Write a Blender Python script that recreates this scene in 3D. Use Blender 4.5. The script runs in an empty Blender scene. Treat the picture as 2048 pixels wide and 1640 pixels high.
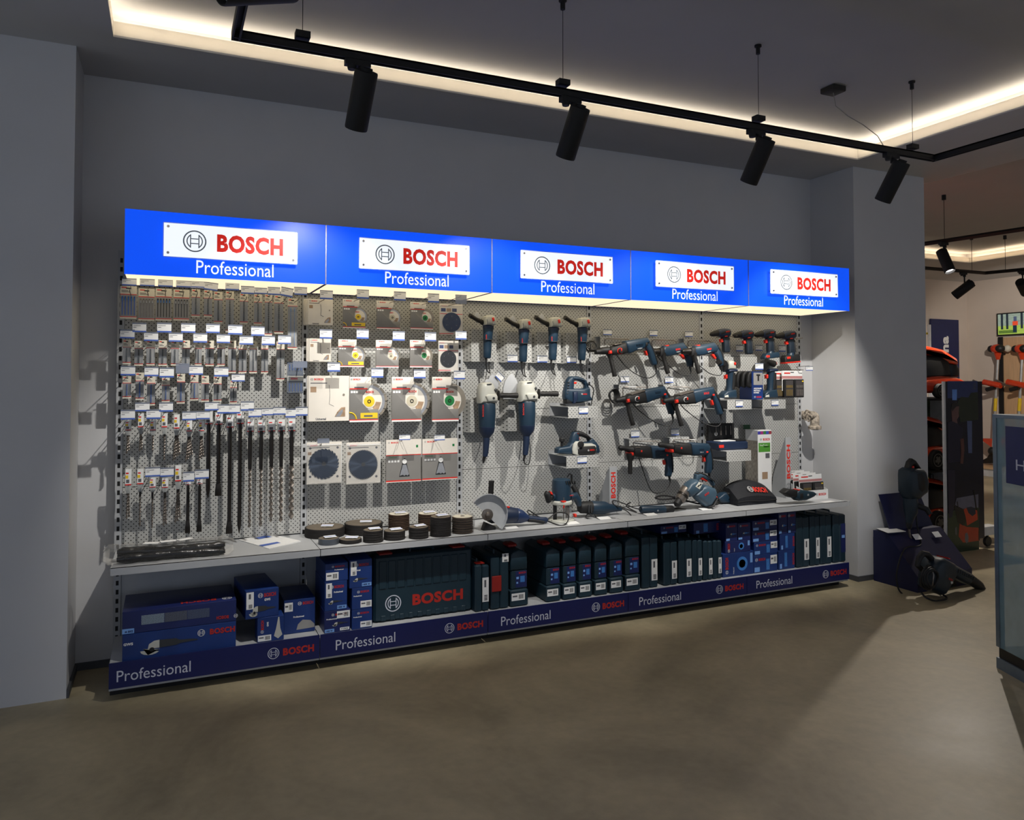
import bpy, math, random
from mathutils import Vector, Matrix
random.seed(7)
S = bpy.context.scene
COL = S.collection
# ---------------------------------------------------------------- camera, world, exposure
YAW, PITCH, FPX, PPY = 0.4267, 0.0269, 1520.34, 717.73
CAM = Vector((0.2006, 0.0, 1.605))
cyw, syw, cpt, spt = math.cos(YAW), math.sin(YAW), math.cos(PITCH), math.sin(PITCH)
RT = Vector((cyw, -syw, 0)); FW = Vector((syw*cpt, cyw*cpt, spt)); UP = Vector((-syw*spt, -cyw*spt, cpt))
cam = bpy.data.cameras.new('camera'); co = bpy.data.objects.new('camera', cam); COL.objects.link(co)
co.matrix_world = Matrix(((RT.x, UP.x, -FW.x, CAM.x), (RT.y, UP.y, -FW.y, CAM.y), (RT.z, UP.z, -FW.z, CAM.z), (0, 0, 0, 1)))
cam.sensor_width = 36; cam.lens = FPX*36/2048; cam.shift_y = (PPY-820)/2048; cam.clip_end = 100; cam.clip_start = .05
S.camera = co
S.view_settings.view_transform = 'Standard'; S.view_settings.look = 'None'
S.view_settings.gamma = 1; S.view_settings.use_curve_mapping = False; S.view_settings.exposure = 0.0
w = bpy.data.worlds.new('world'); S.world = w; w.use_nodes = True
w.node_tree.nodes['Background'].inputs[0].default_value = (.70, .80, 1, 1)   # dim daylight through the open shop front
w.node_tree.nodes['Background'].inputs[1].default_value = .56
SPOT_W, COVE_E, FARSPOT_W = 130, 15, 130

# ---------------------------------------------------------------- helpers
def lin(c): return tuple((x/255/12.92 if x/255 <= .04045 else ((x/255+.055)/1.055)**2.4) for x in c)
MT = {}
def mat(name, col, rough=.5, metal=0, noise=.12, scale=14, bump=0, emit=0, alpha=1, coat=0, stretch=None, aniso=0):
    if name in MT: return MT[name]
    m = bpy.data.materials.new(name); m.use_nodes = True; nt = m.node_tree; b = nt.nodes['Principled BSDF']
    c = lin(col)
    tc = nt.nodes.new('ShaderNodeTexCoord'); nz = nt.nodes.new('ShaderNodeTexNoise')
    nz.inputs['Scale'].default_value = scale; nz.inputs['Detail'].default_value = 4
    src = tc.outputs['Object']
    if stretch:
        mp = nt.nodes.new('ShaderNodeMapping'); mp.inputs['Scale'].default_value = stretch
        nt.links.new(src, mp.inputs[0]); src = mp.outputs[0]
    nt.links.new(src, nz.inputs['Vector'])
    r = nt.nodes.new('ShaderNodeValToRGB')
    r.color_ramp.elements[0].position = .3; r.color_ramp.elements[1].position = .7
    r.color_ramp.elements[0].color = (*[x*(1-noise) for x in c], 1); r.color_ramp.elements[1].color = (*[min(1, x*(1+noise*.6)) for x in c], 1)
    nt.links.new(nz.outputs['Fac'], r.inputs[0]); nt.links.new(r.outputs[0], b.inputs['Base Color'])
    b.inputs['Roughness'].default_value = rough; b.inputs['Metallic'].default_value = metal
    if aniso:
        b.inputs['Anisotropic'].default_value = aniso; tg = nt.nodes.new('ShaderNodeTangent'); tg.direction_type = 'RADIAL'; tg.axis = 'Y'; nt.links.new(tg.outputs[0], b.inputs['Tangent'])
    if coat: b.inputs['Coat Weight'].default_value = coat
    if emit:
        k = nt.nodes.new('ShaderNodeMixRGB'); k.blend_type = 'MULTIPLY'; k.inputs[0].default_value = 1; k.inputs[2].default_value = (.3, .3, .3, 1)
        nt.links.new(r.outputs[0], k.inputs[1]); nt.links.new(k.outputs[0], b.inputs['Base Color']); b.inputs['Specular IOR Level'].default_value = .15
        nt.links.new(r.outputs[0], b.inputs['Emission Color']); b.inputs['Emission Strength'].default_value = emit
    if bump:
        bp = nt.nodes.new('ShaderNodeBump'); bp.inputs['Strength'].default_value = bump; bp.inputs['Distance'].default_value = .01
        nt.links.new(nz.outputs['Fac'], bp.inputs['Height']); nt.links.new(bp.outputs[0], b.inputs['Normal'])
    if alpha < 1:
        o = nt.nodes['Material Output']; t = nt.nodes.new('ShaderNodeBsdfTransparent'); mx = nt.nodes.new('ShaderNodeMixShader')
        lw = nt.nodes.new('ShaderNodeLayerWeight'); lw.inputs[0].default_value = .35
        mr = nt.nodes.new('ShaderNodeMapRange'); mr.inputs[3].default_value = alpha; mr.inputs[4].default_value = min(1, alpha+.4)
        nt.links.new(lw.outputs['Fresnel'], mr.inputs[0]); nt.links.new(mr.outputs[0], mx.inputs[0])
        nt.links.new(t.outputs[0], mx.inputs[1]); nt.links.new(b.outputs[0], mx.inputs[2]); nt.links.new(mx.outputs[0], o.inputs[0])
    MT[name] = m; return m

def ray(px, py): return FW + RT*((px-1024)/FPX) - UP*((py-PPY)/FPX)
def PX(px, py, Y): d = ray(px, py); return CAM + d*((Y-CAM.y)/d.y)       # point on the vertical plane at depth Y
def PXX(px, py, X): d = ray(px, py); return CAM + d*((X-CAM.x)/d.x)
def PZ(px, py, Z): d = ray(px, py); return CAM + d*((Z-CAM.z)/d.z)
def mpp(p): return (p-CAM).dot(FW)/FPX
CR = dict(A=(220, 400, .20731), B=(220, 700, .2439), C=(600, 560, .25605), D=(900, 600, .21347), E=(1170, 620, .22562), F=(1400, 630, .23774),
          G=(200, 1040, .21484), H=(600, 980, .20731), I=(930, 920, .1951), J=(1250, 920, .22949), K=(1700, 580, .24387), N=(1720, 900, .19509),
          O=(1840, 580, .10976), P=(1840, 740, .13411), Q=(1840, 940, .13411), M=(1600, 300, .21875), Z=(0, 0, 1))
class Tr:                                                                 # tracing plane: crop pixels -> points on plane Y
    def __init__(s, c, Y): s.c = CR[c]; s.Y = Y
    def p(s, x, y, dy=0):
        return PX(s.c[0]+x*s.c[2], s.c[1]+y*s.c[2], s.Y) + Vector((0, dy, 0))
    def r(s, n, x=800, y=800): return n*s.c[2]*mpp(s.p(x, y))
    def xz(s, pts): return [(q.x, q.z) for q in (s.p(*a) for a in pts)]

class MB:
    def __init__(s): s.v = []; s.f = []
    def add(s, vs, fs):
        n = len(s.v); s.v += [tuple(v) for v in vs]; s.f += [tuple(i+n for i in f) for f in fs]; return s
    def box(s, x0, x1, y0, y1, z0, z1):
        return s.add([(x0, y0, z0), (x1, y0, z0), (x1, y1, z0), (x0, y1, z0), (x0, y0, z1), (x1, y0, z1), (x1, y1, z1), (x0, y1, z1)],
                     [(0, 3, 2, 1), (4, 5, 6, 7), (0, 1, 5, 4), (1, 2, 6, 5), (2, 3, 7, 6), (3, 0, 4, 7)])
    def bbox(s, x0, x1, y0, y1, z0, z1, b):                               # box with chamfered edges
        vs = []; fs = []
        ring = lambda z, k: [(x0+k+b, y0+k, z), (x1-k-b, y0+k, z), (x1-k, y0+k+b, z), (x1-k, y1-k-b, z), (x1-k-b, y1-k, z), (x0+k+b, y1-k, z), (x0+k, y1-k-b, z), (x0+k, y0+k+b, z)]
        for z, k in ((z0, b), (z0+b, 0), (z1-b, 0), (z1, b)): vs += ring(z, k)
        for a in range(3): fs += [(a*8+i, a*8+(i+1) % 8, a*8+8+(i+1) % 8, a*8+8+i) for i in range(8)]
        fs += [tuple(range(7, -1, -1)), tuple(range(24, 32))]
        return s.add(vs, fs)
    def obox(s, c, sx, sy, sz, M):
        vs = [Vector(c)+M @ Vector((a*sx/2, b*sy/2, d*sz/2)) for a, b, d in ((-1, -1, -1), (1, -1, -1), (1, 1, -1), (-1, 1, -1), (-1, -1, 1), (1, -1, 1), (1, 1, 1), (-1, 1, 1))]
        return s.add(vs, [(0, 3, 2, 1), (4, 5, 6, 7), (0, 1, 5, 4), (1, 2, 6, 5), (2, 3, 7, 6), (3, 0, 4, 7)])
    def tube(s, pts, r, n=8, cap=True, flat=1):
        pts = [Vector(p) for p in pts]; R = r if isinstance(r, (list, tuple)) else [r]*len(pts)
        vs = []; fs = []; pu = None
        for i, p in enumerate(pts):
            t = (pts[min(i+1, len(pts)-1)]-pts[max(i-1, 0)])
            if t.length < 1e-9: t = Vector((0, 0, 1))
            t.normalize()
            if pu is None:
                pu = Vector((0, -1, 0)) if abs(t.y) < .9 else Vector((0, 0, 1))
            u = (pu - t*pu.dot(t)).normalized(); pu = u; v = t.cross(u)
            vs += [p + (u*math.cos(a)*flat + v*math.sin(a))*R[i] for a in (2*math.pi*k/n for k in range(n))]
        for i in range(len(pts)-1):
            fs += [(i*n+k, i*n+(k+1) % n, (i+1)*n+(k+1) % n, (i+1)*n+k) for k in range(n)]
        if cap: fs += [tuple(range(n-1, -1, -1)), tuple(range((len(pts)-1)*n, len(pts)*n))]
        return s.add(vs, fs)
    def lathe(s, prof, o, ax=(0, 0, 1), n=20):                            # profile of (radius, height) along an axis
        ax = Vector(ax).normalized(); u = ax.orthogonal().normalized(); v = ax.cross(u); o = Vector(o)
        vs = [o+ax*h+(u*math.cos(a)+v*math.sin(a))*r for r, h in prof for a in (2*math.pi*k/n for k in range(n))]
        fs = [(i*n+k, i*n+(k+1) % n, (i+1)*n+(k+1) % n, (i+1)*n+k) for i in range(len(prof)-1) for k in range(n)]
        fs += [tuple(range(n-1, -1, -1)), tuple(range((len(prof)-1)*n, len(prof)*n))]
        return s.add(vs, fs)
    def prism(s, poly, y0, y1): return s.puff(poly, (y0+y1)/2, abs(y1-y0), 0)
    def puff(s, poly, yc, t, b=.004):                                     # outline in x,z extruded along y with a rounded rim
        a = sum(poly[i][0]*poly[(i+1) % len(poly)][1]-poly[(i+1) % len(poly)][0]*poly[i][1] for i in range(len(poly)))
        if a < 0: poly = poly[::-1]
        n = len(poly)
        def inset(k):
            if k == 0: return poly
            o = []
            for i in range(n):
                p0, p1, p2 = Vector(poly[i-1]), Vector(poly[i]), Vector(poly[(i+1) % n])
                e1 = (p1-p0); e2 = (p2-p1)
                if e1.length < 1e-9 or e2.length < 1e-9: o.append(tuple(p1)); continue
                e1.normalize(); e2.normalize()
                m = Vector((-e1.y, e1.x))+Vector((-e2.y, e2.x))
                if m.length < 1e-6: m = Vector((-e1.y, e1.x))
                m.normalize(); o.append(tuple(p1+m*k))
            return o
        if b: L = [(-t/2, b), (-t/2+b*.35, b*.35), (-t/2+b, 0), (t/2-b, 0), (t/2-b*.35, b*.35), (t/2, b)]
        else: L = [(-t/2, 0), (t/2, 0)]
        vs = [(x, yc+h, z) for h, k in L for x, z in inset(k)]
        fs = [(i*n+k, i*n+(k+1) % n, (i+1)*n+(k+1) % n, (i+1)*n+k) for i in range(len(L)-1) for k in range(n)]
        fs += [tuple(range(n-1, -1, -1))[::-1], tuple(range((len(L)-1)*n, len(L)*n))[::-1]]
        return s.add(vs, fs)
    def ball(s, c, r, n=12, sc=(1, 1, 1)):
        c = Vector(c); m = n//2
        prof = [(max(1e-4, r*math.sin(math.pi*i/m)), -r*math.cos(math.pi*i/m)) for i in range(m+1)]
        k = len(s.v); s.lathe(prof, (0, 0, 0), n=n)
        for i in range(k, len(s.v)): q = s.v[i]; s.v[i] = (c.x+q[0]*sc[0], c.y+q[1]*sc[1], c.z+q[2]*sc[2])
        return s
    def build(s, name, m, parent=None, smooth=True, label=None, ang=38):
        me = bpy.data.meshes.new(name)
        if parent is not None: o0 = org(parent)
        else:
            xs = [v[0] for v in s.v]; ys = [v[1] for v in s.v]; zs = [v[2] for v in s.v]
            o0 = Vector(((min(xs)+max(xs))/2, (min(ys)+max(ys))/2, min(zs)))
        me.from_pydata([(v[0]-o0.x, v[1]-o0.y, v[2]-o0.z) for v in s.v], [], s.f)
        me.materials.append(m); fixn(me)
        if smooth:
            me.polygons.foreach_set('use_smooth', [True]*len(me.polygons)); me.set_sharp_from_angle(angle=math.radians(ang))
        o = bpy.data.objects.new(name, me); COL.objects.link(o)
        if parent is not None: o.parent = parent
        else: o.location = o0
        if label: o['label'] = label
        return o
import bmesh
def fixn(me):
    b = bmesh.new(); b.from_mesh(me); bmesh.ops.recalc_face_normals(b, faces=b.faces); b.to_mesh(me); b.free(); me.update()
def org(o):
    v = Vector((0, 0, 0))
    while o is not None: v += o.location; o = o.parent
    return v
def tag(o, label, cat, group=None):
    o['label'] = label; o['category'] = cat
    if group: o['group'] = group
    return o
def thing(name, label, cat, loc, group=None):
    o = bpy.data.objects.new(name, None); COL.objects.link(o); o.location = Vector(loc); o.empty_display_size = .05
    return tag(o, label, cat, group)
def struct(o): o['kind'] = 'structure'; return o
def inst(me, name, parent, M):                                            # a shared mesh set into a thing by a matrix in world space
    o = bpy.data.objects.new(name, me); COL.objects.link(o); o.parent = parent
    o.matrix_local = Matrix.Translation(-org(parent)) @ M; return o
TX = {}
def textmesh(s, bold, m):
    k = (s, bold, m.name)
    if k in TX: return TX[k]
    c = bpy.data.curves.new('t', 'FONT'); c.body = s; c.size = 1; c.resolution_u = 3
    c.offset = .045 if bold else .0
    if bold: c.space_character = 1.08
    o = bpy.data.objects.new('t', c); COL.objects.link(o)
    me = bpy.data.meshes.new_from_object(o.evaluated_get(bpy.context.evaluated_depsgraph_get()))
    bpy.data.objects.remove(o); bpy.data.curves.remove(c)
    xs = [v.co.x for v in me.vertices]; ys = [v.co.y for v in me.vertices]
    x0, y0, wx, wy = min(xs), min(ys), max(xs)-min(xs), max(ys)-min(ys)
    for v in me.vertices: v.co.x = (v.co.x-x0)/wx; v.co.y = (v.co.y-y0)/wy; v.co.z = 0
    me.materials.clear(); me.materials.append(m); me.name = 'lettering'
    TX[k] = (me, wx/wy); return TX[k]
def frame(o, r, u):
    n = r.cross(u).normalized()
    return Matrix(((r.x, u.x, n.x, o.x), (r.y, u.y, n.y, o.y), (r.z, u.z, n.z, o.z), (0, 0, 0, 1)))
def text(s, parent, o, r, u, m, bold=False, name='lettering'):             # lettering filling the box spanned by r and u from o
    return inst(textmesh(s, bold, m)[0], name, parent, frame(Vector(o), Vector(r), Vector(u)))
def quad(parent, o, r, u, m, name):
    k = ('q', m.name)
    if k not in TX:
        me = bpy.data.meshes.new('print'); me.from_pydata([(0, 0, 0), (1, 0, 0), (1, 1, 0), (0, 1, 0)], [], [(0, 1, 2, 3)]); me.materials.append(m); TX[k] = me
    return inst(TX[k], name, parent, frame(Vector(o), Vector(r), Vector(u)))
def logo(parent, c, rad, m, r=Vector((1, 0, 0)), u=Vector((0, 0, 1)), name='emblem'):
    k = ('logo', m.name)
    if k not in TX:
        b = MB()
        def arc(r0, r1, a0, a1, n):
            vs = [(q*math.cos(a0+(a1-a0)*i/n), q*math.sin(a0+(a1-a0)*i/n), 0) for i in range(n+1) for q in (r0, r1)]
            b.add(vs, [(2*i, 2*i+1, 2*i+3, 2*i+2) for i in range(n)])
        def rc(x0, x1, y0, y1): b.add([(x0, y0, 0), (x1, y0, 0), (x1, y1, 0), (x0, y1, 0)], [(0, 1, 2, 3)])
        arc(.88, 1, 0, 2*math.pi, 32); a = math.acos(.40/.70)
        arc(.60, .70, -a, a, 10); arc(.60, .70, math.pi-a, math.pi+a, 10)
        for x in (-.40, .31): rc(x, x+.09, -.62, .62)
        rc(-.31, .31, .17, .26); rc(-.31, .31, -.26, -.17)
        me = bpy.data.meshes.new('emblem'); me.from_pydata(b.v, [], b.f); me.materials.append(m); TX[k] = me
    return inst(TX[k], name, parent, frame(Vector(c), r*rad, u*rad))
VX, VZ = Vector((1, 0, 0)), Vector((0, 0, 1))
ORD = ['first', 'second', 'third', 'fourth', 'fifth', 'sixth', 'seventh', 'eighth', 'ninth', 'tenth', 'eleventh', 'twelfth', 'thirteenth', 'fourteenth', 'fifteenth', 'sixteenth']

# ---------------------------------------------------------------- materials
wall_m = mat('painted_plaster', (198, 198, 199), .85, noise=.03, scale=3, bump=.02)
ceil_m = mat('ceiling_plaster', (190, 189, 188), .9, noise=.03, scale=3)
far_m = mat('far_plaster', (214, 200, 186), .85, noise=.03, scale=3)
black_m = mat('black_powder_coat', (8, 8, 9), .7)
rub_m = mat('black_rubber', (20, 20, 21), .6)
grey_m = mat('grey_powder_coat', (176, 178, 180), .45, noise=.04)
dgrey_m = mat('dark_grey_steel', (60, 62, 65), .45, metal=.3)
steel_m = mat('brushed_steel', (128, 120, 112), .34, metal=.65, noise=.25, scale=60)
dsteel_m = mat('dark_forged_steel', (52, 48, 45), .4, metal=.7, noise=.25, scale=40)
blue_m = mat('tool_blue_plastic', (27, 50, 68), .42, noise=.08)
navy_m = mat('navy_plastic', (25, 40, 66), .45, noise=.08)
case_m = mat('case_blue_plastic', (18, 44, 56), .5, noise=.1)
red_m = mat('red_print', (215, 40, 30), .5, noise=.03)
red2_m = mat('darkened_red_print', (176, 36, 24), .5, noise=.03)  # darker copy of the red print, shade under the counter put into the colour
latch_m = mat('shaded_red_latch', (150, 30, 22), .45)  # latch red darkened to carry the shade below the counter
redp_m = mat('red_plastic', (225, 48, 32), .45)
white_m = mat('white_card', (232, 232, 230), .6, noise=.03)
cream_m = mat('cream_card', (214, 208, 190), .6, noise=.05)
lgrey_m = mat('light_grey_casting', (190, 190, 180), .4, noise=.06)
tagblue_m = mat('tag_blue_print', (70, 100, 180), .5)
ink_m = mat('grey_ink', (90, 90, 95), .7)
dink_m = mat('black_ink', (22, 22, 24), .7)
clear_m = mat('clear_plastic', (225, 230, 235),   .25, alpha=.02, noise=.02)
stripe_m = mat('plinth_blue_print', (14, 23, 82), .4, noise=.04)
bx_m = mat('box_blue_card', (20, 50, 112), .45, noise=.25, scale=5)
bx2_m = mat('box_navy_card', (22, 34, 88), .45, noise=.2, scale=5)
sky_m = mat('box_pale_blue_print', (120, 165, 225), .5)
packgrey_m = mat('pack_grey_print', (150, 148, 144), .5, noise=.05)

# ---------------------------------------------------------------- room shell
ZS, ZC = 3.32, 3.47                       # soffit and recessed ceiling heights
YB, YP = 4.85, 4.787                      # back wall, pegboard face
FACEL, FACER = 4.45, 4.40
fm = bpy.data.materials.new('polished_concrete'); fm.use_nodes = True
def concrete(nt):
    b = nt.nodes['Principled BSDF']; tc = nt.nodes.new('ShaderNodeTexCoord')
    n1 = nt.nodes.new('ShaderNodeTexNoise'); n1.inputs['Scale'].default_value = 1.1; n1.inputs['Detail'].default_value = 8; n1.inputs['Roughness'].default_value = .62; n1.inputs['Distortion'].default_value = .6
    n2 = nt.nodes.new('ShaderNodeTexNoise'); n2.inputs['Scale'].default_value = 22; n2.inputs['Detail'].default_value = 5
    r = nt.nodes.new('ShaderNodeValToRGB'); e = r.color_ramp.elements
    e[0].position = .32; e[0].color = (*lin((150, 139, 113)), 1); e[1].position = .7; e[1].color = (*lin((202, 188, 154)), 1)
    mx = nt.nodes.new('ShaderNodeMixRGB'); mx.blend_type = 'MULTIPLY'; mx.inputs[0].default_value = .25
    for n in (n1, n2): nt.links.new(tc.outputs['Object'], n.inputs['Vector'])
    nt.links.new(n1.outputs['Fac'], r.inputs[0]); nt.links.new(r.outputs[0], mx.inputs[1]); nt.links.new(n2.outputs['Fac'], mx.inputs[2])
    nt.links.new(mx.outputs[0], b.inputs['Base Color'])
    rr = nt.nodes.new('ShaderNodeMapRange'); rr.inputs[3].default_value = .32; rr.inputs[4].default_value = .6
    nt.links.new(n1.outputs['Fac'], rr.inputs[0]); nt.links.new(rr.outputs[0], b.inputs['Roughness'])
concrete(fm.node_tree)
struct(MB().box(-4, 14.5, -5, 10, -.1, 0).build('floor', fm, smooth=False))
struct(MB().box(-.24, 5.22, YB, YB+.25, 0, ZS+.3).build('wall_back', wall_m, smooth=False))
struct(MB().box(-4, -.24, FACEL, YB+.25, 0, ZS+.3).build('wall_left', wall_m, smooth=False))
struct(MB().box(5.22, 6.05, FACER, YB+.25, 0, ZS+.3).build('wall_right', wall_m, smooth=False))
struct(MB().box(6.05, 13.3, 8.86, 9.1, 0, 3.8).build('wall_far', far_m, smooth=False))
struct(MB().box(13.05, 13.3, -5, 8.86, 0, 3.8).build('wall_side', far_m, smooth=False))
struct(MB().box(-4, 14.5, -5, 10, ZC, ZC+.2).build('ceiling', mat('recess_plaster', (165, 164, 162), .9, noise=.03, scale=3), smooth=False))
RX0, RX1, RY0, RY1 = -.06, 5.10, -1.2, 4.25          # recess in the soffit
LP, LT, LH = .13, .01, .08                            # trough width, floor thickness and lip height of the cove
def soffit(x0, x1, y0, y1, name): struct(MB().box(x0, x1, y0, y1, ZS, ZC).build(name, ceil_m, smooth=False))
soffit(-4, RX0-LP, -5, YB, 'ceiling_soffit_left'); soffit(RX0-LP, RX1+LP, RY1+LP, YB, 'ceiling_soffit_back')
soffit(RX1+LP, 6.25, -5, YB+.25, 'ceiling_soffit_right'); soffit(RX0-LP, RX1+LP, -5, RY0-LP, 'ceiling_soffit_front')
F2 = (6.25, 10.97, -1.2, 7.38)
soffit(6.25, 13.05, F2[3]+LP, 8.86, 'ceiling_soffit_far'); soffit(F2[1]+LP, 13.05, -5, F2[3]+LP, 'ceiling_soffit_side')
led_m = mat('led_strip', (255, 240, 218), .5, noise=0, emit=COVE_E)
led2_m = mat('led_strip_warm', (255, 226, 190), .5, noise=0, emit=COVE_E*.9)
lip_m = bpy.data.materials.new('translucent_lip'); lip_m.use_nodes = True
def translucent(nt):
    tr = nt.nodes.new('ShaderNodeBsdfTranslucent'); df = nt.nodes['Principled BSDF']; mx = nt.nodes.new('ShaderNodeMixShader'); mx.inputs[0].default_value = .30
    nz = nt.nodes.new('ShaderNodeTexNoise'); nz.inputs['Scale'].default_value = 3; cr = nt.nodes.new('ShaderNodeValToRGB')
    cr.color_ramp.elements[0].color = (.84, .81, .75, 1); cr.color_ramp.elements[1].color = (.90, .87, .81, 1); nt.links.new(nz.outputs['Fac'], cr.inputs[0])
    nt.links.new(cr.outputs[0], tr.inputs[0]); nt.links.new(cr.outputs[0], df.inputs['Base Color']); df.inputs['Roughness'].default_value = .7
    nt.links.new(df.outputs[0], mx.inputs[1]); nt.links.new(tr.outputs[0], mx.inputs[2]); nt.links.new(mx.outputs[0], nt.nodes['Material Output'].inputs[0])
translucent(lip_m.node_tree)
def cove(x0, x1, y0, y1, sides, m):
    for sd in sides:
        if sd == 'b': lip = (x0-LP, x1+LP, y1, y1+LP); st = (x0, x1, y1+.10, y1+.118); fa_ = (x0-.014, x1+.014, y1, y1+.014)
        if sd == 'f': lip = (x0-LP, x1+LP, y0-LP, y0); st = (x0, x1, y0-.118, y0-.10); fa_ = (x0-.014, x1+.014, y0-.014, y0)
        if sd == 'l': lip = (x0-LP, x0, y0, y1); st = (x0-.118, x0-.10, y0, y1); fa_ = (x0-.014, x0, y0, y1)
        if sd == 'r': lip = (x1, x1+LP, y0, y1); st = (x1+.10, x1+.118, y0, y1); fa_ = (x1, x1+.014, y0, y1)
        struct(MB().box(*lip, ZS, ZS+LT).build('trim_cove_ledge', ceil_m, smooth=False))
        struct(MB().box(*fa_, ZS+LT, ZS+LH).build('trim_cove_lip', lip_m, smooth=False))
        s = MB().box(*st, ZS+LT, ZS+LH-.004).build('led_strip', m, smooth=False)
        tag(s, {'b': 'warm white LED strip glowing in the %s cove above the signs', 'f': 'LED strip in the near edge of the %s ceiling recess', 'l': 'LED strip along the left edge of the %s ceiling recess', 'r': 'LED strip along the right edge of the %s ceiling recess'}[sd] % ('front room' if m is led_m else 'far room'), 'light strip')
cove(RX0, RX1, RY0, RY1, 'bflr', led_m); cove(*F2, 'br', led2_m)
skirt_m = mat('dark_skirting', (70, 72, 76), .6)
struct(MB().box(-.24, 0, YB-.012, YB, 0, .04).build('baseboard_back', skirt_m, smooth=False))
struct(MB().box(-.24, -.228, FACEL, YB-.012, 0, .04).build('baseboard_left', skirt_m, smooth=False))
struct(MB().box(5.208, 5.22, FACER-.012, YB, 0, .04).add(*(lambda b: (b.v, b.f))(MB().box(5.22, 6.05, FACER-.012, FACER, 0, .04))).build('baseboard_right', skirt_m, smooth=False))

# ---------------------------------------------------------------- tracks and spotlights
TRY, TRZ = 3.252, 3.0075
def wire_hanger(trk, x, y):
    h = MB().tube([(x, y, TRZ+.05), (x, y, ZC)], .0016, 5).lathe([(.012, 0), (.012, .035), (.02, .04), (.02, .05)], (x, y, ZC-.05), n=10)
    h.box(x-.03, x+.03, y-.022, y+.022, TRZ+.035, TRZ+.062).build('suspension_wire', black_m, trk)
def track(name, label, pts, hang):
    trk = thing(name, label, 'track rail', (pts[0][0], pts[0][1], TRZ-.02))
    for a, b in zip(pts, pts[1:]):
        m = MB(); d = Vector((b[0]-a[0], b[1]-a[1], 0)).normalized(); n = Vector((-d.y, d.x, 0)); A = Vector((*a, TRZ))-d*.0175; B = Vector((*b, TRZ))+d*.0175
        for off, hw, z0, z1 in ((-.0135, .004, -.018, .018), (.0135, .004, -.018, .018), (0, .0175, .010, .0181)):
            q = [A+n*(off-hw), A+n*(off+hw), B+n*(off+hw), B+n*(off-hw)]
            m.add([(v.x, v.y, TRZ+z) for z in (z0, z1) for v in q], [(0, 3, 2, 1), (4, 5, 6, 7), (0, 1, 5, 4), (1, 2, 6, 5), (2, 3, 7, 6), (3, 0, 4, 7)])
        m.build('rail', black_m, trk, smooth=False)
    for x, y in hang: wire_hanger(trk, x, y)
    return trk
track('lighting_track', 'black suspended lighting track hanging in front of the lit signs', [(.444, .6), (.444, TRY), (4.62, TRY), (4.62, .4)], [(.708, TRY), (1.953, TRY), (3.188, TRY), (4.428, TRY), (.444, 1.4), (4.62, 1.6)])
lens_m = mat('lamp_lens_off', (150, 150, 145), .2); lenson_m = mat('lamp_lens_lit', (255, 250, 245), .3, noise=0, emit=14)
def spot(x, y, z, d, label, watt=0, col=(1, .96, .90), size=1.16, beam=None, lit=False, drop=.17, L=.25, rad=.05):
    """head on a stem; d = aim direction"""
    t = thing('track_spotlight', label, 'spotlight', (x, y, z-drop), 'front track spotlights' if 'front track' in label else None)
    MB().box(x-.075, x+.035, y-.017, y+.017, z-.045, z-.019).lathe([(.017, 0), (.02, .012), (.02, .03)], (x-.045, y, z-.062), n=12).build('adapter', black_m, t)
    MB().tube([(x, y, z-.04), (x, y, z-drop+.02)], .009, 10).lathe([(.018, 0), (.018, .03)], (x, y, z-.072), n=12).build('stem', black_m, t)
    d = Vector(d).normalized(); p = Vector((x, y, z-drop)); off = Vector((.012, 0, 0))
    a = p-d*L*.42; b = MB()
    b.lathe([(rad*.86, -.001), (rad*.97, 0), (rad, .006), (rad, L-.006), (rad*.97, L), (rad*.9, L), (rad*.88, L-.03)], a, d, 28).build('lamp_head', black_m, t)
    MB().lathe([(rad*.8, 0), (rad*.8, .004)], a+d*(L-.028), d, 20).build('lens', lenson_m if lit else lens_m, t)
    MB().lathe([(rad*.5, 0), (rad*.5, .012)], a-d*.013, d, 16).build('heat_sink', black_m, t)
    if watt:
        l = bpy.data.lights.new('spot_beam', 'SPOT'); l.energy = watt; l.color = col; l.spot_size = size; l.spot_blend = .55; l.shadow_soft_size = .018
        o = bpy.data.objects.new('spot_beam', l); COL.objects.link(o); o.parent = t
        q = a+d*(L+.012)-org(t); o.matrix_local = Matrix.Translation(q) @ (Vector(beam) if beam else d).to_track_quat('-Z', 'Y').to_matrix().to_4x4()
AIM = (-.06, .52, -.85)
for i, x in enumerate((.962, 2.014, 3.188, 4.255)):
    spot(x, TRY, TRZ, AIM, 'black cylinder spotlight on the front track, %s from the left' % ORD[i], SPOT_W*(1.0, .95, 1.0, 1.15)[i], beam=((-.05, .70, -.70), (-.02, .70, -.70), (.0, .70, -.70), (.12, .70, -.70))[i])
spot(.464, 2.47, TRZ, (-.8, -.25, -.32), 'black cylinder spotlight cut off by the top edge, on the left track run', 0)
cb = thing('ceiling_power_box', 'small black square power box on the ceiling with clear cable', 'power box', (4.06, 3.53, ZC-.035))
MB().bbox(4.005, 4.115, 3.475, 3.585, ZC-.035, ZC, .004).build('housing', black_m, cb)
MB().tube([(4.06, 3.53, ZC-.03), (4.07, 3.52, ZC-.12), (4.11, 3.46, ZC-.2), (4.16, 3.39, ZC-.27), (4.19, 3.31, ZC-.36), (4.2, 3.27, TRZ+.02)], .003, 6).build('cable', mat('clear_cable', (150, 150, 145), .2, alpha=.6), cb)
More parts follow.
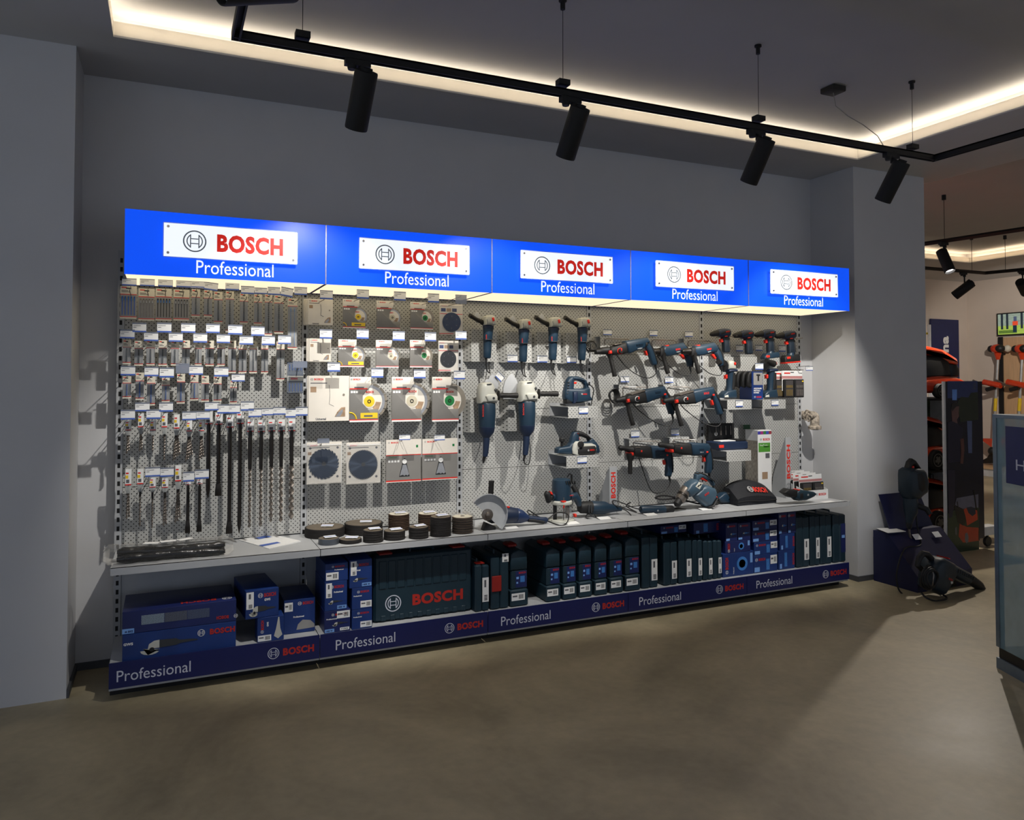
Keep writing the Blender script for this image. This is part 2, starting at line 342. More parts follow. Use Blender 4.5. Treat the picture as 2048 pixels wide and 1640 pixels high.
# far room track and lamps
def ftrack(label, pts, hang):
    t = thing('lighting_track', label, 'track rail', pts[0])
    for A, B in zip(pts, pts[1:]): MB().tube([A, B], .022, 4).build('rail', black_m, t, smooth=False)
    for p in hang:
        MB().tube([p, (p.x, p.y, ZC)], .003, 5).lathe([(.02, 0), (.02, .05)], (p.x, p.y, ZC-.05), n=8).build('suspension_wire', black_m, t)
fa = [PZ(1820, 492, TRZ), PZ(2120, 447, TRZ)]
ftrack('black lighting track in the far room carrying the lit spotlight', fa, [PZ(1889, 481, TRZ)])
fb = [PZ(1800, 532, TRZ), PZ(1970, 546, TRZ), PZ(2110, 533, TRZ)]
ftrack('bent black lighting track deepest in the far room', fb, [PZ(1944, 543, TRZ), PZ(2011, 542, TRZ)])
q = fa[0].lerp(fa[1], .26); spot(q.x, q.y, TRZ, (-.05, -.45, -1), 'lit spotlight shining in the far room', FARSPOT_W, (1, .9, .78), 2.6, lit=True, drop=.19, L=.25, rad=.052)
q = fb[0].lerp(fb[1], .745); spot(q.x, q.y, TRZ, (-.45, .5, -.55), 'unlit tilted spotlight in the far room', 0, drop=.22, L=.26, rad=.06)
q = fb[1].lerp(fb[2], .55); spot(q.x, q.y, TRZ, (.8, .25, -.45), 'far room spotlight cut by the right edge', FARSPOT_W*1.3, (1, .92, .84), 1.9, drop=.22, L=.26, rad=.06)
# ---------------------------------------------------------------- wall shelving unit: uprights, perforated panels, shelves, plinth strips
pm = bpy.data.materials.new('perforated_steel'); pm.use_nodes = True
def perf(nt, pitch, rad):
    b = nt.nodes['Principled BSDF']; tc = nt.nodes.new('ShaderNodeTexCoord'); sp = nt.nodes.new('ShaderNodeSeparateXYZ')
    nt.links.new(tc.outputs['Object'], sp.inputs[0])
    def mth(op, a, bb=None):
        n = nt.nodes.new('ShaderNodeMath'); n.operation = op
        for i, v in enumerate((a, bb)):
            if v is None: continue
            if isinstance(v, (int, float)): n.inputs[i].default_value = v
            else: nt.links.new(v, n.inputs[i])
        return n.outputs[0]
    def dist(ox):
        d = []
        for ax in ('X', 'Z'):
            f = mth('FRACT', mth('ADD', mth('DIVIDE', sp.outputs[ax], pitch), 500+ox)); d.append(mth('POWER', mth('SUBTRACT', f, .5), 2))
        return mth('ADD', d[0], d[1])
    k = mth('LESS_THAN', mth('MINIMUM', dist(0), dist(.5)), (rad/pitch)**2)
    mx = nt.nodes.new('ShaderNodeMixRGB'); nt.links.new(k, mx.inputs[0]); mx.inputs[1].default_value = (*lin((178, 178, 174)), 1); mx.inputs[2].default_value = (*lin((18, 18, 18)), 1)
    nt.links.new(mx.outputs[0], b.inputs['Base Color']); b.inputs['Roughness'].default_value = .5
perf(pm.node_tree, .026, .0033)
SHZ, SHF = .66, 4.302                       # counter height and front edge
unit = thing('wall_shelving_unit', 'long grey perforated wall shelving unit with counter shelf and blue plinth', 'shelving', (2.5, 4.6, 0))
UX = [-.035, .975, 1.99, 2.99, 4.0, 5.01]
for i, x in enumerate(UX):
    u = MB().box(x-.018, x+.018, YP-.004, YP+.045, 0, 2.33).build('upright', grey_m, unit, smooth=False)
    sl = MB()
    for k in range(45): sl.box(x-.007, x+.007, YP-.0046, YP-.003, .06+k*.05, .06+k*.05+.026)
    o = sl.build('slot_row', black_m, u, smooth=False); o['kind'] = 'stuff'
rows = [.665, 1.0, 1.40, 1.79, 2.18, 2.30]
for i in range(5):
    x0, x1 = UX[i]+.0195, UX[i+1]-.0195
    for a, b in zip(rows, rows[1:]):
        MB().box(x0, x1, YP, YP+.02, a+.0015, b-.0015).build('perforated_panel', pm, unit, smooth=False)
    MB().box(x0, x1, YP+.005, YP+.02, .05, .66).build('back_panel', grey_m, unit, smooth=False)
sx = [-.045, .99, 1.995, 3.0, 4.005, 5.015]
for i in range(5):
    a, b = sx[i]+.002, sx[i+1]-.002
    s = MB().box(a, b, SHF+.002, YP-.006, SHZ-.012, SHZ).box(a, b, SHF, SHF+.02, SHZ-.035, SHZ)
    s.build('counter_shelf', grey_m, unit, smooth=False)
    MB().prism([(a, SHZ-.035), (a+.003, SHZ-.035), (a+.003, SHZ-.012), (a, SHZ-.012)], SHF+.02, YP-.006).build('shelf_bracket', grey_m, unit, smooth=False)
    MB().box(a, b, SHF+.02, YP, .165, .18).build('base_shelf', grey_m, unit, smooth=False)
    p = MB().box(a, b, 4.30, 4.308, .066, .192).build('plinth_strip', stripe_m, unit, smooth=False)
    MB().box(a, b, 4.312, 4.33, .052, .17).build('base_rail', grey_m, unit, smooth=False)
    MB().box(a, b, 4.40, 4.42, 0, .16).build('kick_board', black_m, unit, smooth=False)
    plw_m = mat('plinth_white_print', (205, 208, 220), .5)
    text('Professional', p, (a+.035+.05*(i > 0), 4.2995, .096), VX*.34, VZ*.056, plw_m)
    logo(p, (b-.245, 4.2995, .128), .030, plw_m)
    text('BOSCH', p, (b-.195, 4.2995, .108), VX*.165, VZ*.040, red2_m, True)
# side end of the counter sticking out at the right
MB().box(5.013, 5.03, SHF-.004, SHF+.05, SHZ-.03, SHZ+.003).build('shelf_end_cap', grey_m, unit, smooth=False)

# ---------------------------------------------------------------- illuminated signs
face_m = mat('sign_blue_face', (14, 82, 246), .3, noise=0, emit=.95)
plate_m = mat('sign_white_acrylic', (240, 246, 255), .2, noise=0, emit=1.0)
edge_m = mat('acrylic_edge', (190, 205, 235), .1, alpha=.35)
sred_m = mat('sign_red_letter', (226, 44, 34), .4, noise=0, emit=.62)
swhite_m = mat('sign_white_letter', (240, 246, 255), .4, noise=0, emit=.9)
semb_m = mat('sign_emblem_grey', (120, 128, 136), .3, noise=.3, scale=8, emit=.35)
under_m = mat('sign_diffuser', (255, 236, 198), .5, noise=0, emit=1.1)
hous_m = mat('sign_housing', (14, 40, 130), .4)
chrome_m = mat('chrome_screw', (200, 200, 205), .15, metal=1)
SB, ST, SF = 2.132, 2.462, 4.254
sgx = [0, 1, 2, 3, 4, 5.0]
SP = [((317, 439), (593, 462), (317, 507), (590, 526)), None]
nth = ['leftmost', 'second from the left', 'middle', 'second from the right', 'rightmost']
for i in range(5):
    x0, x1 = sgx[i]+.003, sgx[i+1]-.003
    sg = thing('illuminated_sign', 'lit blue box sign, %s of the five above the tool wall' % nth[i], 'sign', ((x0+x1)/2, 4.5, SB), 'lit box signs')
    MB().box(x0, x1, SF+.004, YP-.03, ST-.006, ST).box(x0, x1, YP-.036, YP-.03, SB, ST).box(x0, x0+.004, SF+.004, YP-.03, SB, ST).box(x1-.004, x1, SF+.004, YP-.03, SB, ST).build('housing', hous_m, sg, smooth=False)
    MB().box(x0, x1, SF, SF+.004, SB, ST).build('face_panel', face_m, sg, smooth=False)
    MB().box(x0+.004, x1-.004, SF+.006, YP-.04, SB+.002, SB+.006).build('light_diffuser', under_m, sg, smooth=False)
    if i < 4: MB().box(x1+.0005, x1+.0055, SF-.002, SF+.02, SB, ST).build('joint_strip', steel_m, sg, smooth=False)
    px0, px1, pz0, pz1 = x0+.178, x0+.835, SB+.098, SB+.268
    pl = MB().box(px0, px1, SF-.034, SF-.028, pz0, pz1).build('name_plate', plate_m, sg, smooth=False)
    MB().box(px0-.004, px0, SF-.034, SF-.028, pz0, pz1).box(px1, px1+.004, SF-.034, SF-.028, pz0, pz1).box(px0, px1, SF-.034, SF-.028, pz1, pz1+.004).box(px0, px1, SF-.034, SF-.028, pz0-.004, pz0).build('plate_edge', edge_m, pl, smooth=False)
    for sx_ in (px0+.02, px1-.02):
        for sz_ in (pz0+.018, pz1-.018): MB().lathe([(.0075, 0), (.0075, .038), (.006, .041)], (sx_, SF, sz_), (0, -1, 0), 12).build('screw', chrome_m, sg)
    logo(pl, (px0+.145, SF-.0346, (pz0+pz1)/2), .056, semb_m)
    text('BOSCH', pl, (px0+.252, SF-.0346, pz0+.037), VX*.332, VZ*.094, sred_m, True)
    text('Professional', sg, (px0+.155, SF-.0006, SB+.022), VX*.385, VZ*.070, swhite_m)
# ---------------------------------------------------------------- hooks with price tags, hanging packs
holder_m = mat('tag_holder_plastic', (150, 158, 175), .25, alpha=.55)
def rect(tr, x0, x1, y0, y1):
    xm, ym = (x0+x1)/2, (y0+y1)/2
    return tr.p(x0, ym).x, tr.p(x1, ym).x, tr.p(xm, y1).z, tr.p(xm, y0).z
def twist(b, p0, p1, r, turns, n=8, flat=.55, seg=None):
    p0, p1 = Vector(p0), Vector(p1); ax = (p1-p0).normalized(); u = ax.orthogonal().normalized(); v = ax.cross(u); seg = seg or int(turns*6)+1
    vs = []; fs = []
    for i in range(seg+1):
        a0 = 2*math.pi*turns*i/seg; p = p0.lerp(p1, i/seg); k = 1 if i < seg else .15
        for j in range(n):
            a = 2*math.pi*j/n; x, y = math.cos(a)*r*k, math.sin(a)*r*flat*k
            vs.append(p+u*(x*math.cos(a0)-y*math.sin(a0))+v*(x*math.sin(a0)+y*math.cos(a0)))
    for i in range(seg): fs += [(i*n+j, i*n+(j+1) % n, (i+1)*n+(j+1) % n, (i+1)*n+j) for j in range(n)]
    fs += [tuple(range(n-1, -1, -1)), tuple(range(seg*n, (seg+1)*n))]
    b.add(vs, fs)
def card_tag(t, X0, X1, Z0, Z1, y, tilt=0, blank=False):
    """clear holder with a white price card, blue band at the foot"""
    w, h = X1-X0, Z1-Z0; c = Vector(((X0+X1)/2, y, (Z0+Z1)/2)); ca, sa = math.cos(tilt), math.sin(tilt)
    r, u = Vector((ca, 0, sa)), Vector((-sa, 0, ca)); M3 = Matrix((r, (0, 1, 0), u)).transposed()
    hd = MB().obox(c, w*1.03, .0022, h*1.05, M3).obox(c+u*h*.52, w*1.03, .006, h*.1, M3).build('tag_holder', holder_m, t, smooth=False)
    o = c-r*w/2-u*h/2+Vector((0, -.0016, 0))
    cd = quad(t, o, r*w, u*h*.9, white_m if not blank else holder_m, 'price_card')
    if not blank:
        e = Vector((0, -.0004, 0))
        def sub(a, b, cc, d, m, n):
            q = o+r*w*a+u*h*cc+e; z = quad(t, q, r*w*(b-a), u*h*(d-cc), m, n); return z
        sub(0, 1, 0, .17, tagblue_m, 'blue_band'); sub(.06, .6, .72, .77, ink_m, 'printed_line'); sub(.06, .28, .52, .58, ink_m, 'printed_line')
def hook(tr, x0, x1, y0, y1, label, group, tilt=0, blank=False, droop=.012):
    X0, X1, Z0, Z1 = rect(tr, x0, x1, y0, y1); xm = (X0+X1)/2
    t = thing('price_hook', label, 'price tag', (xm, tr.Y, Z0), group)
    zt = Z1-.002
    MB().tube([(xm, YP, zt-droop), (xm, tr.Y+.02, zt-droop*.5), (xm, tr.Y+.003, zt)], .0021, 5).tube([(xm, YP, zt-droop-.03), (xm, tr.Y+.07, zt-droop-.03), (xm, tr.Y+.055, zt-droop-.018)], .0024, 5).build('hook_wire', steel_m, t)
    card_tag(t, X0, X1, Z0, Z1, tr.Y, tilt, blank); return t
pouch_m = mat('clear_sleeve', (215, 225, 235), .15, alpha=.10, noise=.02)
bluebit_m = mat('blue_drill_steel', (40, 90, 170), .3, metal=.5); holdblue_m = mat('blue_blade_holder', (70, 130, 200), .4)
def pouch(tr, x0, x1, y0, y1, label, group, bits=1, bm=None, dy=0, window='pouch', name='drill_bit_pack', cat='drill bit pack'):
    X0, X1, Z0, Z1 = rect(tr, x0, x1, y0, y1); y = tr.Y+dy; w, h = X1-X0, Z1-Z0; xm = (X0+X1)/2
    t = thing(name, label, cat, (xm, y, Z0), group)
    hh = min(.30*h, .045)
    MB().box(X0, X1, y, y+.003, Z0, Z1-hh).build('backing_card', packgrey_m, t, smooth=False)
    hd = MB().box(X0, X1, y, y+.0032, Z1-hh, Z1).build('header_card', cream_m, t, smooth=False)
    quad(hd, (xm-w*.16, y-.0006, Z1-hh*.34), VX*w*.32, VZ*hh*.14, dink_m, 'hang_hole'); quad(hd, (X0+w*.08, y-.0006, Z1-hh*.25), VX*w*.3, VZ*hh*.12, red_m, 'brand_print')
    quad(hd, (X0+w*.08, y-.0006, Z1-hh*.75), VX*w*.55, VZ*hh*.07, ink_m, 'printed_line'); quad(hd, (X0+w*.08, y-.0006, Z1-hh*.6), VX*w*.4, VZ*hh*.07, ink_m, 'printed_line')
    quad(t, (X0, y-.0006, Z1-hh-.003), VX*w, VZ*.004, red_m, 'red_stripe'); quad(t, (X0, y-.0006, Z0+.009), VX*w, VZ*.004, red_m, 'red_stripe'); quad(t, (X0, y-.0005, Z0), VX*w, VZ*.009, cream_m, 'bottom_strip')
    bm = bm or steel_m; body = h-hh-.012
    if bits == 1:
        b = MB(); b.tube([(xm, y-.006, Z0+.016), (xm, y-.006, Z0+.012+body*.42)], w*.085, 8); twist(b, (xm, y-.006, Z0+.012+body*.42), (xm, y-.006, Z1-hh-.006), w*.11, 4, 8, .5)
        b.build('drill_bit', bm, t)
    else:
        for k in range(bits):
            x = X0+w*(k+.75)/(bits+.5); b = MB()
            b.tube([(x, y-.005, Z1-hh-.012), (x, y-.005, Z1-hh-.03)], w*.045, 6); b.box(x-w*.02, x+w*.02, y-.006, y-.004, Z0+.02, Z1-hh-.028)
            bl = b.build('jigsaw_blade', bm, t)
            MB().box(x-w*.035, x+w*.035, y-.008, y-.002, Z1-hh-.034, Z1-hh-.02).build('blade_holder', [holdblue_m, white_m, dgrey_m, grey_m][len(label) % 4] if bm is not bluebit_m else holdblue_m, bl, smooth=False)
    if window:
        q = .12*w; n = 5; pts = []
        for cx, cz, a0 in ((X1-q*1.3, Z1-hh-q*1.2, 0), (X0+q*1.3, Z1-hh-q*1.2, 90), (X0+q*1.3, Z0+.014+q, 180), (X1-q*1.3, Z0+.014+q, 270)):
            pts += [(cx+q*math.cos(math.radians(a0+90*k/(n-1))), cz+q*math.sin(math.radians(a0+90*k/(n-1)))) for k in range(n)]
        MB().puff(pts, y-.006, .013, .004).build('clear_blister', pouch_m, t)
    return t
A, B = Tr('A', 4.66), Tr('B', 4.66); AT, BT, AU = Tr('A', 4.545), Tr('B', 4.545), Tr('A', 4.43)
row = [(97, 258, 830, 1145), (275, 430, 855, 1165), (440, 595, 855, 1165), (613, 765, 865, 1165), (787, 868, 860, 1130), (905, 985, 870, 1130), (1003, 1085, 885, 1190), (1115, 1195, 880, 1275), (1253, 1330, 900, 1195), (1390, 1465, 910, 1205), (1493, 1565, 910, 1310), (1585, 1672, 920, 1290)]
wide = ['blue', 'white tipped', 'black', 'grey']
for i, r in enumerate(row):
    if i < 4: pouch(A, *r, 'wide pack of five %s jigsaw blades in the top row' % wide[i], 'top row packs', 5, [bluebit_m, steel_m, dsteel_m, dgrey_m][i], window=None, name='jigsaw_blade_pack', cat='blade pack')
    else: pouch(A, *r, 'narrow drill bit pack, %s from the left in the top row' % ORD[i], 'top row packs', 1, dsteel_m if i in (6, 7, 8, 10) else dgrey_m)
for i, r in enumerate([(117, 255, 760, 825), (290, 430, 765, 830), (465, 605, 770, 835), (640, 780, 780, 840), (783, 910, 785, 845), (908, 1040, 800, 870), (1115, 1245, 795, 870), (1265, 1390, 835, 905), (1395, 1515, 850, 905), (1523, 1640, 845, 915), (1648, 1765, 850, 930), (1778, 1900, 845, 915)]):
    hook(AU, *r, 'price tag right under the leftmost sign, %s from the left' % ORD[i], 'top row price tags', tilt=-.14 if i == 10 else (-.1 if i == 5 else 0), droop=.03)
sb = pouch(A, 1715, 1805, 950, 1440, 'long teal and blue saber saw blade pack at the top right of the bits', None, 2, holdblue_m, window='pouch', name='saber_blade_pack', cat='blade pack')
up = [(217, 350, 1190, 1275), (455, 592, 1190, 1278), (687, 823, 1195, 1280), (928, 1058, 1200, 1283), (1140, 1276, 1210, 1298), (1362, 1490, 1225, 1310)]
lo = [(98, 237, 1255, 1335), (328, 465, 1280, 1360), (568, 702, 1285, 1367), (805, 937, 1290, 1375), (1030, 1158, 1300, 1380), (1250, 1380, 1315, 1395), (1465, 1590, 1315, 1400), (1622, 1745, 1310, 1390)]
for i, r in enumerate(up): hook(AT, *r, 'price tag, %s in the upper line below the top row packs' % ORD[i], 'second row price tags')
for i, r in enumerate(lo): hook(AT, *r, 'price tag, %s in the lower line above the second row packs' % ORD[i], 'second row price tags')
r2 = [(105, 170, -85, 118), (200, 272, -75, 130), (298, 368, -80, 128), (398, 466, -80, 132), (500, 565, -75, 128), (590, 655, -80, 158), (698, 752, -75, 128), (782, 852, -78, 133), (880, 942, -78, 132), (970, 1033, -78, 190), (1055, 1120, -72, 192), (1143, 1205, -72, 192), (1240, 1297, -72, 193), (1365, 1430, -68, 250)]
for i, r in enumerate(r2): pouch(B, *r, 'clear drill bit pack, %s from the left in the second row' % ORD[i], 'second row packs', 1, [dgrey_m, dsteel_m, dsteel_m][i % 3])
for i, r in enumerate([(88, 207, 135, 208), (283, 397, 142, 215), (407, 524, 148, 225), (540, 650, 115, 190), (648, 762, 133, 203), (855, 970, 145, 217), (998, 1105, 200, 258)]):
    hook(BT, *r, 'empty clear tag holder among the third row price tags' if i == 3 else 'price tag above the third row packs, %s from the left' % ORD[i], 'third row price tags', blank=i == 3)
r3 = [(103, 173, 215, 398), (210, 278, 185, 410), (303, 370, 205, 455), (425, 490, 228, 430), (548, 615, 195, 440), (660, 725, 200, 415), (750, 812, 210, 425), (850, 915, 215, 425), (985, 1040, 250, 440)]
for i, r in enumerate(r3): pouch(B, *r, 'blue twist drill pack, %s from the left in the third row' % ORD[i] if i < 5 else 'steel drill bit pack, %s from the left in the third row' % ORD[i], 'third row packs', 1, bluebit_m if i < 6 else dsteel_m)
# blue countersink set at the right of the third row
X0, X1, Z0, Z1 = rect(B, 1453, 1585, 100, 355); y = 4.66
t = thing('drill_set_pack', 'blue blister pack of five drill bits beside the white disc boxes', 'drill set', ((X0+X1)/2, y, Z0))
MB().box(X0, X1, y, y+.004, Z0, Z1).build('backing_card', navy_m, t, smooth=False)
quad(t, (X0, y-.001, Z0+(Z1-Z0)*.40), VX*(X1-X0), VZ*(Z1-Z0)*.16, cream_m, 'label_band'); quad(t, (X0+.02, y-.0015, Z0+(Z1-Z0)*.44), VX*.04, VZ*.012, red_m, 'brand_print')
for k in range(5):
    x = X0+(X1-X0)*(k+.8)/5.6; b = MB(); b.tube([(x, y-.006, Z0+.012), (x, y-.006, Z0+.06)], .004, 6); twist(b, (x, y-.006, Z1-.05), (x, y-.006, Z1-.012), .005, 2); b.build('drill_bit', bluebit_m, t)
MB().bbox(X0, X1, y-.016, y-.0016, Z0+.004, Z1-.004, .004).build('clear_blister', pouch_m, t)
hook(BT, 1500, 1615, 95, 145, 'clear tag holder over the blue drill set pack', None, blank=True)
for i, r in enumerate([(88, 205, 495, 570), (207, 325, 435, 502), (300, 415, 492, 565), (403, 516, 433, 505), (593, 705, 508, 575), (708, 818, 505, 567), (778, 890, 430, 495), (880, 975, 450, 520), (972, 1065, 450, 520), (1073, 1180, 425, 497), (1137, 1242, 483, 550), (1245, 1340, 480, 535), (1337, 1440, 470, 530), (1440, 1522, 485, 553), (1522, 1620, 470, 538)]):
    hook(BT, *r, 'price tag above the hammer drill bits and chisels, %s from the left' % ORD[i], 'fourth row price tags')
yel_m = mat('yellow_print', (232, 196, 40), .5)
clip_m = mat('clear_clip_plastic', (205, 208, 205), .2, alpha=.6)
def sds(tr, xc, w, y0, y1, ytip, label, group, n=1, spread=0, chisel=None, big=False):
    """hammer bit or chisel clipped in a header card"""
    a = tr.p(xc, y0); c = tr.p(xc, y1); e = tr.p(xc, ytip); y = tr.Y; hw = tr.r(w, xc, y0)/2
    t = thing('chisel' if chisel else 'hammer_drill_bit', label, 'chisel' if chisel else 'drill bit', (a.x, y, e.z), group)
    hh = a.z-c.z
    cl = MB().puff([(a.x-hw, a.z), (a.x+hw, a.z), (a.x+hw, c.z+hh*.28), (a.x+hw*.45, c.z), (a.x-hw*.45, c.z), (a.x-hw, c.z+hh*.28)], y-.004, .012, .002).build('clip', clip_m, t)
    cd = MB().box(a.x-hw*.85, a.x+hw*.85, y-.0125, y-.0108, c.z+hh*.33, a.z-.004).build('header_card', white_m, t, smooth=False)
    quad(cd, (a.x-hw*.85, y-.0131, c.z+hh*.33), VX*hw*1.7, VZ*hh*.05, red_m, 'red_stripe'); quad(cd, (a.x-hw*.6, y-.0131, c.z+hh*.42), VX*hw*.9, VZ*hh*.14, ink_m, 'printed_block')
    quad(cd, (a.x-hw*.7, y-.0131, a.z-hh*.22), VX*hw*.8, VZ*hh*.06, red_m, 'brand_print')
    if not big and not chisel: quad(cd, (a.x-hw*.8, y-.0131, c.z+hh*.60), VX*hw*.8, VZ*hh*.13, yel_m, 'yellow_print')
    r = (.0125 if big else .0062)
    for k in range(n):
        off = (k-(n-1)/2)*spread; b = MB(); top = Vector((a.x, y-.004, c.z+hh*.4)); bot = Vector((a.x+off, y-.004, e.z+(.012*k if n > 1 else 0)))
        if chisel:
            rr = .0115 if big else .009
            L = top.z-bot.z
            if chisel == 'point': b.tube([top, bot+Vector((0, 0, L*.28)), bot+Vector((0, 0, .05)), bot], [rr, rr, rr*1.05, .002], 6)
            else:
                b.tube([top, bot+Vector((0, 0, .075))], rr, 6)
                b.puff([(bot.x-rr*.9, bot.z+.08), (bot.x+rr*.9, bot.z+.08), (bot.x+rr*1.5, bot.z+.03), (bot.x+rr*1.5, bot.z), (bot.x-rr*1.5, bot.z), (bot.x-rr*1.5, bot.z+.03)], y-.004, .01, .002)
            b.build('shank', dsteel_m, t)
        else:
            mid = top.lerp(bot, .40 if big else .30)
            s_ = MB(); s_.tube([top, top.lerp(mid, .5), mid], [r, r*.95, r*.85], 8).build('shank', dsteel_m, t)
            R = r*(big if big else 1)
            twist(b, mid, bot, R, (mid-bot).length/(R*5.5), 8, .5); b.build('twist_flute', steel_m, t)
for i, (x, y0, y1, tip, n) in enumerate([(150, 570, 700, 850, 2), (255, 515, 690, 838, 2), (353, 570, 700, 832, 1), (448, 515, 690, 910, 1), (548, 525, 700, 915, 4), (650, 575, 710, 918, 4), (750, 575, 705, 910, 3)]):
    sds(B, x, 48, y0, y1, tip, 'carded short hammer bits, %s in the fourth row' % ORD[i], 'fourth row hammer bits', n, .011)
for i, (x, y0, y1, tip, k) in enumerate([(810, 500, 660, 1215, 'point'), (893, 510, 660, 1195, 'flat'), (985, 530, 685, 1505, 'flat'), (1068, 500, 655, 1503, 'point')]):
    sds(B, x, 64, y0, y1, tip, '%s black %s chisel hanging beside the long drill bits' % ('short' if i < 2 else 'long', 'pointed' if k == 'point' else 'flat tipped'), 'chisels', chisel=k, big=1)
for i, (x, y0, y1, tip, R) in enumerate([(1150, 565, 720, 1455, .85), (1240, 570, 720, 1450, .9), (1325, 565, 715, 1410, 1.0), (1405, 565, 715, 1410, 1.1), (1490, 560, 715, 1392, 1.35)]):
    sds(B, x, 62, y0, y1, tip, 'thick twisted steel masonry bit, %s of five from the left' % ORD[i], 'long masonry bits', big=R)
for i, r in enumerate([(290, 410, 965, 1038), (413, 523, 968, 1038), (600, 690, 1003, 1078), (697, 810, 985, 1055)]): hook(BT, *r, 'price tag in the lowest line, %s from the left' % ORD[i], 'lowest price tags')
for i, (x, y0, y1, tip, n) in enumerate([(152, 970, 1175, 1390, 2), (250, 970, 1160, 1450, 1), (350, 1040, 1165, 1460, 1), (452, 1045, 1165, 1445, 2), (560, 940, 1140, 1420, 3)]):
    sds(B, x, 52, y0, y1, tip, 'long hammer bit, %s in the lowest row' % ORD[i], 'lowest row hammer bits', n, .012)
for i, (x, y0, y1, tip) in enumerate([(640, 1075, 1115, 1500), (735, 1055, 1115, 1490)]):
    sds(B, x, 52, y0, y1, tip, '%s wide flat chisel in the lowest row' % ('left' if i == 0 else 'right'), 'lowest row chisels', chisel='flat')

# ---------------------------------------------------------------- cutting disc packs
C, CT, CU = Tr('C', 4.66), Tr('C', 4.545), Tr('C', 4.43)
seg_m = mat('diamond_segment', (150, 142, 128), .4, metal=.4); disc_m = mat('disc_steel', (168, 170, 174), .3, metal=.45, noise=.15, scale=30)
ldisc_m = mat('lacquered_disc', (28, 46, 80), .25, noise=.2, scale=12); bdisc_m = mat('black_disc', (20, 22, 26), .3)
green_m = mat('green_print', (24, 120, 60), .5); beige_m = mat('beige_print', (196, 188, 165), .5); tan_m = mat('tan_photo_print', (168, 140, 112), .5, noise=.4, scale=30)
gpack_m = mat('disc_pack_grey', (128, 126, 122), .5, noise=.05); wpack_m = mat('disc_pack_white', (222, 216, 205), .5, noise=.03)
def white_box(tr, x0, x1, y0, y1, label, n, big=False):
    X0, X1, Z0, Z1 = rect(tr, x0, x1, y0, y1); w, h = X1-X0, Z1-Z0
    for k in range(n):
        y = tr.Y+.014*k; dx = -.006*k
        t = thing('disc_box', label if k == 0 else '%s, %s one behind the front box' % (label.replace('front ', ''), ORD[k-1]), 'disc box', (X0+w/2+dx, y, Z0), 'white disc boxes')
        MB().bbox(X0+dx, X1+dx, y, y+.012, Z0, Z1, .002).build('carton', wpack_m, t)
        if k: continue
        e = y-.0008
        text('BOSCH', t, (X0+w*.14, e, Z1-h*.10), VX*w*.22, VZ*h*.045, red_m, True); logo(t, (X0+w*.08, e, Z1-h*.08), h*.028, ink_m)
        quad(t, (X0+w*.05, e, Z1-h*.17), VX*w*.4, VZ*h*.018, ink_m, 'printed_line'); quad(t, (X0+w*.05, e, Z1-h*.36), VX*w*.14, VZ*h*.12, tan_m, 'printed_photo')
        text('Universal', t, (X0+w*.18, e, Z0+h*.03), VX*w*.25, VZ*h*.05, ink_m, True)
        ln = MB(); c0 = Vector((X0+w*.62, e, Z0+h*.24))
        pts = [(X0+w*(.50+.02*math.sin(s*3)), e, Z1-h*(.2+.42*s)) for s in [q/8 for q in range(9)]]+[(X0+w*.62, e, Z0+h*.33)]
        ln.tube(pts, .0011, 4).build('outline_print', ink_m, t)
        b = MB(); b.puff([(X0+w*.64, Z0+h*.10), (X0+w*.70, Z0+h*.20), (X0+w*.80, Z0+h*.30), (X0+w*.90, Z0+h*.31), (X0+w*.90, Z0+h*.10)], e, .001, 0).build('window_print', tan_m, t)
        b = MB(); b.puff([(X0+w*.66, Z0+h*.10), (X0+w*.74, Z0+h*.20), (X0+w*.84, Z0+h*.27), (X0+w*.84, Z0+h*.20), (X0+w*.78, Z0+h*.11)], e-.0008, .001, 0).build('disc_print', disc_m, t)
        b = MB().lathe([(w*.03, 0), (w*.03, .0006)], (X0+w*.86, e, Z1-h*.42), (0, -1, 0), 14).build('dot_print', seg_m, t)
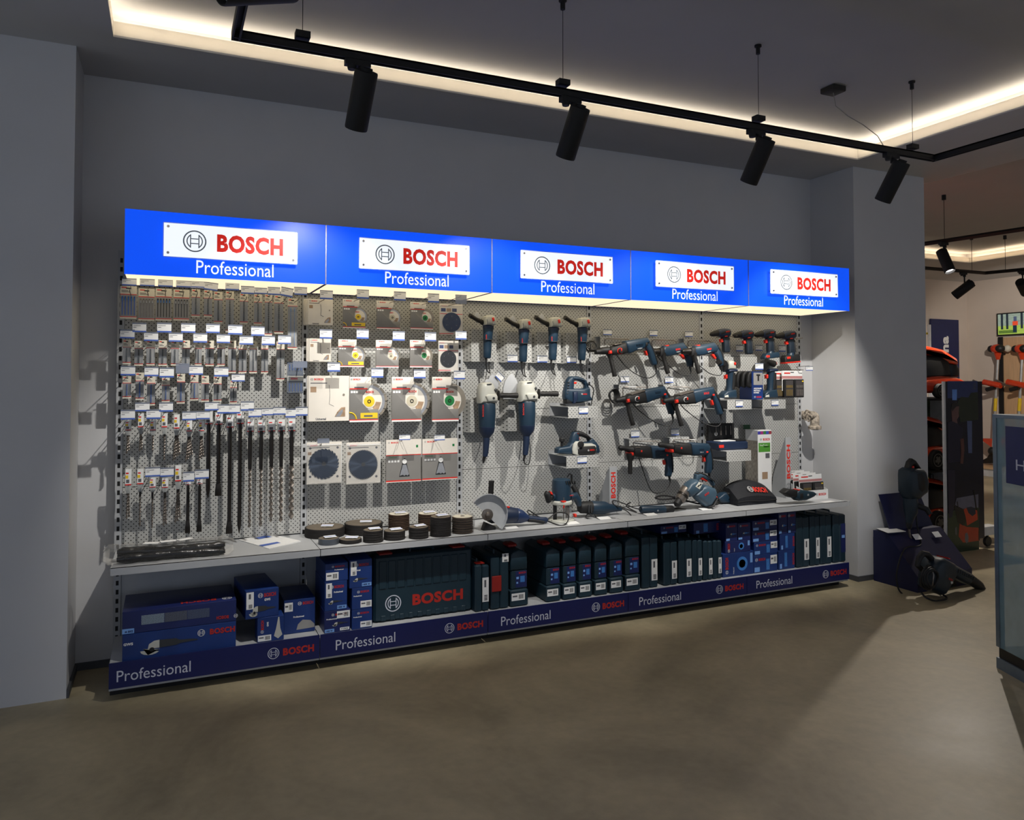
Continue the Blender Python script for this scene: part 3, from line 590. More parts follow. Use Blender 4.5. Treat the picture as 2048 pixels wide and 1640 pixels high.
def disc_pack(tr, x0, x1, y0, y1, cx, cy, rr, hub, label, seg=True):
    X0, X1, Z0, Z1 = rect(tr, x0, x1, y0, y1); w, h = X1-X0, Z1-Z0; y = tr.Y; c = tr.p(cx, cy); R = tr.r(rr, cx, cy)
    t = thing('diamond_disc_pack', label, 'cutting disc', ((X0+X1)/2, y, Z0), 'diamond disc packs')
    # sleeve with a cut-away upper right corner
    Rx = R*.98
    poly = [(X0, Z0), (X1-.01, Z0), (X1, Z0+.01), (X1, Z0+h*.26)]
    zc = Z0+h*.28
    poly += [(X1-(X1-c.x)*.45, zc), (c.x-.3*R, zc), (c.x-.3*R, Z1-h*.28), (c.x+.12*R, Z1-h*.28), (c.x+.12*R, Z1), (X0, Z1)]
    low = [(X0, Z0), (X1, Z0), (X1, zc), (c.x-.05*R, zc), (c.x-.35*R, c.z-.1*R), (c.x-.35*R, c.z+.35*R), (c.x-.1*R, Z1-h*.27), (X0, Z1-h*.27)]
    slv = MB().puff(low, y+.002, .010, .001).build('sleeve', gpack_m, t)
    up_ = MB().puff([(X0, Z1-h*.27), (c.x-.06*R, Z1-h*.27), (c.x+.1*R, Z1-h*.16), (c.x+.1*R, Z1), (X0, Z1)], y+.002, .010, .001).build('sleeve_top', wpack_m, t)
    e = y-.0042
    quad(slv, (X0, e, Z1-h*.275), VX*(c.x-.1*R-X0), VZ*h*.022, red_m, 'red_stripe'); quad(slv, (X0, e, Z0+h*.035), VX*w, VZ*h*.02, red_m, 'red_stripe'); quad(slv, (X0, e, Z0), VX*w, VZ*h*.035, white_m, 'bottom_strip')
    text('BOSCH', up_, (X0+w*.13, e, Z1-h*.075), VX*w*.24, VZ*h*.04, red_m, True); logo(up_, (X0+w*.07, e, Z1-h*.055), h*.024, ink_m)
    quad(up_, (X0+w*.16, e, Z1-h*.25), VX*w*.34, VZ*h*.03, ink_m, 'printed_line')
    for k in range(3): quad(slv, (X0+w*(.04+.09*k), e, Z1-h*.36), VX*w*.07, VZ*h*.05, white_m, 'printed_icon')
    if hub is yel_m:
        quad(slv, (X0+w*.38, e-.0003, Z0+h*.08), VX*w*.6, VZ*h*.12, yel_m, 'yellow_band')
        quad(slv, (X0+w*.5, e-.0006, Z0+h*.11), VX*w*.3, VZ*h*.04, ink_m, 'printed_line')
        vs = [(X0+R*.36*math.cos(a), e-.0002, Z0+h*.06+R*.36*math.sin(a)) for a in [math.pi*.5*k/8 for k in range(9)]]
        MB().tube(vs, R*.04, 4).build('yellow_arc_print', yel_m, slv)
    d = MB(); n = 14
    d.lathe([(R*.16, -.0012), (R*.88, -.0012), (R*.88, .0012), (R*.16, .0012)], (c.x, y+.006, c.z), (0, -1, 0), 36)
    dd = d.build('diamond_disc', disc_m, t)
    if seg:
        sg_ = MB()
        for k in range(n):
            a0, a1 = 2*math.pi*k/n+.03, 2*math.pi*(k+1)/n-.03
            vs = [(c.x+q*math.cos(a), y+.006+s, c.z+q*math.sin(a)) for s in (-.0018, .0018) for a in (a0, (a0+a1)/2, a1) for q in (R*.87, R)]
            sg_.add(vs, [(0, 1, 3, 2), (2, 3, 5, 4), (6, 8, 9, 7), (8, 10, 11, 9), (1, 7, 9, 3), (3, 9, 11, 5), (0, 2, 8, 6), (0, 6, 7, 1), (4, 5, 11, 10), (2, 4, 10, 8)])
        sg_.build('rim_segments', seg_m, dd, smooth=False)
    else: MB().lathe([(R*.86, -.0018), (R, -.0018), (R, .0018), (R*.86, .0018)], (c.x, y+.006, c.z), (0, -1, 0), 36).build('rim', seg_m, dd)
    MB().lathe([(R*.72, 0), (R*.72, .0012)], (c.x, y+.0045, c.z), (0, -1, 0), 30).build('inner_label', wpack_m, t)
    fan = [(c.x+R*.1, c.z), (c.x+R*.66, c.z-R*.05), (c.x+R*.52, c.z-R*.45), (c.x+R*.3, c.z-R*.6)]
    MB().puff(fan, y+.0025, .0012, 0).build('photo_print', tan_m, t)
    text('BOSCH', t, (c.x-.02, y+.0016, c.z+R*.44), VX*R*.42, VZ*R*.12, red_m, True)
    MB().lathe([(R*.36, 0), (R*.36, .004)], (c.x, y+.004, c.z), (0, -1, 0), 24).build('hub_ring', wpack_m, t)
    hb = MB().lathe([(R*.29, 0), (R*.29, .0055)], (c.x, y+.004, c.z), (0, -1, 0), 24).build('hub_label', hub, t)
    MB().lathe([(R*.10, 0), (R*.10, .0075), (R*.06, .0075), (R*.06, .004)], (c.x, y+.004, c.z), (0, -1, 0), 16).build('bore_ring', dsteel_m, t)
    return t
white_box(C, 62, 258, 150, 352, 'front white disc box in the top row', 4); white_box(C, 72, 243, 457, 640, 'front white disc box in the second row', 3); white_box(C, 65, 385, 748, 1104, 'front large white Universal disc box', 2, True)
hubs = [(yel_m, 'yellow'), (beige_m, 'beige'), (green_m, 'green')]
for i, (b, (hm, hn)) in enumerate(zip([(335, 512, 152, 378, 455, 288, 78), (598, 780, 165, 385, 722, 293, 75), (862, 1038, 175, 386, 978, 297, 74)], hubs)): disc_pack(C, *b, hm, 'small %s hub diamond disc pack in the top row' % hn, i != 2)
for i, (b, (hm, hn)) in enumerate(zip([(298, 500, 465, 680, 433, 588, 82), (592, 770, 470, 684, 710, 594, 74), (858, 1030, 470, 683, 970, 590, 72)], hubs)): disc_pack(C, *b, hm if i == 0 else (beige_m if i == 1 else green_m), 'small %s hub diamond disc pack in the second row' % hn, i != 2)
for i, (b, (hm, hn)) in enumerate(zip([(386, 610, 757, 1108, 540, 948, 146), (716, 945, 757, 1105, 873, 945, 150), (1031, 1238, 757, 1104, 1168, 942, 138)], hubs)): disc_pack(C, *b, hm, 'large %s hub diamond disc pack in the third row' % hn, i != 2)
def blister(tr, x0, x1, y0, y1, cx, cy, rr, m, label, saw=0):
    X0, X1, Z0, Z1 = rect(tr, x0, x1, y0, y1); w, h = X1-X0, Z1-Z0; y = tr.Y; c = tr.p(cx, cy); R = tr.r(rr, cx, cy)
    t = thing('saw_blade_pack' if saw else 'disc_blister_pack', label, 'saw blade' if saw else 'cutting disc', ((X0+X1)/2, y, Z0))
    cd = MB().box(X0, X1, y, y+.003, Z0, Z1).build('backing_card', wpack_m, t, smooth=False)
    e = y-.0006
    text('BOSCH', cd, (X0+w*.1, e, Z1-h*.09), VX*w*.2, VZ*h*.035, red_m, True); logo(cd, (X0+w*.05, e, Z1-h*.07), h*.02, ink_m)
    if not saw:
        for k in range(3): quad(cd, (X0+w*(.06+.24*k), e, Z1-h*.25), VX*w*.2, VZ*h*.11, [bx_m, tan_m, bx2_m][k], 'printed_photo')
        quad(cd, (X0, e, Z1-h*.33), VX*w, VZ*h*.02, red_m, 'red_stripe'); quad(cd, (X0, e, Z0+h*.02), VX*w*.6, VZ*h*.04, red_m, 'red_stripe')
    else:
        quad(cd, (X0+w*.05, e, Z1-h*.14), VX*w*.6, VZ*h*.018, ink_m, 'printed_line')
        for a, b in ((.1, .18), (.1, .86), (.88, .16), (.88, .86)): MB().lathe([(w*.035, 0), (w*.035, .0006)], (X0+w*a, y, Z0+h*b), (0, -1, 0), 14).build('corner_print', ink_m, cd)
        quad(cd, (X0+w*.03, e, Z1-h*.30), VX*w*.1, VZ*h*.07, tan_m, 'printed_icon')
    if saw:
        poly = []
        for k in range(saw):
            a = -2*math.pi*k/saw
            poly += [(c.x+R*.91*math.cos(a), c.z+R*.91*math.sin(a)), (c.x+R*math.cos(a+.35*6.28/saw), c.z+R*math.sin(a+.35*6.28/saw)), (c.x+R*math.cos(a-.02), c.z+R*math.sin(a-.02))]
        d = MB().puff(poly, y-.004, .002, 0).build('saw_blade', m, t, smooth=False)
        MB().lathe([(R*.14, 0), (R*.14, .001), (R*.06, .001)], (c.x, y-.005, c.z), (0, -1, 0), 18).build('bore_ring', dgrey_m, d)
    else:
        d = MB().lathe([(R*.17, -.001), (R, -.001), (R, .001), (R*.17, .001)], (c.x, y-.004, c.z), (0, -1, 0), 32).build('cutting_disc', m, t)
        for k in range(6):
            a = k*math.pi/3+.5; MB().lathe([(R*.05, 0), (R*.05, .0006)], (c.x+R*.62*math.cos(a), y-.005, c.z+R*.62*math.sin(a)), (0, -1, 0), 8).build('print_mark', ink_m, d)
    MB().bbox(X0, X1, y-.014, y-.0008, Z0+.003, Z1-.012, .006).build('clear_blister', clear_m, t)
blister(C, 1090, 1270, 188, 430, 1183, 330, 76, ldisc_m, 'clear pack with dark blue lacquered cutting disc'); blister(C, 1080, 1237, 475, 716, 1157, 617, 66, bdisc_m, 'clear pack with black cutting disc below the blue one')
blister(C, 52, 325, 1266, 1590, 185, 1435, 118, mat('saw_steel', (58, 70, 88), .32, metal=.75, noise=.1, scale=8, aniso=.9), 'left clear saw blade pack with coarse teeth', 26); blister(C, 362, 628, 1266, 1590, 493, 1440, 114, MT['saw_steel'], 'right clear saw blade pack with fine teeth', 54)
for i, b in enumerate([(672, 946, 1245, 1578), (955, 1230, 1238, 1560)]):
    X0, X1, Z0, Z1 = rect(C, *b); w, h = X1-X0, Z1-Z0; y = 4.66
    t = thing('saw_blade_box', 'grey saw blade box with tapered window, %s of the two' % ('left' if i == 0 else 'right'), 'saw blade', (X0+w/2, y, Z0))
    MB().bbox(X0, X1, y, y+.012, Z0, Z1, .0015).build('carton', gpack_m, t); e = y-.0008
    quad(t, (X0, e, Z1-h*.36), VX*w, VZ*h*.36, wpack_m, 'white_top_print'); quad(t, (X0, e-.0003, Z1-h*.375), VX*w, VZ*h*.018, red_m, 'red_stripe'); quad(t, (X0, e-.0003, Z0+h*.02), VX*w, VZ*h*.03, red_m, 'red_stripe'); quad(t, (X0, e, Z0), VX*w, VZ*h*.02, wpack_m, 'bottom_strip')
    text('BOSCH', t, (X0+w*.14, e-.0004, Z1-h*.09), VX*w*.2, VZ*h*.04, red_m, True); logo(t, (X0+w*.08, e-.0004, Z1-h*.07), h*.022, ink_m); quad(t, (X0+w*.85, e-.0004, Z1-h*.2), VX*w*.06, VZ*h*.06, green_m, 'green_square')
    text('OptiLine', t, (X0+w*.08, e-.0004, Z1-h*.44), VX*w*.22, VZ*h*.05, green_m)
    for k in range(4): quad(t, (X0+w*(.06+.085*k), e-.0004, Z1-h*.53), VX*w*.06, VZ*h*.05, white_m, 'printed_icon')
    wx = X0+w*.52; cz = Z1-h*.52; win = [(wx-w*.07, cz-.02), (wx-w*.05, cz+.012), (wx, cz+.022), (wx+w*.05, cz+.012), (wx+w*.07, cz-.02), (wx+w*.15, Z0+h*.13), (wx-w*.15, Z0+h*.13)]
    MB().puff(win, e, .001, 0).build('window', dink_m, t)
    MB().puff([(wx-w*.05, cz-.02), (wx+w*.05, cz-.02), (wx+w*.13, Z0+h*.18), (wx+w*.09, Z0+h*.145), (wx+w*.04, Z0+h*.17), (wx, Z0+h*.145), (wx-w*.05, Z0+h*.17), (wx-w*.13, Z0+h*.15)], e-.0008, .001, 0).build('saw_blade', disc_m, t)
    MB().lathe([(w*.065, 0), (w*.065, .001)], (wx, e-.001, cz), (0, -1, 0), 16).build('hub', white_m, t)
for rn, lst in (('top row', [(157, 255, 85, 150), (445, 537, 78, 145), (735, 825, 95, 160), (1000, 1085, 110, 175), (1215, 1300, 120, 185)]), ('second row', [(155, 250, 390, 458), (443, 535, 390, 458), (725, 817, 405, 473), (975, 1062, 412, 478), (1215, 1300, 403, 465)]), ('third row', [(215, 312, 648, 715), (558, 650, 693, 762), (890, 980, 703, 768), (1203, 1287, 712, 775)]), ('bottom row', [(137, 228, 1240, 1275), (775, 860, 1210, 1250), (1050, 1130, 1212, 1252)])):
    for i, r in enumerate(lst): hook(CU if rn == 'top row' else CT, *r, 'price tag over the %s of disc packs, %s from the left' % (rn, ORD[i]), 'disc price tags', blank=(rn == 'top row' and i == 4) or (rn == 'bottom row' and i == 0))
# ---------------------------------------------------------------- power tools on the perforated wall
def pf(tr, t, name, pts, m, th, b=.006, dy=0, parent=None, label=None):
    return MB().puff(tr.xz(pts), tr.Y+dy, th, b).build(name, m, parent or t, label=label)
def tb(tr, t, name, pts, r, m, n=12, parent=None, flat=1):
    """tube through traced points (x, y, dy); r in crop pixels"""
    P = [tr.p(q[0], q[1], q[2] if len(q) > 2 else 0) for q in pts]
    R = [tr.r(k, pts[0][0], pts[0][1]) for k in (r if isinstance(r, (list, tuple)) else [r]*len(pts))]
    return MB().tube(P, R, n, flat=flat).build(name, m, parent or t)
def smoothp(pts, k=6):
    P = [tuple(q)+(0,)*(3-len(q)) for q in pts]; o = []
    for i in range(len(P)-1):
        p0, p1, p2, p3 = P[max(i-1, 0)], P[i], P[i+1], P[min(i+2, len(P)-1)]
        for j in range(k):
            s = j/k; o.append(tuple(.5*((2*p1[d])+(-p0[d]+p2[d])*s+(2*p0[d]-5*p1[d]+4*p2[d]-p3[d])*s*s+(-p0[d]+3*p1[d]-3*p2[d]+p3[d])*s**3) for d in range(3)))
    return o+[P[-1]]
def cord(tr, t, pts, r=.0036, m=None, name='cord'):
    P = [tr.p(*q) for q in smoothp(pts)]; return MB().tube(P, r, 6).build(name, m or rub_m, t)
def bracket(tr, x0, xf, x1, y0, y1, label, depth=.07):
    """perforated sheet bent out from the wall: slanted left flank and flat front"""
    a, f, b = tr.p(x0, (y0+y1)/2).x, tr.p(xf, (y0+y1)/2).x, tr.p(x1, (y0+y1)/2).x; z1, z0 = tr.p(xf, y0).z, tr.p(xf, y1).z; yb, yf = YP, YP-depth; th = .003
    t = thing('tool_bracket', label, 'bracket', ((a+b)/2, YP, z0), 'perforated tool brackets')
    m = MB().add([(a, yb, z0), (f, yf, z0), (f, yf+th, z0), (a+th, yb, z0), (a, yb, z1), (f, yf, z1), (f, yf+th, z1), (a+th, yb, z1)], [(0, 3, 2, 1), (4, 5, 6, 7), (0, 1, 5, 4), (1, 2, 6, 5), (2, 3, 7, 6), (3, 0, 4, 7)])
    m.build('bracket_flank', pm, t, smooth=False); MB().box(f, b, yf, yf+th, z0, z1).build('bracket_front', pm, t, smooth=False)
    MB().box(b-th, b, yf+th, yb, z0, z1).build('bracket_side', grey_m, t, smooth=False)
def wcard(tr, x0, x1, y0, y1, label, tilt=0, group='wall price cards'):
    X0, X1, Z0, Z1 = rect(tr, x0, x1, y0, y1); t = thing('price_card', label, 'price tag', ((X0+X1)/2, tr.Y, Z0), group)
    card_tag(t, X0, X1, Z0, Z1, tr.Y-.002, tilt); return t
D = Tr('D', 4.63); DW = Tr('D', YP)
DB = Tr('D', 4.71)
for i, b in enumerate([(162, 205, 438, 272, 577), (490, 535, 768, 296, 585), (778, 818, 1042, 297, 590), (1045, 1088, 1308, 307, 595)]): bracket(DB, *b, 'grey perforated bracket behind the %s small grinder' % ORD[i])
for i, b in enumerate([(158, 192, 432, 935, 1243), (512, 550, 800, 935, 1232)]): bracket(DB, *b, 'tall grey perforated bracket behind the %s large grinder' % ('left' if i == 0 else 'right'))
for i, r in enumerate([(538, 630, 518, 582), (818, 910, 525, 585), (1095, 1180, 535, 588)]): wcard(Tr('D', 4.71), *r, 'price card on the bracket of the %s small grinder' % ORD[i+1])
knurl_m = mat('black_grip', (24, 22, 20), .6, bump=.3, scale=120)
def small_grinder(tr, ox, oy, label, head=None, guard=True, dx=0):
    """ox, oy: offset in crop pixels from the first grinder"""
    q = lambda pts: [(a[0]+ox, a[1]+oy, *a[2:]) for a in pts]
    base = tr.p(350+ox, 545+oy); t = thing('angle_grinder', label, 'grinder', base, 'small angle grinders')
    tb(tr, t, 'motor_body', q([(357, 262), (356, 300), (353, 372), (352, 375), (350, 470), (347, 535), (346, 545)]), [50, 47, 43, 41, 39, 37, 30], blue_m, 20)
    tb(tr, t, 'collar', q([(359, 236), (358, 240), (357, 266), (357, 270)]), [48, 53, 52, 46], navy_m, 20)
    hd = pf(tr, t, 'gear_head', q([(310, 236), (308, 190), (315, 158), (332, 148), (375, 148), (396, 158), (406, 185), (410, 236)]), lgrey_m, .085, .012, -.012)
    for k in range(4): tb(tr, t, 'cooling_fin', q([(318+k*14, 186+k*2, -.052), (324+k*14, 230, -.054)]), 2.6, dgrey_m, 5, parent=hd)
    pf(tr, t, 'lock_button', q([(362, 172), (380, 168), (387, 200), (370, 206)]), redp_m, .016, .003, -.054)
    tb(tr, t, 'side_handle', q([(330, 216, .01), (300, 208, .0), (294, 205, -.005), (240, 186, -.02), (200, 168, -.035), (172, 154, -.045), (158, 148, -.048)]), [24, 25, 20, 19, 19, 21, 20], knurl_m, 16)
    if guard: pf(tr, t, 'wheel_guard', q([(300, 215), (262, 212), (238, 168), (248, 128), (268, 105), (282, 120), (302, 160)]), grey_m, .012, .003, .03)
    text('BOSCH', t, tr.p(331+ox, 366+oy, -.028), VZ*tr.r(40), -VX*tr.r(11), red2_m, True)
    pf(tr, t, 'seam_ring', q([(310, 371), (396, 371), (396, 376), (310, 376)]), dgrey_m, .09, .001)
    tb(tr, t, 'strain_relief', q([(336, 540), (337, 580), (342, 640)]), [11, 9, 6], rub_m, 8)
    cord(tr, t, q([(341, 630), (352, 668), (378, 686), (398, 670, .05), (420, 590, .10), (440, 480, .12), (445, 320, .12)]))
    return t
small_grinder(D, 0, 0, 'small blue angle grinder leftmost on its bracket'); small_grinder(D, 335, 35, 'small blue angle grinder second from the left'); small_grinder(D, 612, 18, 'small blue angle grinder third from the left'); small_grinder(D, 885, 20, 'small blue angle grinder rightmost of the four', guard=False)
def big_grinder(tr, ox, oy, label, gpoly, cpts):
    q = lambda pts: [(a[0]+ox, a[1]+oy, *a[2:]) for a in pts]
    t = thing('large_angle_grinder', label, 'grinder', tr.p(340+ox, 1465+oy), 'large angle grinders')
    tb(tr, t, 'motor_body', q([(345, 962), (345, 975), (346, 1100), (345, 1190), (343, 1230), (340, 1285)]), [76, 82, 80, 76, 70, 34], blue_m, 20)
    tb(tr, t, 'rear_cover', q([(345, 1184), (345, 1190), (343, 1235), (340, 1288)]), [70, 77.5, 71, 34], navy_m, 20)
    tb(tr, t, 'rear_handle', q([(341, 1270), (340, 1330), (334, 1420), (328, 1466)]), [33, 32, 28, 24], navy_m, 14)
    hd = pf(tr, t, 'gear_head', q([(268, 968), (262, 900), (270, 820), (282, 786), (310, 772), (360, 770), (388, 786), (402, 815), (410, 850), (424, 900), (424, 968)]), lgrey_m, .11, .025)
    pf(tr, t, 'bearing_cover', q([(300, 900), (318, 882), (400, 882), (412, 905), (408, 945), (322, 950)]), lgrey_m, .03, .008, -.055, parent=hd)
    MB().lathe([(.008, 0), (.008, .006), (.004, .006)], tr.p(370+ox, 918+oy, -.068), (0, -1, 0), 12).build('spindle_hole', dgrey_m, hd)
    pf(tr, t, 'lock_button', q([(385, 838), (402, 828), (410, 850), (395, 862)]), dgrey_m, .03, .005, -.045)
    pf(tr, t, 'vent_slot', q([(318, 786), (360, 782), (360, 790), (318, 794)]), dgrey_m, .01, .001, -.054, parent=hd)
    MB().lathe([(tr.r(20), 0), (tr.r(46), .004), (tr.r(46), .009), (tr.r(22), .016)], tr.p(430+ox, 893+oy, -.03), (1, -.12, 0), 20).build('handle_flange', rub_m, t)
    tb(tr, t, 'side_handle', q([(445, 893, -.033), (470, 893, -.035), (530, 893, -.04), (590, 893, -.044), (608, 893, -.046)]), [20, 24, 23, 26, 24], knurl_m, 16)
    pf(tr, t, 'wheel_guard', gpoly, grey_m, .02, .004, .05)
    text('BOSCH', t, tr.p(293+ox, 1090+oy, -.046), VZ*tr.r(105), -VX*tr.r(15), red2_m, True)
    tb(tr, t, 'strain_relief', q([(328, 1455), (322, 1490), (312, 1525)]), [14, 12, 8], rub_m, 8)
    cord(tr, t, cpts)
big_grinder(D, 0, 0, 'large blue angle grinder with silver head on the left', [(350, 760), (372, 730), (430, 690), (470, 745), (482, 780), (472, 830), (440, 850), (352, 850)], [(310, 1528), (330, 1490, .04), (385, 1400, .1), (412, 1240, .13), (440, 1160, .14), (468, 1020, .13), (440, 920, .1)])
big_grinder(D, 375, -15, 'large blue angle grinder with silver head on the right', [(660, 930), (525, 930), (522, 830), (540, 760), (575, 705), (605, 684), (648, 740), (662, 780)], [(697, 1500), (700, 1530), (735, 1540), (775, 1480, .04), (795, 1350, .08), (788, 1220, .12), (805, 1040, .13), (800, 960, .12)])
wcard(Tr('D', 4.66), 428, 500, 692, 748, 'tilted price card stuck on the left large grinder guard', -.72)
def tray(tr, xl, xf, x1, y0, y1, label, group='perforated tool trays', depth=.27):
    """sheet tray hooked into the wall: top, drilled front, short bottom return; open at the sides"""
    f0, f1 = tr.p(xf, (y0+y1)/2).x, tr.p(x1, (y0+y1)/2).x; z1, z0 = tr.p((xf+x1)/2, y0).z, tr.p((xf+x1)/2, y1).z; yf = tr.Y
    t = thing('tool_tray', label, 'tray', ((f0+f1)/2, (yf+YP)/2, z0), group)
    MB().box(f0, f1, yf, YP, z1-.003, z1).build('tray_top', grey_m, t, smooth=False); MB().box(f0, f1, yf-.003, yf, z0, z1).build('tray_front', pm, t, smooth=False)
    MB().box(f0, f1, yf, YP, z0, z0+.003).build('tray_bottom', grey_m, t, smooth=False); MB().box(f0, f1, YP-.004, YP, z0, z1+.02).build('tray_back', grey_m, t, smooth=False)
    return f0, f1, z0, z1
DF = Tr('D', 4.52)
tray(DF, 965, 1105, 1388, 998, 1105, 'grey tray carrying the jigsaw'); tray(DF, 955, 1090, 1388, 1460, 1570, 'grey tray carrying the planer')
wcard(Tr('D', 4.515), 1207, 1292, 1003, 1065, 'price card on the jigsaw tray'); wcard(Tr('D', 4.515), 1193, 1280, 1468, 1528, 'price card on the planer tray')
DJ = Tr('D', 4.60)
t = thing('jigsaw', 'blue jigsaw with loop handle standing on its tray', 'jigsaw', DJ.p(1180, 985))
pf(DJ, t, 'motor_body', [(1062, 905), (1066, 850), (1080, 828), (1232, 830), (1290, 815), (1298, 850), (1300, 900), (1315, 922), (1310, 940), (1240, 958), (1130, 968), (1068, 930)], blue_m, .07, .014)
pf(DJ, t, 'front_column', [(1066, 860), (1078, 795), (1092, 748), (1112, 722), (1140, 714), (1152, 740), (1146, 860)], blue_m, .06, .014)
pf(DJ, t, 'handle', [(1130, 716), (1185, 714), (1230, 728), (1270, 752), (1290, 790), (1292, 850), (1250, 850), (1256, 800), (1235, 772), (1190, 757), (1140, 757)], blue_m, .05, .015)
pf(DJ, t, 'trigger', [(1142, 742), (1152, 742), (1155, 768), (1178, 768), (1178, 786), (1150, 788), (1144, 775)], redp_m, .03, .004)
pf(DJ, t, 'blade_guard', [(1072, 905), (1122, 905), (1126, 975), (1078, 972)], rub_m, .06, .006)
pf(DJ, t, 'shoe_bracket', [(1126, 860), (1172, 855), (1172, 930), (1150, 965), (1130, 970)], navy_m, .05, .008, -.022)
pf(DJ, t, 'base_plate', [(1050, 972), (1240, 962), (1245, 980), (1240, 988), (1060, 990)], dgrey_m, .08, .003)
text('BOSCH', t, DJ.p(1222, 888, -.0365), VX*DJ.r(44), VZ*DJ.r(14), red_m, True); logo(t, DJ.p(1213, 880, -.0365), DJ.r(8), white_m)
for k in range(5): pf(DJ, t, 'vent_slot', [(1074+k*3, 880-k*26), (1088+k*3, 878-k*26), (1088+k*3, 870-k*26), (1074+k*3, 872-k*26)], dgrey_m, .072, .001)
cord(DJ, t, [(1285, 780), (1330, 800, .02), (1375, 825, .05), (1415, 850, .1), (1425, 910, .13), (1412, 1010, .14), (1392, 1070, .14)])
DPn = Tr('D', 4.60)
t = thing('electric_planer', 'blue electric planer with black belt cover on its tray', 'planer', DPn.p(1180, 1452))
pf(DPn, t, 'body', [(992, 1440), (994, 1400), (1010, 1385), (1100, 1372), (1120, 1340), (1200, 1338), (1280, 1335), (1340, 1318), (1380, 1370), (1388, 1420), (1375, 1448), (1100, 1452)], blue_m, .07, .012)
pf(DPn, t, 'front_column', [(1116, 1360), (1130, 1290), (1150, 1240), (1190, 1236), (1202, 1290), (1198, 1360)], blue_m, .05, .012)
pf(DPn, t, 'rear_column', [(1290, 1350), (1296, 1310), (1325, 1298), (1352, 1325), (1375, 1365)], blue_m, .05, .01)
pf(DPn, t, 'handle', [(1150, 1245), (1175, 1228), (1225, 1235), (1280, 1262), (1325, 1305), (1330, 1340), (1300, 1330), (1278, 1302), (1230, 1285), (1175, 1280)], rub_m, .045, .014)
pf(DPn, t, 'trigger', [(1180, 1292), (1205, 1292), (1208, 1312), (1185, 1316)], redp_m, .03, .004); pf(DPn, t, 'lock_button', [(1172, 1250), (1186, 1248), (1188, 1262), (1174, 1264)], redp_m, .05, .003)
pf(DPn, t, 'belt_housing', [(1118, 1400), (1128, 1350), (1150, 1325), (1185, 1325), (1205, 1345), (1300, 1345), (1335, 1360), (1342, 1400), (1335, 1440), (1160, 1455), (1125, 1440)], lgrey_m, .02, .006, -.04)
pf(DPn, t, 'belt_cover', [(1165, 1400), (1200, 1372), (1320, 1366), (1335, 1385), (1332, 1430), (1315, 1448), (1180, 1452), (1165, 1440)], rub_m, .022, .006, -.046)
MB().lathe([(DPn.r(28), 0), (DPn.r(28), .02), (DPn.r(20), .021)], DPn.p(1185, 1352, -.05), (0, -1, 0), 18).build('dust_port', rub_m, t)
MB().lathe([(DPn.r(14), 0), (DPn.r(14), .035), (DPn.r(27), .04), (DPn.r(27), .058), (DPn.r(20), .064)], DPn.p(1048, 1385), (0, 0, 1), 18).build('depth_knob', rub_m, t)
MB().box(DPn.p(992, 1440).x, DPn.p(1380, 1440).x, 4.56, 4.64, DF.p(1200, 1459).z+.0005, DPn.p(1180, 1446).z).build('sole_plate', lgrey_m, t)
text('BOSCH', t, DPn.p(1272, 1412, -.0585), VX*DPn.r(48), VZ*DPn.r(15), red_m, True); logo(t, DPn.p(1258, 1407, -.0585), DPn.r(9), white_m)
cord(DPn, t, [(1350, 1335), (1385, 1345, .02), (1402, 1365, .04), (1385, 1400, .06), (1385, 1440, .1), (1370, 1475, .15), (1300, 1500, .17)])

t.location.z += .004
# ---- rotary hammers and drills
E_ = Tr('E', 4.62); Eb = Tr('E', 4.53)
def cradle(tr, xl, xf, x1, y0, y1, label):
    """small perforated holder plate with a wire loop"""
    a, b = tr.p(xf, (y0+y1)/2).x, tr.p(x1, (y0+y1)/2).x; z1, z0 = tr.p((xf+x1)/2, y0).z, tr.p((xf+x1)/2, y1).z; yf = YP-.075
    t = thing('tool_holder', label, 'tool holder', ((a+b)/2, YP, z0), 'hammer drill holders')
    MB().box(a, b, yf, yf+.003, z0, z1).build('front_plate', pm, t, smooth=False); MB().box(a, b, yf+.003, YP, z1-.003, z1).build('top_plate', grey_m, t, smooth=False); MB().box(a, b, YP-.003, YP, z0, z1).build('back_plate', grey_m, t, smooth=False)
    m = (b-a)*.18; zt = z1-.025
    MB().tube([(a+m, yf-.002, z0+.02), (a+m, yf-.002, zt), (a+m+.012, yf-.012, zt+.008), (b+.02, 4.68, zt+.005), (b+.03, 4.665, zt-.004), (b+.03, 4.665, zt-.05)], .0034, 6).build('wire_loop', steel_m, t)
EC = Tr('E', 4.712)
for i, c in enumerate([(88, 135, 338, 235, 335), (500, 556, 745, 245, 340), (838, 878, 1060, 252, 345), (268, 300, 490, 660, 775), (650, 697, 870, 660, 760), (350, 392, 588, 1140, 1230), (700, 748, 925, 1128, 1210)]):
    cradle(EC, *c, 'grey holder plate behind the %s' % ['large top left hammer drill', 'top middle drill', 'top right drill', 'left hammer drill of the middle row', 'right hammer drill of the middle row', 'left hammer drill of the bottom row', 'right hammer drill of the bottom row'][i])
for i, c in enumerate([(160, 235, 175, 222), (572, 640, 180, 230), (886, 953, 192, 238), (315, 388, 590, 640), (710, 780, 595, 645), (407, 480, 1072, 1128), (762, 830, 1055, 1110)]):
    wcard(Tr('E', 4.76), *c, 'price card above the %s' % ['large top left hammer drill', 'top middle drill', 'top right drill', 'left hammer drill of the middle row', 'right hammer drill of the middle row', 'left hammer drill of the bottom row', 'right hammer drill of the bottom row'][i])
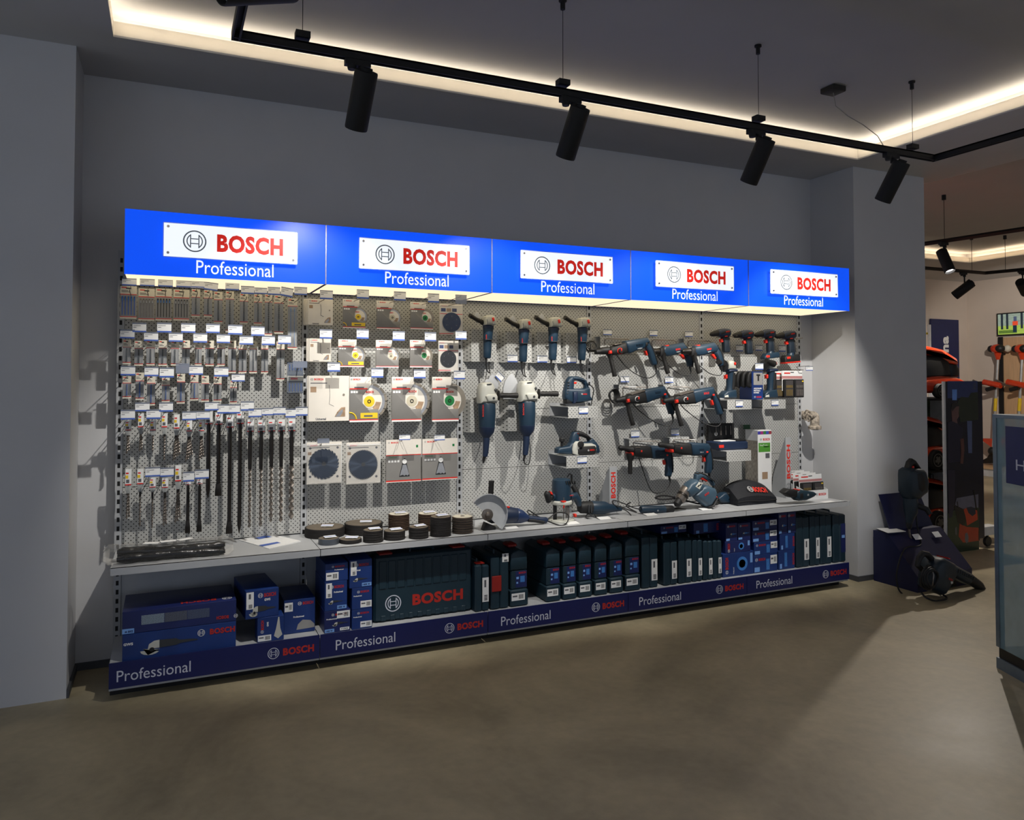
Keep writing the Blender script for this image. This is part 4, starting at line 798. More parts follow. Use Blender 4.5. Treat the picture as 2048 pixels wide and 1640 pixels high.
def hammer(tr, L, label, group, s=None):
    """L: dict of traced outlines for one corded drill"""
    t = thing('hammer_drill', label, 'hammer drill', tr.p(*L['base']), group)
    for k, (pts, m, th, b, dy) in L['puffs'].items(): pf(tr, t, k.rstrip('_'), pts, m, th, b, dy)
    for k, (pts, r, m) in L['tubes'].items(): tb(tr, t, k.rstrip('_'), pts, r, m, 16)
    if 'text' in L:
        x, y, w_, h_, a = L['text']; r = Vector((math.cos(a), 0, math.sin(a))); u = Vector((-math.sin(a), 0, math.cos(a)))
        text('BOSCH', t, tr.p(x, y, -L['ty']), r*tr.r(w_), u*tr.r(h_), red_m, True); text('PROFESSIONAL', t, tr.p(x+w_*.15, y+h_*.9, -L['ty']), r*tr.r(w_*.75), u*tr.r(h_*.4), white_m)
    if 'dial' in L:
        x, y, r = L['dial']; MB().lathe([(tr.r(r*1.25), 0), (tr.r(r*1.25), .002)], tr.p(x, y, -L['ty']+.002), (0, -1, 0), 18).build('dial_ring', redp_m if L.get('dr') else white_m, t); MB().lathe([(tr.r(r), 0), (tr.r(r), .012), (tr.r(r*.8), .016)], tr.p(x, y, -L['ty']+.002), (0, -1, 0), 16).build('mode_dial', rub_m, t)
        pf(tr, t, 'dial_pointer', [(x-4, y-r), (x+4, y-r), (x+4, y+2), (x-4, y+2)], redp_m, .006, .001, -L['ty']-.016)
    cord(tr, t, L['cord']); return t
# large hammer, top left
hammer(E_, dict(base=(400, 500), ty=.038, text=(430, 330, 68, 22, .12), dial=(287, 365, 22), dr=1,
    puffs=dict(gear_housing=([(205, 345), (225, 325), (330, 290), (352, 285), (365, 380), (330, 393), (230, 402), (205, 385)], rub_m, .072, .016, 0),
               motor_body=([(335, 300), (345, 276), (470, 256), (540, 246), (552, 270), (555, 290), (525, 305), (515, 335), (490, 352), (440, 362), (385, 388), (365, 380), (350, 330)], blue_m, .076, .016, 0),
               handle=([(500, 300), (552, 268), (585, 325), (610, 385), (622, 430), (632, 465), (628, 490), (600, 492), (585, 475), (570, 425), (552, 370), (530, 335)], blue_m, .045, .014, 0),
               handle_grip=([(548, 268), (568, 285), (600, 345), (625, 425), (636, 475), (628, 480), (600, 392), (570, 325), (545, 290)], rub_m, .047, .006, 0),
               trigger=([(524, 362), (540, 362), (552, 400), (540, 404)], redp_m, .026, .004, 0), depth_button=([(188, 362), (212, 360), (215, 388), (192, 390)], redp_m, .085, .004, 0),
               name_badge=([(238, 308), (300, 295), (302, 302), (240, 315)], steel_m, .076, .001, 0), direction_switch=([(510, 290), (530, 290), (532, 318), (514, 320)], rub_m, .08, .003, 0)),
    tubes=dict(chuck=([(88, 372, 0), (95, 372, 0), (140, 365, 0), (150, 362, 0), (205, 358, 0)], [12, 22, 25, 32, 36], rub_m), side_handle_clamp=([(205, 362, 0), (222, 430, -.01)], [38, 18], rub_m),
               side_handle=([(212, 405, -.01), (216, 420, -.012), (222, 450, -.015), (235, 520, -.02), (246, 578, -.024), (248, 588, -.024)], [26, 16, 19, 18, 22, 20], knurl_m), strain_relief=([(622, 485, 0), (632, 530, .0)], [12, 7], rub_m)),
    cord=[(632, 525), (622, 570), (570, 602), (500, 585, .02), (420, 515, .06), (350, 400, .1), (320, 330, .12)]), 'large blue and black rotary hammer at the top left of the drills', 'hammer drills')
def drill(tr, ox, oy, label):
    q = lambda pts: [(a[0]+ox, a[1]+oy, *a[2:]) for a in pts]
    hammer(tr, dict(base=(800+ox, 520+oy), ty=.034, text=(782+ox, 362+oy, 50, 18, .15),
        puffs=dict(motor_body=(q([(672, 345), (690, 318), (740, 312), (860, 290), (878, 312), (895, 340), (880, 375), (830, 385), (770, 405), (720, 412), (690, 405), (675, 380)]), blue_m, .066, .018, 0),
                   handle=(q([(850, 305), (885, 318), (925, 370), (945, 430), (948, 480), (940, 500), (912, 502), (900, 460), (880, 410), (850, 380)]), blue_m, .042, .014, 0),
                   handle_grip=(q([(880, 318), (900, 325), (938, 390), (952, 470), (946, 505), (938, 500), (935, 440), (912, 375)]), rub_m, .044, .005, 0),
                   trigger=(q([(838, 395), (862, 392), (884, 430), (872, 438), (852, 415)]), redp_m, .024, .004, 0), selector=(q([(702, 318), (728, 310), (732, 324), (708, 332)]), redp_m, .05, .003, 0),
                   front_collar=(q([(648, 340), (690, 330), (700, 405), (655, 412)]), rub_m, .06, .012, 0)),
        tubes=dict(chuck=(q([(585, 370), (600, 369), (640, 368), (655, 367)]), [14, 24, 27, 30], dsteel_m), side_handle=(q([(682, 385, -.01), (688, 420, -.012), (700, 470, -.015), (715, 540, -.02), (722, 562, -.02)]), [32, 20, 19, 22, 20], knurl_m), strain_relief=(q([(930, 498), (938, 545)]), [12, 7], rub_m)),
        cord=q([(938, 540), (935, 570), (905, 582), (850, 562, .03), (780, 490, .06), (735, 440, .09), (715, 400, .11)])), label, 'hammer drills')
drill(Tr('E', 4.665), 0, 0, 'blue corded impact drill in the middle of the top drill row'); drill(Tr('E', 4.56), 275, -2, 'blue corded impact drill right in the top drill row')
def hammer2(tr, ox, oy, label, badge=True):
    q = lambda pts: [(a[0]+ox, a[1]+oy, *a[2:]) for a in pts]
    L = dict(base=(560+ox, 920+oy), ty=.038, text=(598+ox, 745+oy, 58, 20, .1), dial=(440+ox, 788+oy, 20),
        puffs=dict(gear_housing=(q([(345, 775), (375, 752), (510, 715), (528, 735), (535, 820), (470, 832), (390, 830), (350, 812)]), rub_m, .072, .016, 0),
                   motor_body=(q([(500, 720), (520, 705), (690, 676), (700, 700), (700, 740), (672, 770), (640, 785), (580, 805), (535, 825), (520, 800)]), blue_m, .076, .016, 0),
                   handle=(q([(665, 715), (692, 700), (725, 745), (755, 810), (775, 870), (788, 905), (780, 925), (745, 922), (735, 890), (715, 830), (690, 775)]), blue_m, .045, .014, 0),
                   handle_grip=(q([(690, 690), (705, 700), (745, 760), (778, 850), (786, 895), (778, 880), (745, 800), (705, 735)]), rub_m, .047, .005, 0),
                   trigger=(q([(680, 795), (696, 793), (708, 835), (695, 840)]), redp_m, .026, .004, 0), depth_button=(q([(346, 790), (368, 786), (374, 815), (352, 820)]), redp_m, .085, .004, 0),
                   direction_switch=(q([(672, 740), (692, 738), (694, 752), (676, 756)]), redp_m, .079, .002, 0)),
        tubes=dict(chuck=(q([(268, 803), (275, 802), (330, 792), (345, 790)]), [12, 20, 26, 32], rub_m), side_handle_clamp=(q([(362, 790, 0), (375, 850, -.01)]), [38, 18], rub_m),
                   side_handle=(q([(368, 835, -.01), (372, 850, -.012), (382, 900, -.015), (398, 980, -.022), (408, 1012, -.024), (410, 1018, -.024)]), [26, 16, 21, 19, 22, 20], knurl_m), strain_relief=(q([(772, 920), (780, 965)]), [12, 7], rub_m)),
        cord=q([(780, 960), (772, 1005), (730, 1027), (650, 1000, .03), (560, 920, .07), (505, 850, .1), (490, 790, .12)]))
    if badge: L['puffs']['name_badge'] = (q([(385, 745), (508, 708), (512, 718), (390, 756)]), steel_m, .075, .001, 0)
    return hammer(tr, L, label, 'hammer drills')
hammer2(E_, 0, 0, 'blue rotary hammer at the left of the middle drill row'); hammer2(Eb, 428, 5, 'blue rotary hammer at the right of the middle drill row')
def hammer3(tr, ox, oy, label, handle=True):
    q = lambda pts: [(a[0]+ox, a[1]+oy, *a[2:]) for a in pts]
    L = dict(base=(580+ox, 1470+oy), ty=.038, text=(632+ox, 1272+oy, 52, 18, -.02),
        puffs=dict(gear_housing=(q([(412, 1215), (430, 1205), (560, 1205), (575, 1225), (580, 1312), (500, 1310), (440, 1295), (415, 1280)]), rub_m, .072, .016, 0),
                   motor_body=(q([(558, 1205), (590, 1200), (725, 1210), (740, 1235), (738, 1275), (715, 1305), (690, 1315), (600, 1318), (575, 1312)]), blue_m, .076, .016, 0),
                   handle=(q([(705, 1250), (740, 1232), (760, 1290), (768, 1360), (766, 1440), (755, 1478), (715, 1475), (712, 1440), (718, 1370), (705, 1310)]), blue_m, .045, .014, 0),
                   handle_grip=(q([(736, 1225), (750, 1240), (768, 1310), (772, 1390), (766, 1440), (760, 1380), (752, 1300)]), rub_m, .047, .005, 0),
                   trigger=(q([(690, 1330), (704, 1328), (710, 1368), (697, 1372)]), redp_m, .026, .004, 0), depth_button=(q([(384, 1262), (404, 1260), (406, 1284), (388, 1286)]), redp_m, .085, .004, 0), mode_switch=(q([(470, 1240), (482, 1240), (482, 1256), (470, 1256)]), redp_m, .079, .002, 0),
                   name_badge=(q([(425, 1212), (465, 1212), (465, 1220), (425, 1220)]), steel_m, .076, .001, 0), direction_switch=(q([(695, 1275), (712, 1275), (712, 1290), (695, 1290)]), redp_m, .079, .002, 0)),
        tubes=dict(chuck=(q([(300, 1222), (315, 1222), (350, 1228), (390, 1235), (415, 1240)]), [14, 24, 20, 28, 38], rub_m), strain_relief=(q([(745, 1472), (755, 1520)]), [12, 7], rub_m)),
        cord=q([(755, 1515), (745, 1560), (700, 1605), (620, 1622), (582, 1570, .02), (560, 1440, .06), (550, 1330, .1), (560, 1270, .12)]))
    if handle: L['tubes']['side_handle'] = (q([(395, 1270, -.01), (394, 1310, -.012), (390, 1340, -.015), (386, 1420, -.02), (386, 1450, -.02)]), [40, 34, 20, 20, 18], knurl_m)
    else: L['cord'] = q([(755, 1515), (770, 1580, -.01), (800, 1660, -.02), (830, 1730, -.02)])
    return hammer(tr, L, label, 'hammer drills')
hammer3(E_, 0, 0, 'dark rotary hammer at the left of the bottom drill row'); hammer3(Eb, 352, -27, 'dark rotary hammer at the right of the bottom drill row', False)
# coiled suction hose adapter left of the middle row
hs = Tr('E', 4.68); c_ = hs.p(265, 762)
t = thing('coiled_cord', 'black coiled cord bunched at the nose of the middle left hammer', 'cord', c_-Vector((0, 0, .04)))
for k in range(4):
    rr = hs.r(62-7*k); MB().tube([c_+Vector((rr*math.cos(a)*.8, .012*k+.004*math.sin(3*a), rr*math.sin(a))) for a in [2*math.pi*j/18 for j in range(19)]], .005, 6, cap=False).build('coil', rub_m, t)
c_ = Tr('E', 4.68).p(75, 320); t = thing('coiled_cord', 'black coiled cord at the nose of the large top left hammer', 'cord', c_-Vector((0, 0, .04)))
for k in range(3):
    rr = hs.r(38+9*k); MB().tube([c_+Vector((rr*math.cos(a)*.9, .014*k+.006*math.sin(2*a), rr*math.sin(a)*.8)) for a in [2*math.pi*j/16 for j in range(17)]], .004, 6, cap=False).build('coil', rub_m, t)
# ---------------------------------------------------------------- right bay: cordless tools, boxes, trays
Fp = Tr('F', 4.64)
def cdrill(tr, ox, oy, label, bat=None):
    q = lambda pts: [(a[0]+ox, a[1]+oy, *a[2:]) for a in pts]
    t = thing('cordless_drill', label, 'drill', tr.p(215+ox, (395 if bat else 318)+oy), 'cordless drills')
    pf(tr, t, 'motor_housing', q([(140, 140), (165, 120), (195, 113), (235, 116), (250, 132), (250, 165), (238, 183), (205, 192), (170, 188), (145, 178)]), navy_m, .06, .016)
    pf(tr, t, 'side_panel', q([(150, 150), (200, 128), (238, 132), (240, 150), (195, 158), (155, 172)]), rub_m, .062, .006)
    tb(tr, t, 'chuck', q([(84, 166), (88, 165), (100, 162), (125, 157), (146, 152)]), [5, 12, 20, 25, 28], rub_m, 16)
    pf(tr, t, 'handle', q([(180, 185), (235, 178), (238, 230), (246, 300), (240, 316), (198, 318), (192, 300), (190, 240)]), mat('dark_grip_plastic', (24, 36, 48), .5), .042, .012)
    pf(tr, t, 'handle_grip', q([(226, 190), (238, 195), (246, 290), (236, 300), (228, 240)]), rub_m, .044, .004)
    pf(tr, t, 'trigger', q([(165, 205), (184, 200), (190, 228), (172, 232)]), redp_m, .026, .004); pf(tr, t, 'direction_switch', q([(188, 178), (210, 176), (212, 184), (190, 187)]), redp_m, .062, .002)
    text('BOSCH', t, tr.p(196+ox, 150+oy, -.0325), Vector((.98, 0, .15))*tr.r(38), Vector((-.15, 0, .98))*tr.r(12), red_m, True)
    if bat:
        tb(tr, t, 'battery_collar', q([(215, 300, 0), (212, 330, 0)]), [26, 34], blue_m, 14)
        pf(tr, t, 'battery', q([(146, 345), (160, 322), (265, 312), (278, 325), (276, 380), (150, 392)] if bat == 'red' else [(150, 350), (170, 318), (270, 305), (280, 330), (275, 352), (152, 368)]), rub_m if bat == 'red' else blue_m, .06, .008)
        pf(tr, t, 'battery_latch', q([(160, 335), (190, 332), (192, 352), (162, 355)]), redp_m, .064, .003)
        if bat == 'red': pf(tr, t, 'battery_band', q([(148, 380), (275, 368), (276, 381), (150, 392)]), redp_m, .062, .002)
    MB().tube([tr.p(250+ox, 178+oy, .03), tr.p(270+ox, 182+oy, .0), tr.p(300+ox, 176+oy, -.02)], .003, 6).tube([tr.p(240+ox, 182+oy, .03), tuple(tr.p(240+ox, 182+oy))[0:1]+(YP,)+tuple(tr.p(240+ox, 182+oy))[2:]], .003, 6).build('wall_hook', steel_m, t)
for i, (ox, oy, b, nm) in enumerate([(0, 0, None, 'leftmost, without battery foot'), (192, 12, None, 'second, without battery foot'), (374, 6, 'blue', 'third, with blue battery foot'), (548, 18, 'red', 'rightmost, with red battery foot')]): cdrill(Fp, ox, oy, 'small cordless drill driver hanging %s' % nm, b)
for i, r in enumerate([(105, 158, 255, 300), (302, 360, 255, 305), (465, 522, 255, 300), (660, 718, 258, 308)]): wcard(Tr('F', 4.76), *r, 'price card below the %s cordless drill' % ORD[i])
FT = Tr('F', 4.50)
for a, lb in (((155, 228, 432, 715, 795), 'grey tray with the left cordless grinder'), ((435, 523, 718, 712, 790), 'grey tray with blue box and right cordless grinder'), ((95, 222, 428, 1142, 1230), 'lowest grey tray carrying the open case')): tray(FT, *a, lb)
for r, lb in (((300, 358, 720, 772), 'price card on the tray of the left cordless grinder'), ((600, 658, 716, 762), 'price card on the tray of the right cordless grinder')): wcard(Tr('F', 4.495), *r, lb)
def cgrinder(tr, ox, oy, label, hnd):
    q = lambda pts: [(a[0]+ox, a[1]+oy, *a[2:]) for a in pts]
    t = thing('cordless_grinder', label, 'grinder', tr.p(240+ox, 711+oy), 'cordless angle grinders')
    tb(tr, t, 'motor_body', q([(250, 470), (252, 500), (250, 560), (248, 620), (246, 650)]), [36, 35, 30, 28, 32], blue_m, 18)
    tb(tr, t, 'grip_inlay', q([(266, 500, -.016), (268, 560, -.016), (262, 635, -.014)]), [22, 20, 18], rub_m, 12)
    pf(tr, t, 'collar', q([(218, 470), (290, 468), (290, 488), (216, 492)]), navy_m, .08, .008)
    pf(tr, t, 'gear_head', q([(222, 470), (218, 430), (225, 402), (250, 394), (272, 402), (282, 430), (286, 470)]), lgrey_m, .07, .016); pf(tr, t, 'lock_button', q([(258, 412), (276, 410), (278, 432), (262, 436)]), redp_m, .078, .004)
    pf(tr, t, 'battery_foot', q([(172, 710), (176, 680), (205, 650), (280, 640), (288, 680), (286, 711)]), blue_m, .08, .012); pf(tr, t, 'battery_badge', q([(178, 704), (182, 690), (208, 682), (212, 704)]), lgrey_m, .083, .002)
    pf(tr, t, 'slide_switch', q([(208, 520), (222, 512), (224, 545), (210, 550)]), redp_m, .03, .004)
    MB().lathe([(tr.r(40), 0), (tr.r(46), .01), (tr.r(46), .016), (tr.r(20), .02)], tr.p(208+ox, 438+oy), (-1, -.2, 0), 20).build('wheel_guard', dgrey_m, t)
    if hnd: tb(tr, t, 'side_handle', q([(255, 425, -.03), (225, 418, -.045), (195, 408, -.06), (170, 400, -.07), (160, 398, -.072)]), [27, 26, 18, 21, 20], knurl_m, 14)
    t.location.z += .011
    if not hnd: tb(tr, t, 'side_handle', q([(208, 430, .0), (150, 405, -.04), (108, 395, -.06)]), [18, 18, 22], knurl_m, 14)
Fc = Tr('F', 4.60)
cgrinder(Fc, 0, 0, 'cordless angle grinder standing at the left tray', False); cgrinder(Fc, 342, -2, 'cordless angle grinder with black side handle on the right tray', True)
def carton(name, label, cat, X0, X1, Z0, Z1, y, depth, m, group=None, bev=.0015, rot=0):
    t = thing(name, label, cat, ((X0+X1)/2, y+depth/2, Z0), group); MB().bbox(X0, X1, y, y+depth, Z0, Z1, bev).build('carton', m, t)
    if rot: t.rotation_euler.z = rot
    return t
X0, X1, Z0, Z1 = rect(Tr('F', 4.56), 437, 530, 475, 706); zt = rect(FT, 523, 718, 712, 790)[3]+.0006
t = carton('tool_box', 'upright blue cordless tool box standing on the right tray', 'box', X0, X1, zt, Z1, 4.56, .14, bx_m); w, h = X1-X0, Z1-zt
quad(t, (X0+w*.14, 4.5592, zt+h*.52), VX*w*.82, VZ*h*.44, packgrey_m, 'printed_photo'); quad(t, (X0+w*.5, 4.5588, zt+h*.66), VX*w*.14, VZ*h*.2, dink_m, 'printed_tool'); quad(t, (X0+w*.4, 4.5588, zt+h*.84), VX*w*.34, VZ*h*.06, dink_m, 'printed_tool')
for k, s_ in enumerate(('AKKUSCHRAUBER', 'METALL', 'BOHRER')): text(s_, t, (X0+w*.15, 4.5586, zt+h*(.37-.075*k)), VX*w*(.72-.12*k), VZ*h*.05, white_m, True)
text('BOSCH', t, (X0+w*.4, 4.5586, zt+h*.06), VX*w*.42, VZ*h*.06, red_m, True); logo(t, (X0+w*.25, 4.5586, zt+h*.09), h*.035, white_m)
wcard(Tr('F', 4.55), 463, 530, 408, 460, 'price card standing above the upright blue tool box')
for k in range(3):
    tr = Tr('F', 4.58+.034*k); o = 44*(2-k)
    t = thing('bit_case', 'black curved bit case hanging in a row, %s' % ['nearest to the blue box', 'in the middle', 'farthest left'][k], 'bit case', tr.p(320+o, 615), 'black hanging bit cases')
    pf(tr, t, 'case_shell', [(302+o, 600), (300+o, 550), (308+o, 500), (322+o, 478), (350+o, 472), (352+o, 486), (338+o, 500), (330+o, 560), (328+o, 612)], rub_m, .03, .006); pf(tr, t, 'case_window', [(330+o, 605), (334+o, 550), (340+o, 505), (356+o, 490), (350+o, 600)], mat('smoke_plastic', (70, 66, 66), .2), .024, .004)
    MB().tube([tr.p(345+o, 474), (tr.p(345+o, 474).x, YP, tr.p(345+o, 474).z)], .0025, 5).build('hook_wire', steel_m, t)
bit_m = mat('brass_bits', (150, 125, 70), .3, metal=.6)
def bitset(tr, x0, x1, y0, y1, label, dy=0, front=True):
    X0, X1, Z0, Z1 = rect(tr, x0, x1, y0, y1); y = tr.Y+dy; w, h = X1-X0, Z1-Z0
    t = thing('bit_set', label, 'bit set', ((X0+X1)/2, y, Z0), 'carded bit sets')
    hd = MB().box(X0, X1, y+.012, y+.015, Z0+h*.25, Z1).build('header_card', white_m, t, smooth=False); quad(hd, (X0, y+.0114, Z1-h*.3), VX*w, VZ*h*.10, mat('faded_red_print', (190, 130, 128), .5), 'red_band'); quad(hd, (X0+w*.1, y+.0112, Z1-h*.12), VX*w*.3, VZ*h*.05, red_m, 'brand_print')
    MB().box(X0+w*.42, X0+w*.58, y+.011, y+.0118, Z1-h*.08, Z1-h*.05).build('hang_hole', dink_m, hd)
    for s_ in (0, 1):
        a = X0+w*(.02+.5*s_); b = a+w*.46; cs = MB().bbox(a, b, y-.012, y+.0116, Z0, Z1-h*.32, .004).build('case_half', rub_m, t)
        MB().bbox(a+w*.05, b-w*.05, y-.014, y-.0118, Z0+h*.04, Z1-h*.36, .001).build('case_window', mat('smoke_plastic', (70, 66, 66), .2), cs)
        for k in range(6): x = a+w*(.08+.055*k); MB().tube([(x, y-.015, Z0+h*.07), (x, y-.015, Z0+h*.30)], w*.016, 5).tube([(x, y-.015, Z0+h*.36), (x, y-.015, Z0+h*.46)], w*.02, 5).build('bit', bit_m if s_ == 0 else steel_m, cs)
        if s_: quad(cs, (b-w*.12, y-.0145, Z1-h*.42), VX*w*.08, VZ*h*.05, yel_m, 'yellow_mark')
    return t
bitset(Tr('F', 4.60), 700, 870, 468, 694, 'carded bit set hanging at the front of the right edge hook'); bitset(Tr('F', 4.60), 650, 822, 472, 696, 'carded bit set hanging behind and left of another', .035)
tx = Tr('F', 4.58).p(870, 462); t = thing('wall_hook', 'long wire hook carrying the carded bit sets', 'hook', tx); MB().tube([tx+Vector((-.03, 0, 0)), (tx.x-.03, YP, tx.z)], .003, 6).tube([tx, tx+Vector((-.03, 0, 0))], .003, 6).build('hook_wire', steel_m, t)
q_ = Tr('F', 4.62); X0, X1, Z0, Z1 = rect(q_, 890, 948, 432, 468); t = thing('price_hook', 'price tag sticking out past the right edge of the wall', 'price tag', (X0, 4.62, Z0)); xu = UX[5]-.03
MB().tube([(xu, YP, Z1), (xu+.02, 4.66, Z1+.004), ((X0+X1)/2, 4.625, Z1+.003)], .0025, 5).build('hook_wire', steel_m, t); card_tag(t, X0, X1, Z0, Z1, 4.62)
# open case on the lowest tray
zt = rect(FT, 222, 428, 1142, 1230)[3]+.0006; fx0, fx1 = rect(FT, 222, 428, 1142, 1230)[:2]
t = thing('open_tool_case', 'open dark blue case with cutter bits in the lid on the lowest tray', 'case', ((fx0+fx1)/2, 4.64, zt))
cx0, cx1, cz0, cz1 = rect(Tr('F', 4.56), 190, 408, 1078, 1140); cz1 = zt+.062; cx0 = fx0-.02
MB().bbox(cx0, cx1, 4.56, 4.72, zt, cz1, .008).build('case_base', navy_m, t)
MB().bbox(cx0, cx0+.045, 4.555, 4.56, zt+.02, cz1-.02, .001).build('red_badge', redp_m, t)
MB().box(cx0+.05, cx1-.09, 4.60, 4.68, cz1, cz1+.006).build('foam_insert', white_m, t); MB().bbox(cx1-.09, cx1-.005, 4.58, 4.7, cz1, cz1+.012, .003).build('inner_tray', rub_m, t)
lx0, lx1, lz0, lz1 = rect(Tr('F', 4.72), 72, 288, 912, 1075); lid = MB().bbox(lx0, lx1, 4.715, 4.745, cz1-.01, lz1, .005).build('case_lid', rub_m, t)
for k in range(4): x = lx0+(lx1-lx0)*(.26+.19*k); MB().tube([(x, 4.712, cz1+.04), (x, 4.712, cz1+.075)], .006, 8).tube([(x, 4.712, cz1+.075), (x, 4.712, cz1+.11)], .003, 6).build('cutter_bit', steel_m, lid)
MB().lathe([(.014, 0), (.014, .004)], (lx0+(lx1-lx0)*.26, 4.7148, cz1+.05), (0, -1, 0), 14).build('label_dot', white_m, lid)
# green topped tall box
X0, X1, Z0, Z1 = rect(Tr('F', 4.60), 487, 602, 968, 1410); zc_ = SHZ
t = carton('garden_tool_box', 'tall white and green garden tool box standing on the counter', 'box', X0, X1, zc_, Z1, 4.60, .14, white_m); w, h = X1-X0, Z1-zc_
text('BOSCH', t, (X0+w*.38, 4.5992, Z1-h*.15), VX*w*.5, VZ*h*.035, red_m, True); logo(t, (X0+w*.22, 4.5992, Z1-h*.132), h*.017, ink_m)
quad(t, (X0+w*.05, 4.5992, Z1-h*.31), VX*w*.85, VZ*h*.13, mat('leaf_green_print', (80, 150, 50), .5), 'green_panel'); text('EasyPrune', t, (X0+w*.15, 4.5988, Z1-h*.23), VX*w*.55, VZ*h*.03, white_m)
for k, c in enumerate([(60, 60, 160), (160, 40, 120), (50, 120, 60), (60, 80, 170), (150, 50, 60)]): quad(t, (X0+w*k/5, 4.5992, Z1-h*.06), VX*w/5, VZ*h*.045, mat('rainbow_print_%d' % k, c, .5), 'color_strip')
quad(t, (X0+w*.55, 4.5992, Z1-h*.40), VX*w*.3, VZ*h*.07, ink_m, 'printed_tool'); quad(t, (X0+w*.3, 4.5992, Z0+h*.05), VX*w*.4, VZ*h*.10, tan_m, 'printed_photo'); quad(t, (X0+w*.42, 4.5992, Z0+h*.5), VX*w*.4, VZ*h*.015, ink_m, 'printed_tool')
quad(t, (X0-.0008, 4.74, zc_+h*.05), Vector((0, -.14, 0)), VZ*h*.8, mat('garden_photo_print', (170, 162, 150), .5, noise=.5, scale=18), 'side_photo')
MB().box(X0-.01, X0+w*.4, 4.745, 4.749, Z1, Z1+.035).build('green_flap', mat('dark_green_card', (25, 75, 40), .5), t)
# grey shelf dividers with vertical lettering
def divider(tr, x0, x1, y0, y1, xb, label):
    X0, X1, Z0, Z1 = rect(tr, x0, x1, y0, y1); y = tr.Y; Z0 = SHZ
    t = thing('brand_stand', label, 'stand', ((X0+X1)/2, y, Z0), 'grey lettered stands')
    fp = MB().box(X0, X1, y, y+.004, Z0, Z1).build('front_strip', grey_m, t, smooth=False)
    MB().add([(X0, y+.004, Z0), (X0, YP-.004, Z0), (X0, YP-.03, Z0+(Z1-Z0)*.35), (X0, y+.004, Z1), (X0+.003, y+.004, Z0), (X0+.003, YP-.004, Z0), (X0+.003, YP-.03, Z0+(Z1-Z0)*.35), (X0+.003, y+.004, Z1)], [(0, 1, 2, 3), (7, 6, 5, 4), (0, 4, 5, 1), (1, 5, 6, 2), (2, 6, 7, 3), (3, 7, 4, 0)]).build('side_plate', grey_m, t, smooth=False)
    h, w = Z1-Z0, X1-X0
    text('BOSCH', fp, (X0+w*.82, y-.0006, Z1-h*.68), VZ*h*.56, -VX*w*.64, redp_m, True); logo(fp, ((X0+X1)/2, y-.0006, Z1-h*.80), w*.40, ink_m, VZ, -VX)
divider(Tr('F', 4.62), 720, 768, 1030, 1362, 610, 'grey stand lettered in red beside the tall white box'); divider(Tr('I', 4.62), 1482, 1558, 68, 462, 1395, 'grey stand lettered in red below the left hammer')
# white valve on the back wall
Wv = Tr('F', 4.66)
t = thing('wall_valve', 'white painted elbow valve with lobed handwheel on the wall', 'valve', Wv.p(960, 965)); val_m = mat('chipped_white_paint', (176, 164, 148), .5, noise=.7, scale=45)
tb(Wv, t, 'flange', [(966, 962, 0), (966, 955, 0), (964, 935, 0), (964, 928, 0)], [50, 54, 54, 40], val_m, 20)
tb(Wv, t, 'flange_opening', [(966, 966, 0), (966, 961, 0)], [30, 34], mat('dark_bronze', (60, 55, 25), .4), 18)
tb(Wv, t, 'elbow', smoothp([(964, 932, 0), (966, 890, 0), (975, 850, .02), (975, 848, .08), (975, 848, .185)]), 37, val_m, 18)
tb(Wv, t, 'stem', [(965, 850, 0), (935, 848, -.01), (900, 846, -.02)], [26, 22, 14], val_m, 14)
hw = tb(Wv, t, 'handwheel_hub', [(905, 846, -.02), (885, 846, -.026)], [22, 16], val_m, 14); hc = Wv.p(893, 846, -.024)
for k in range(6): a = k*math.pi/3+.3; MB().tube([hc+Vector((-.006+.004*math.sin(b), math.cos(a)*.03+math.cos(b)*.016*math.cos(a)-math.sin(b)*.016*math.sin(a), math.sin(a)*.03+math.cos(b)*.016*math.sin(a)+math.sin(b)*.016*math.cos(a))) for b in [2*math.pi*j/10 for j in range(11)]], .006, 6, cap=False).build('wheel_lobe', val_m, hw)

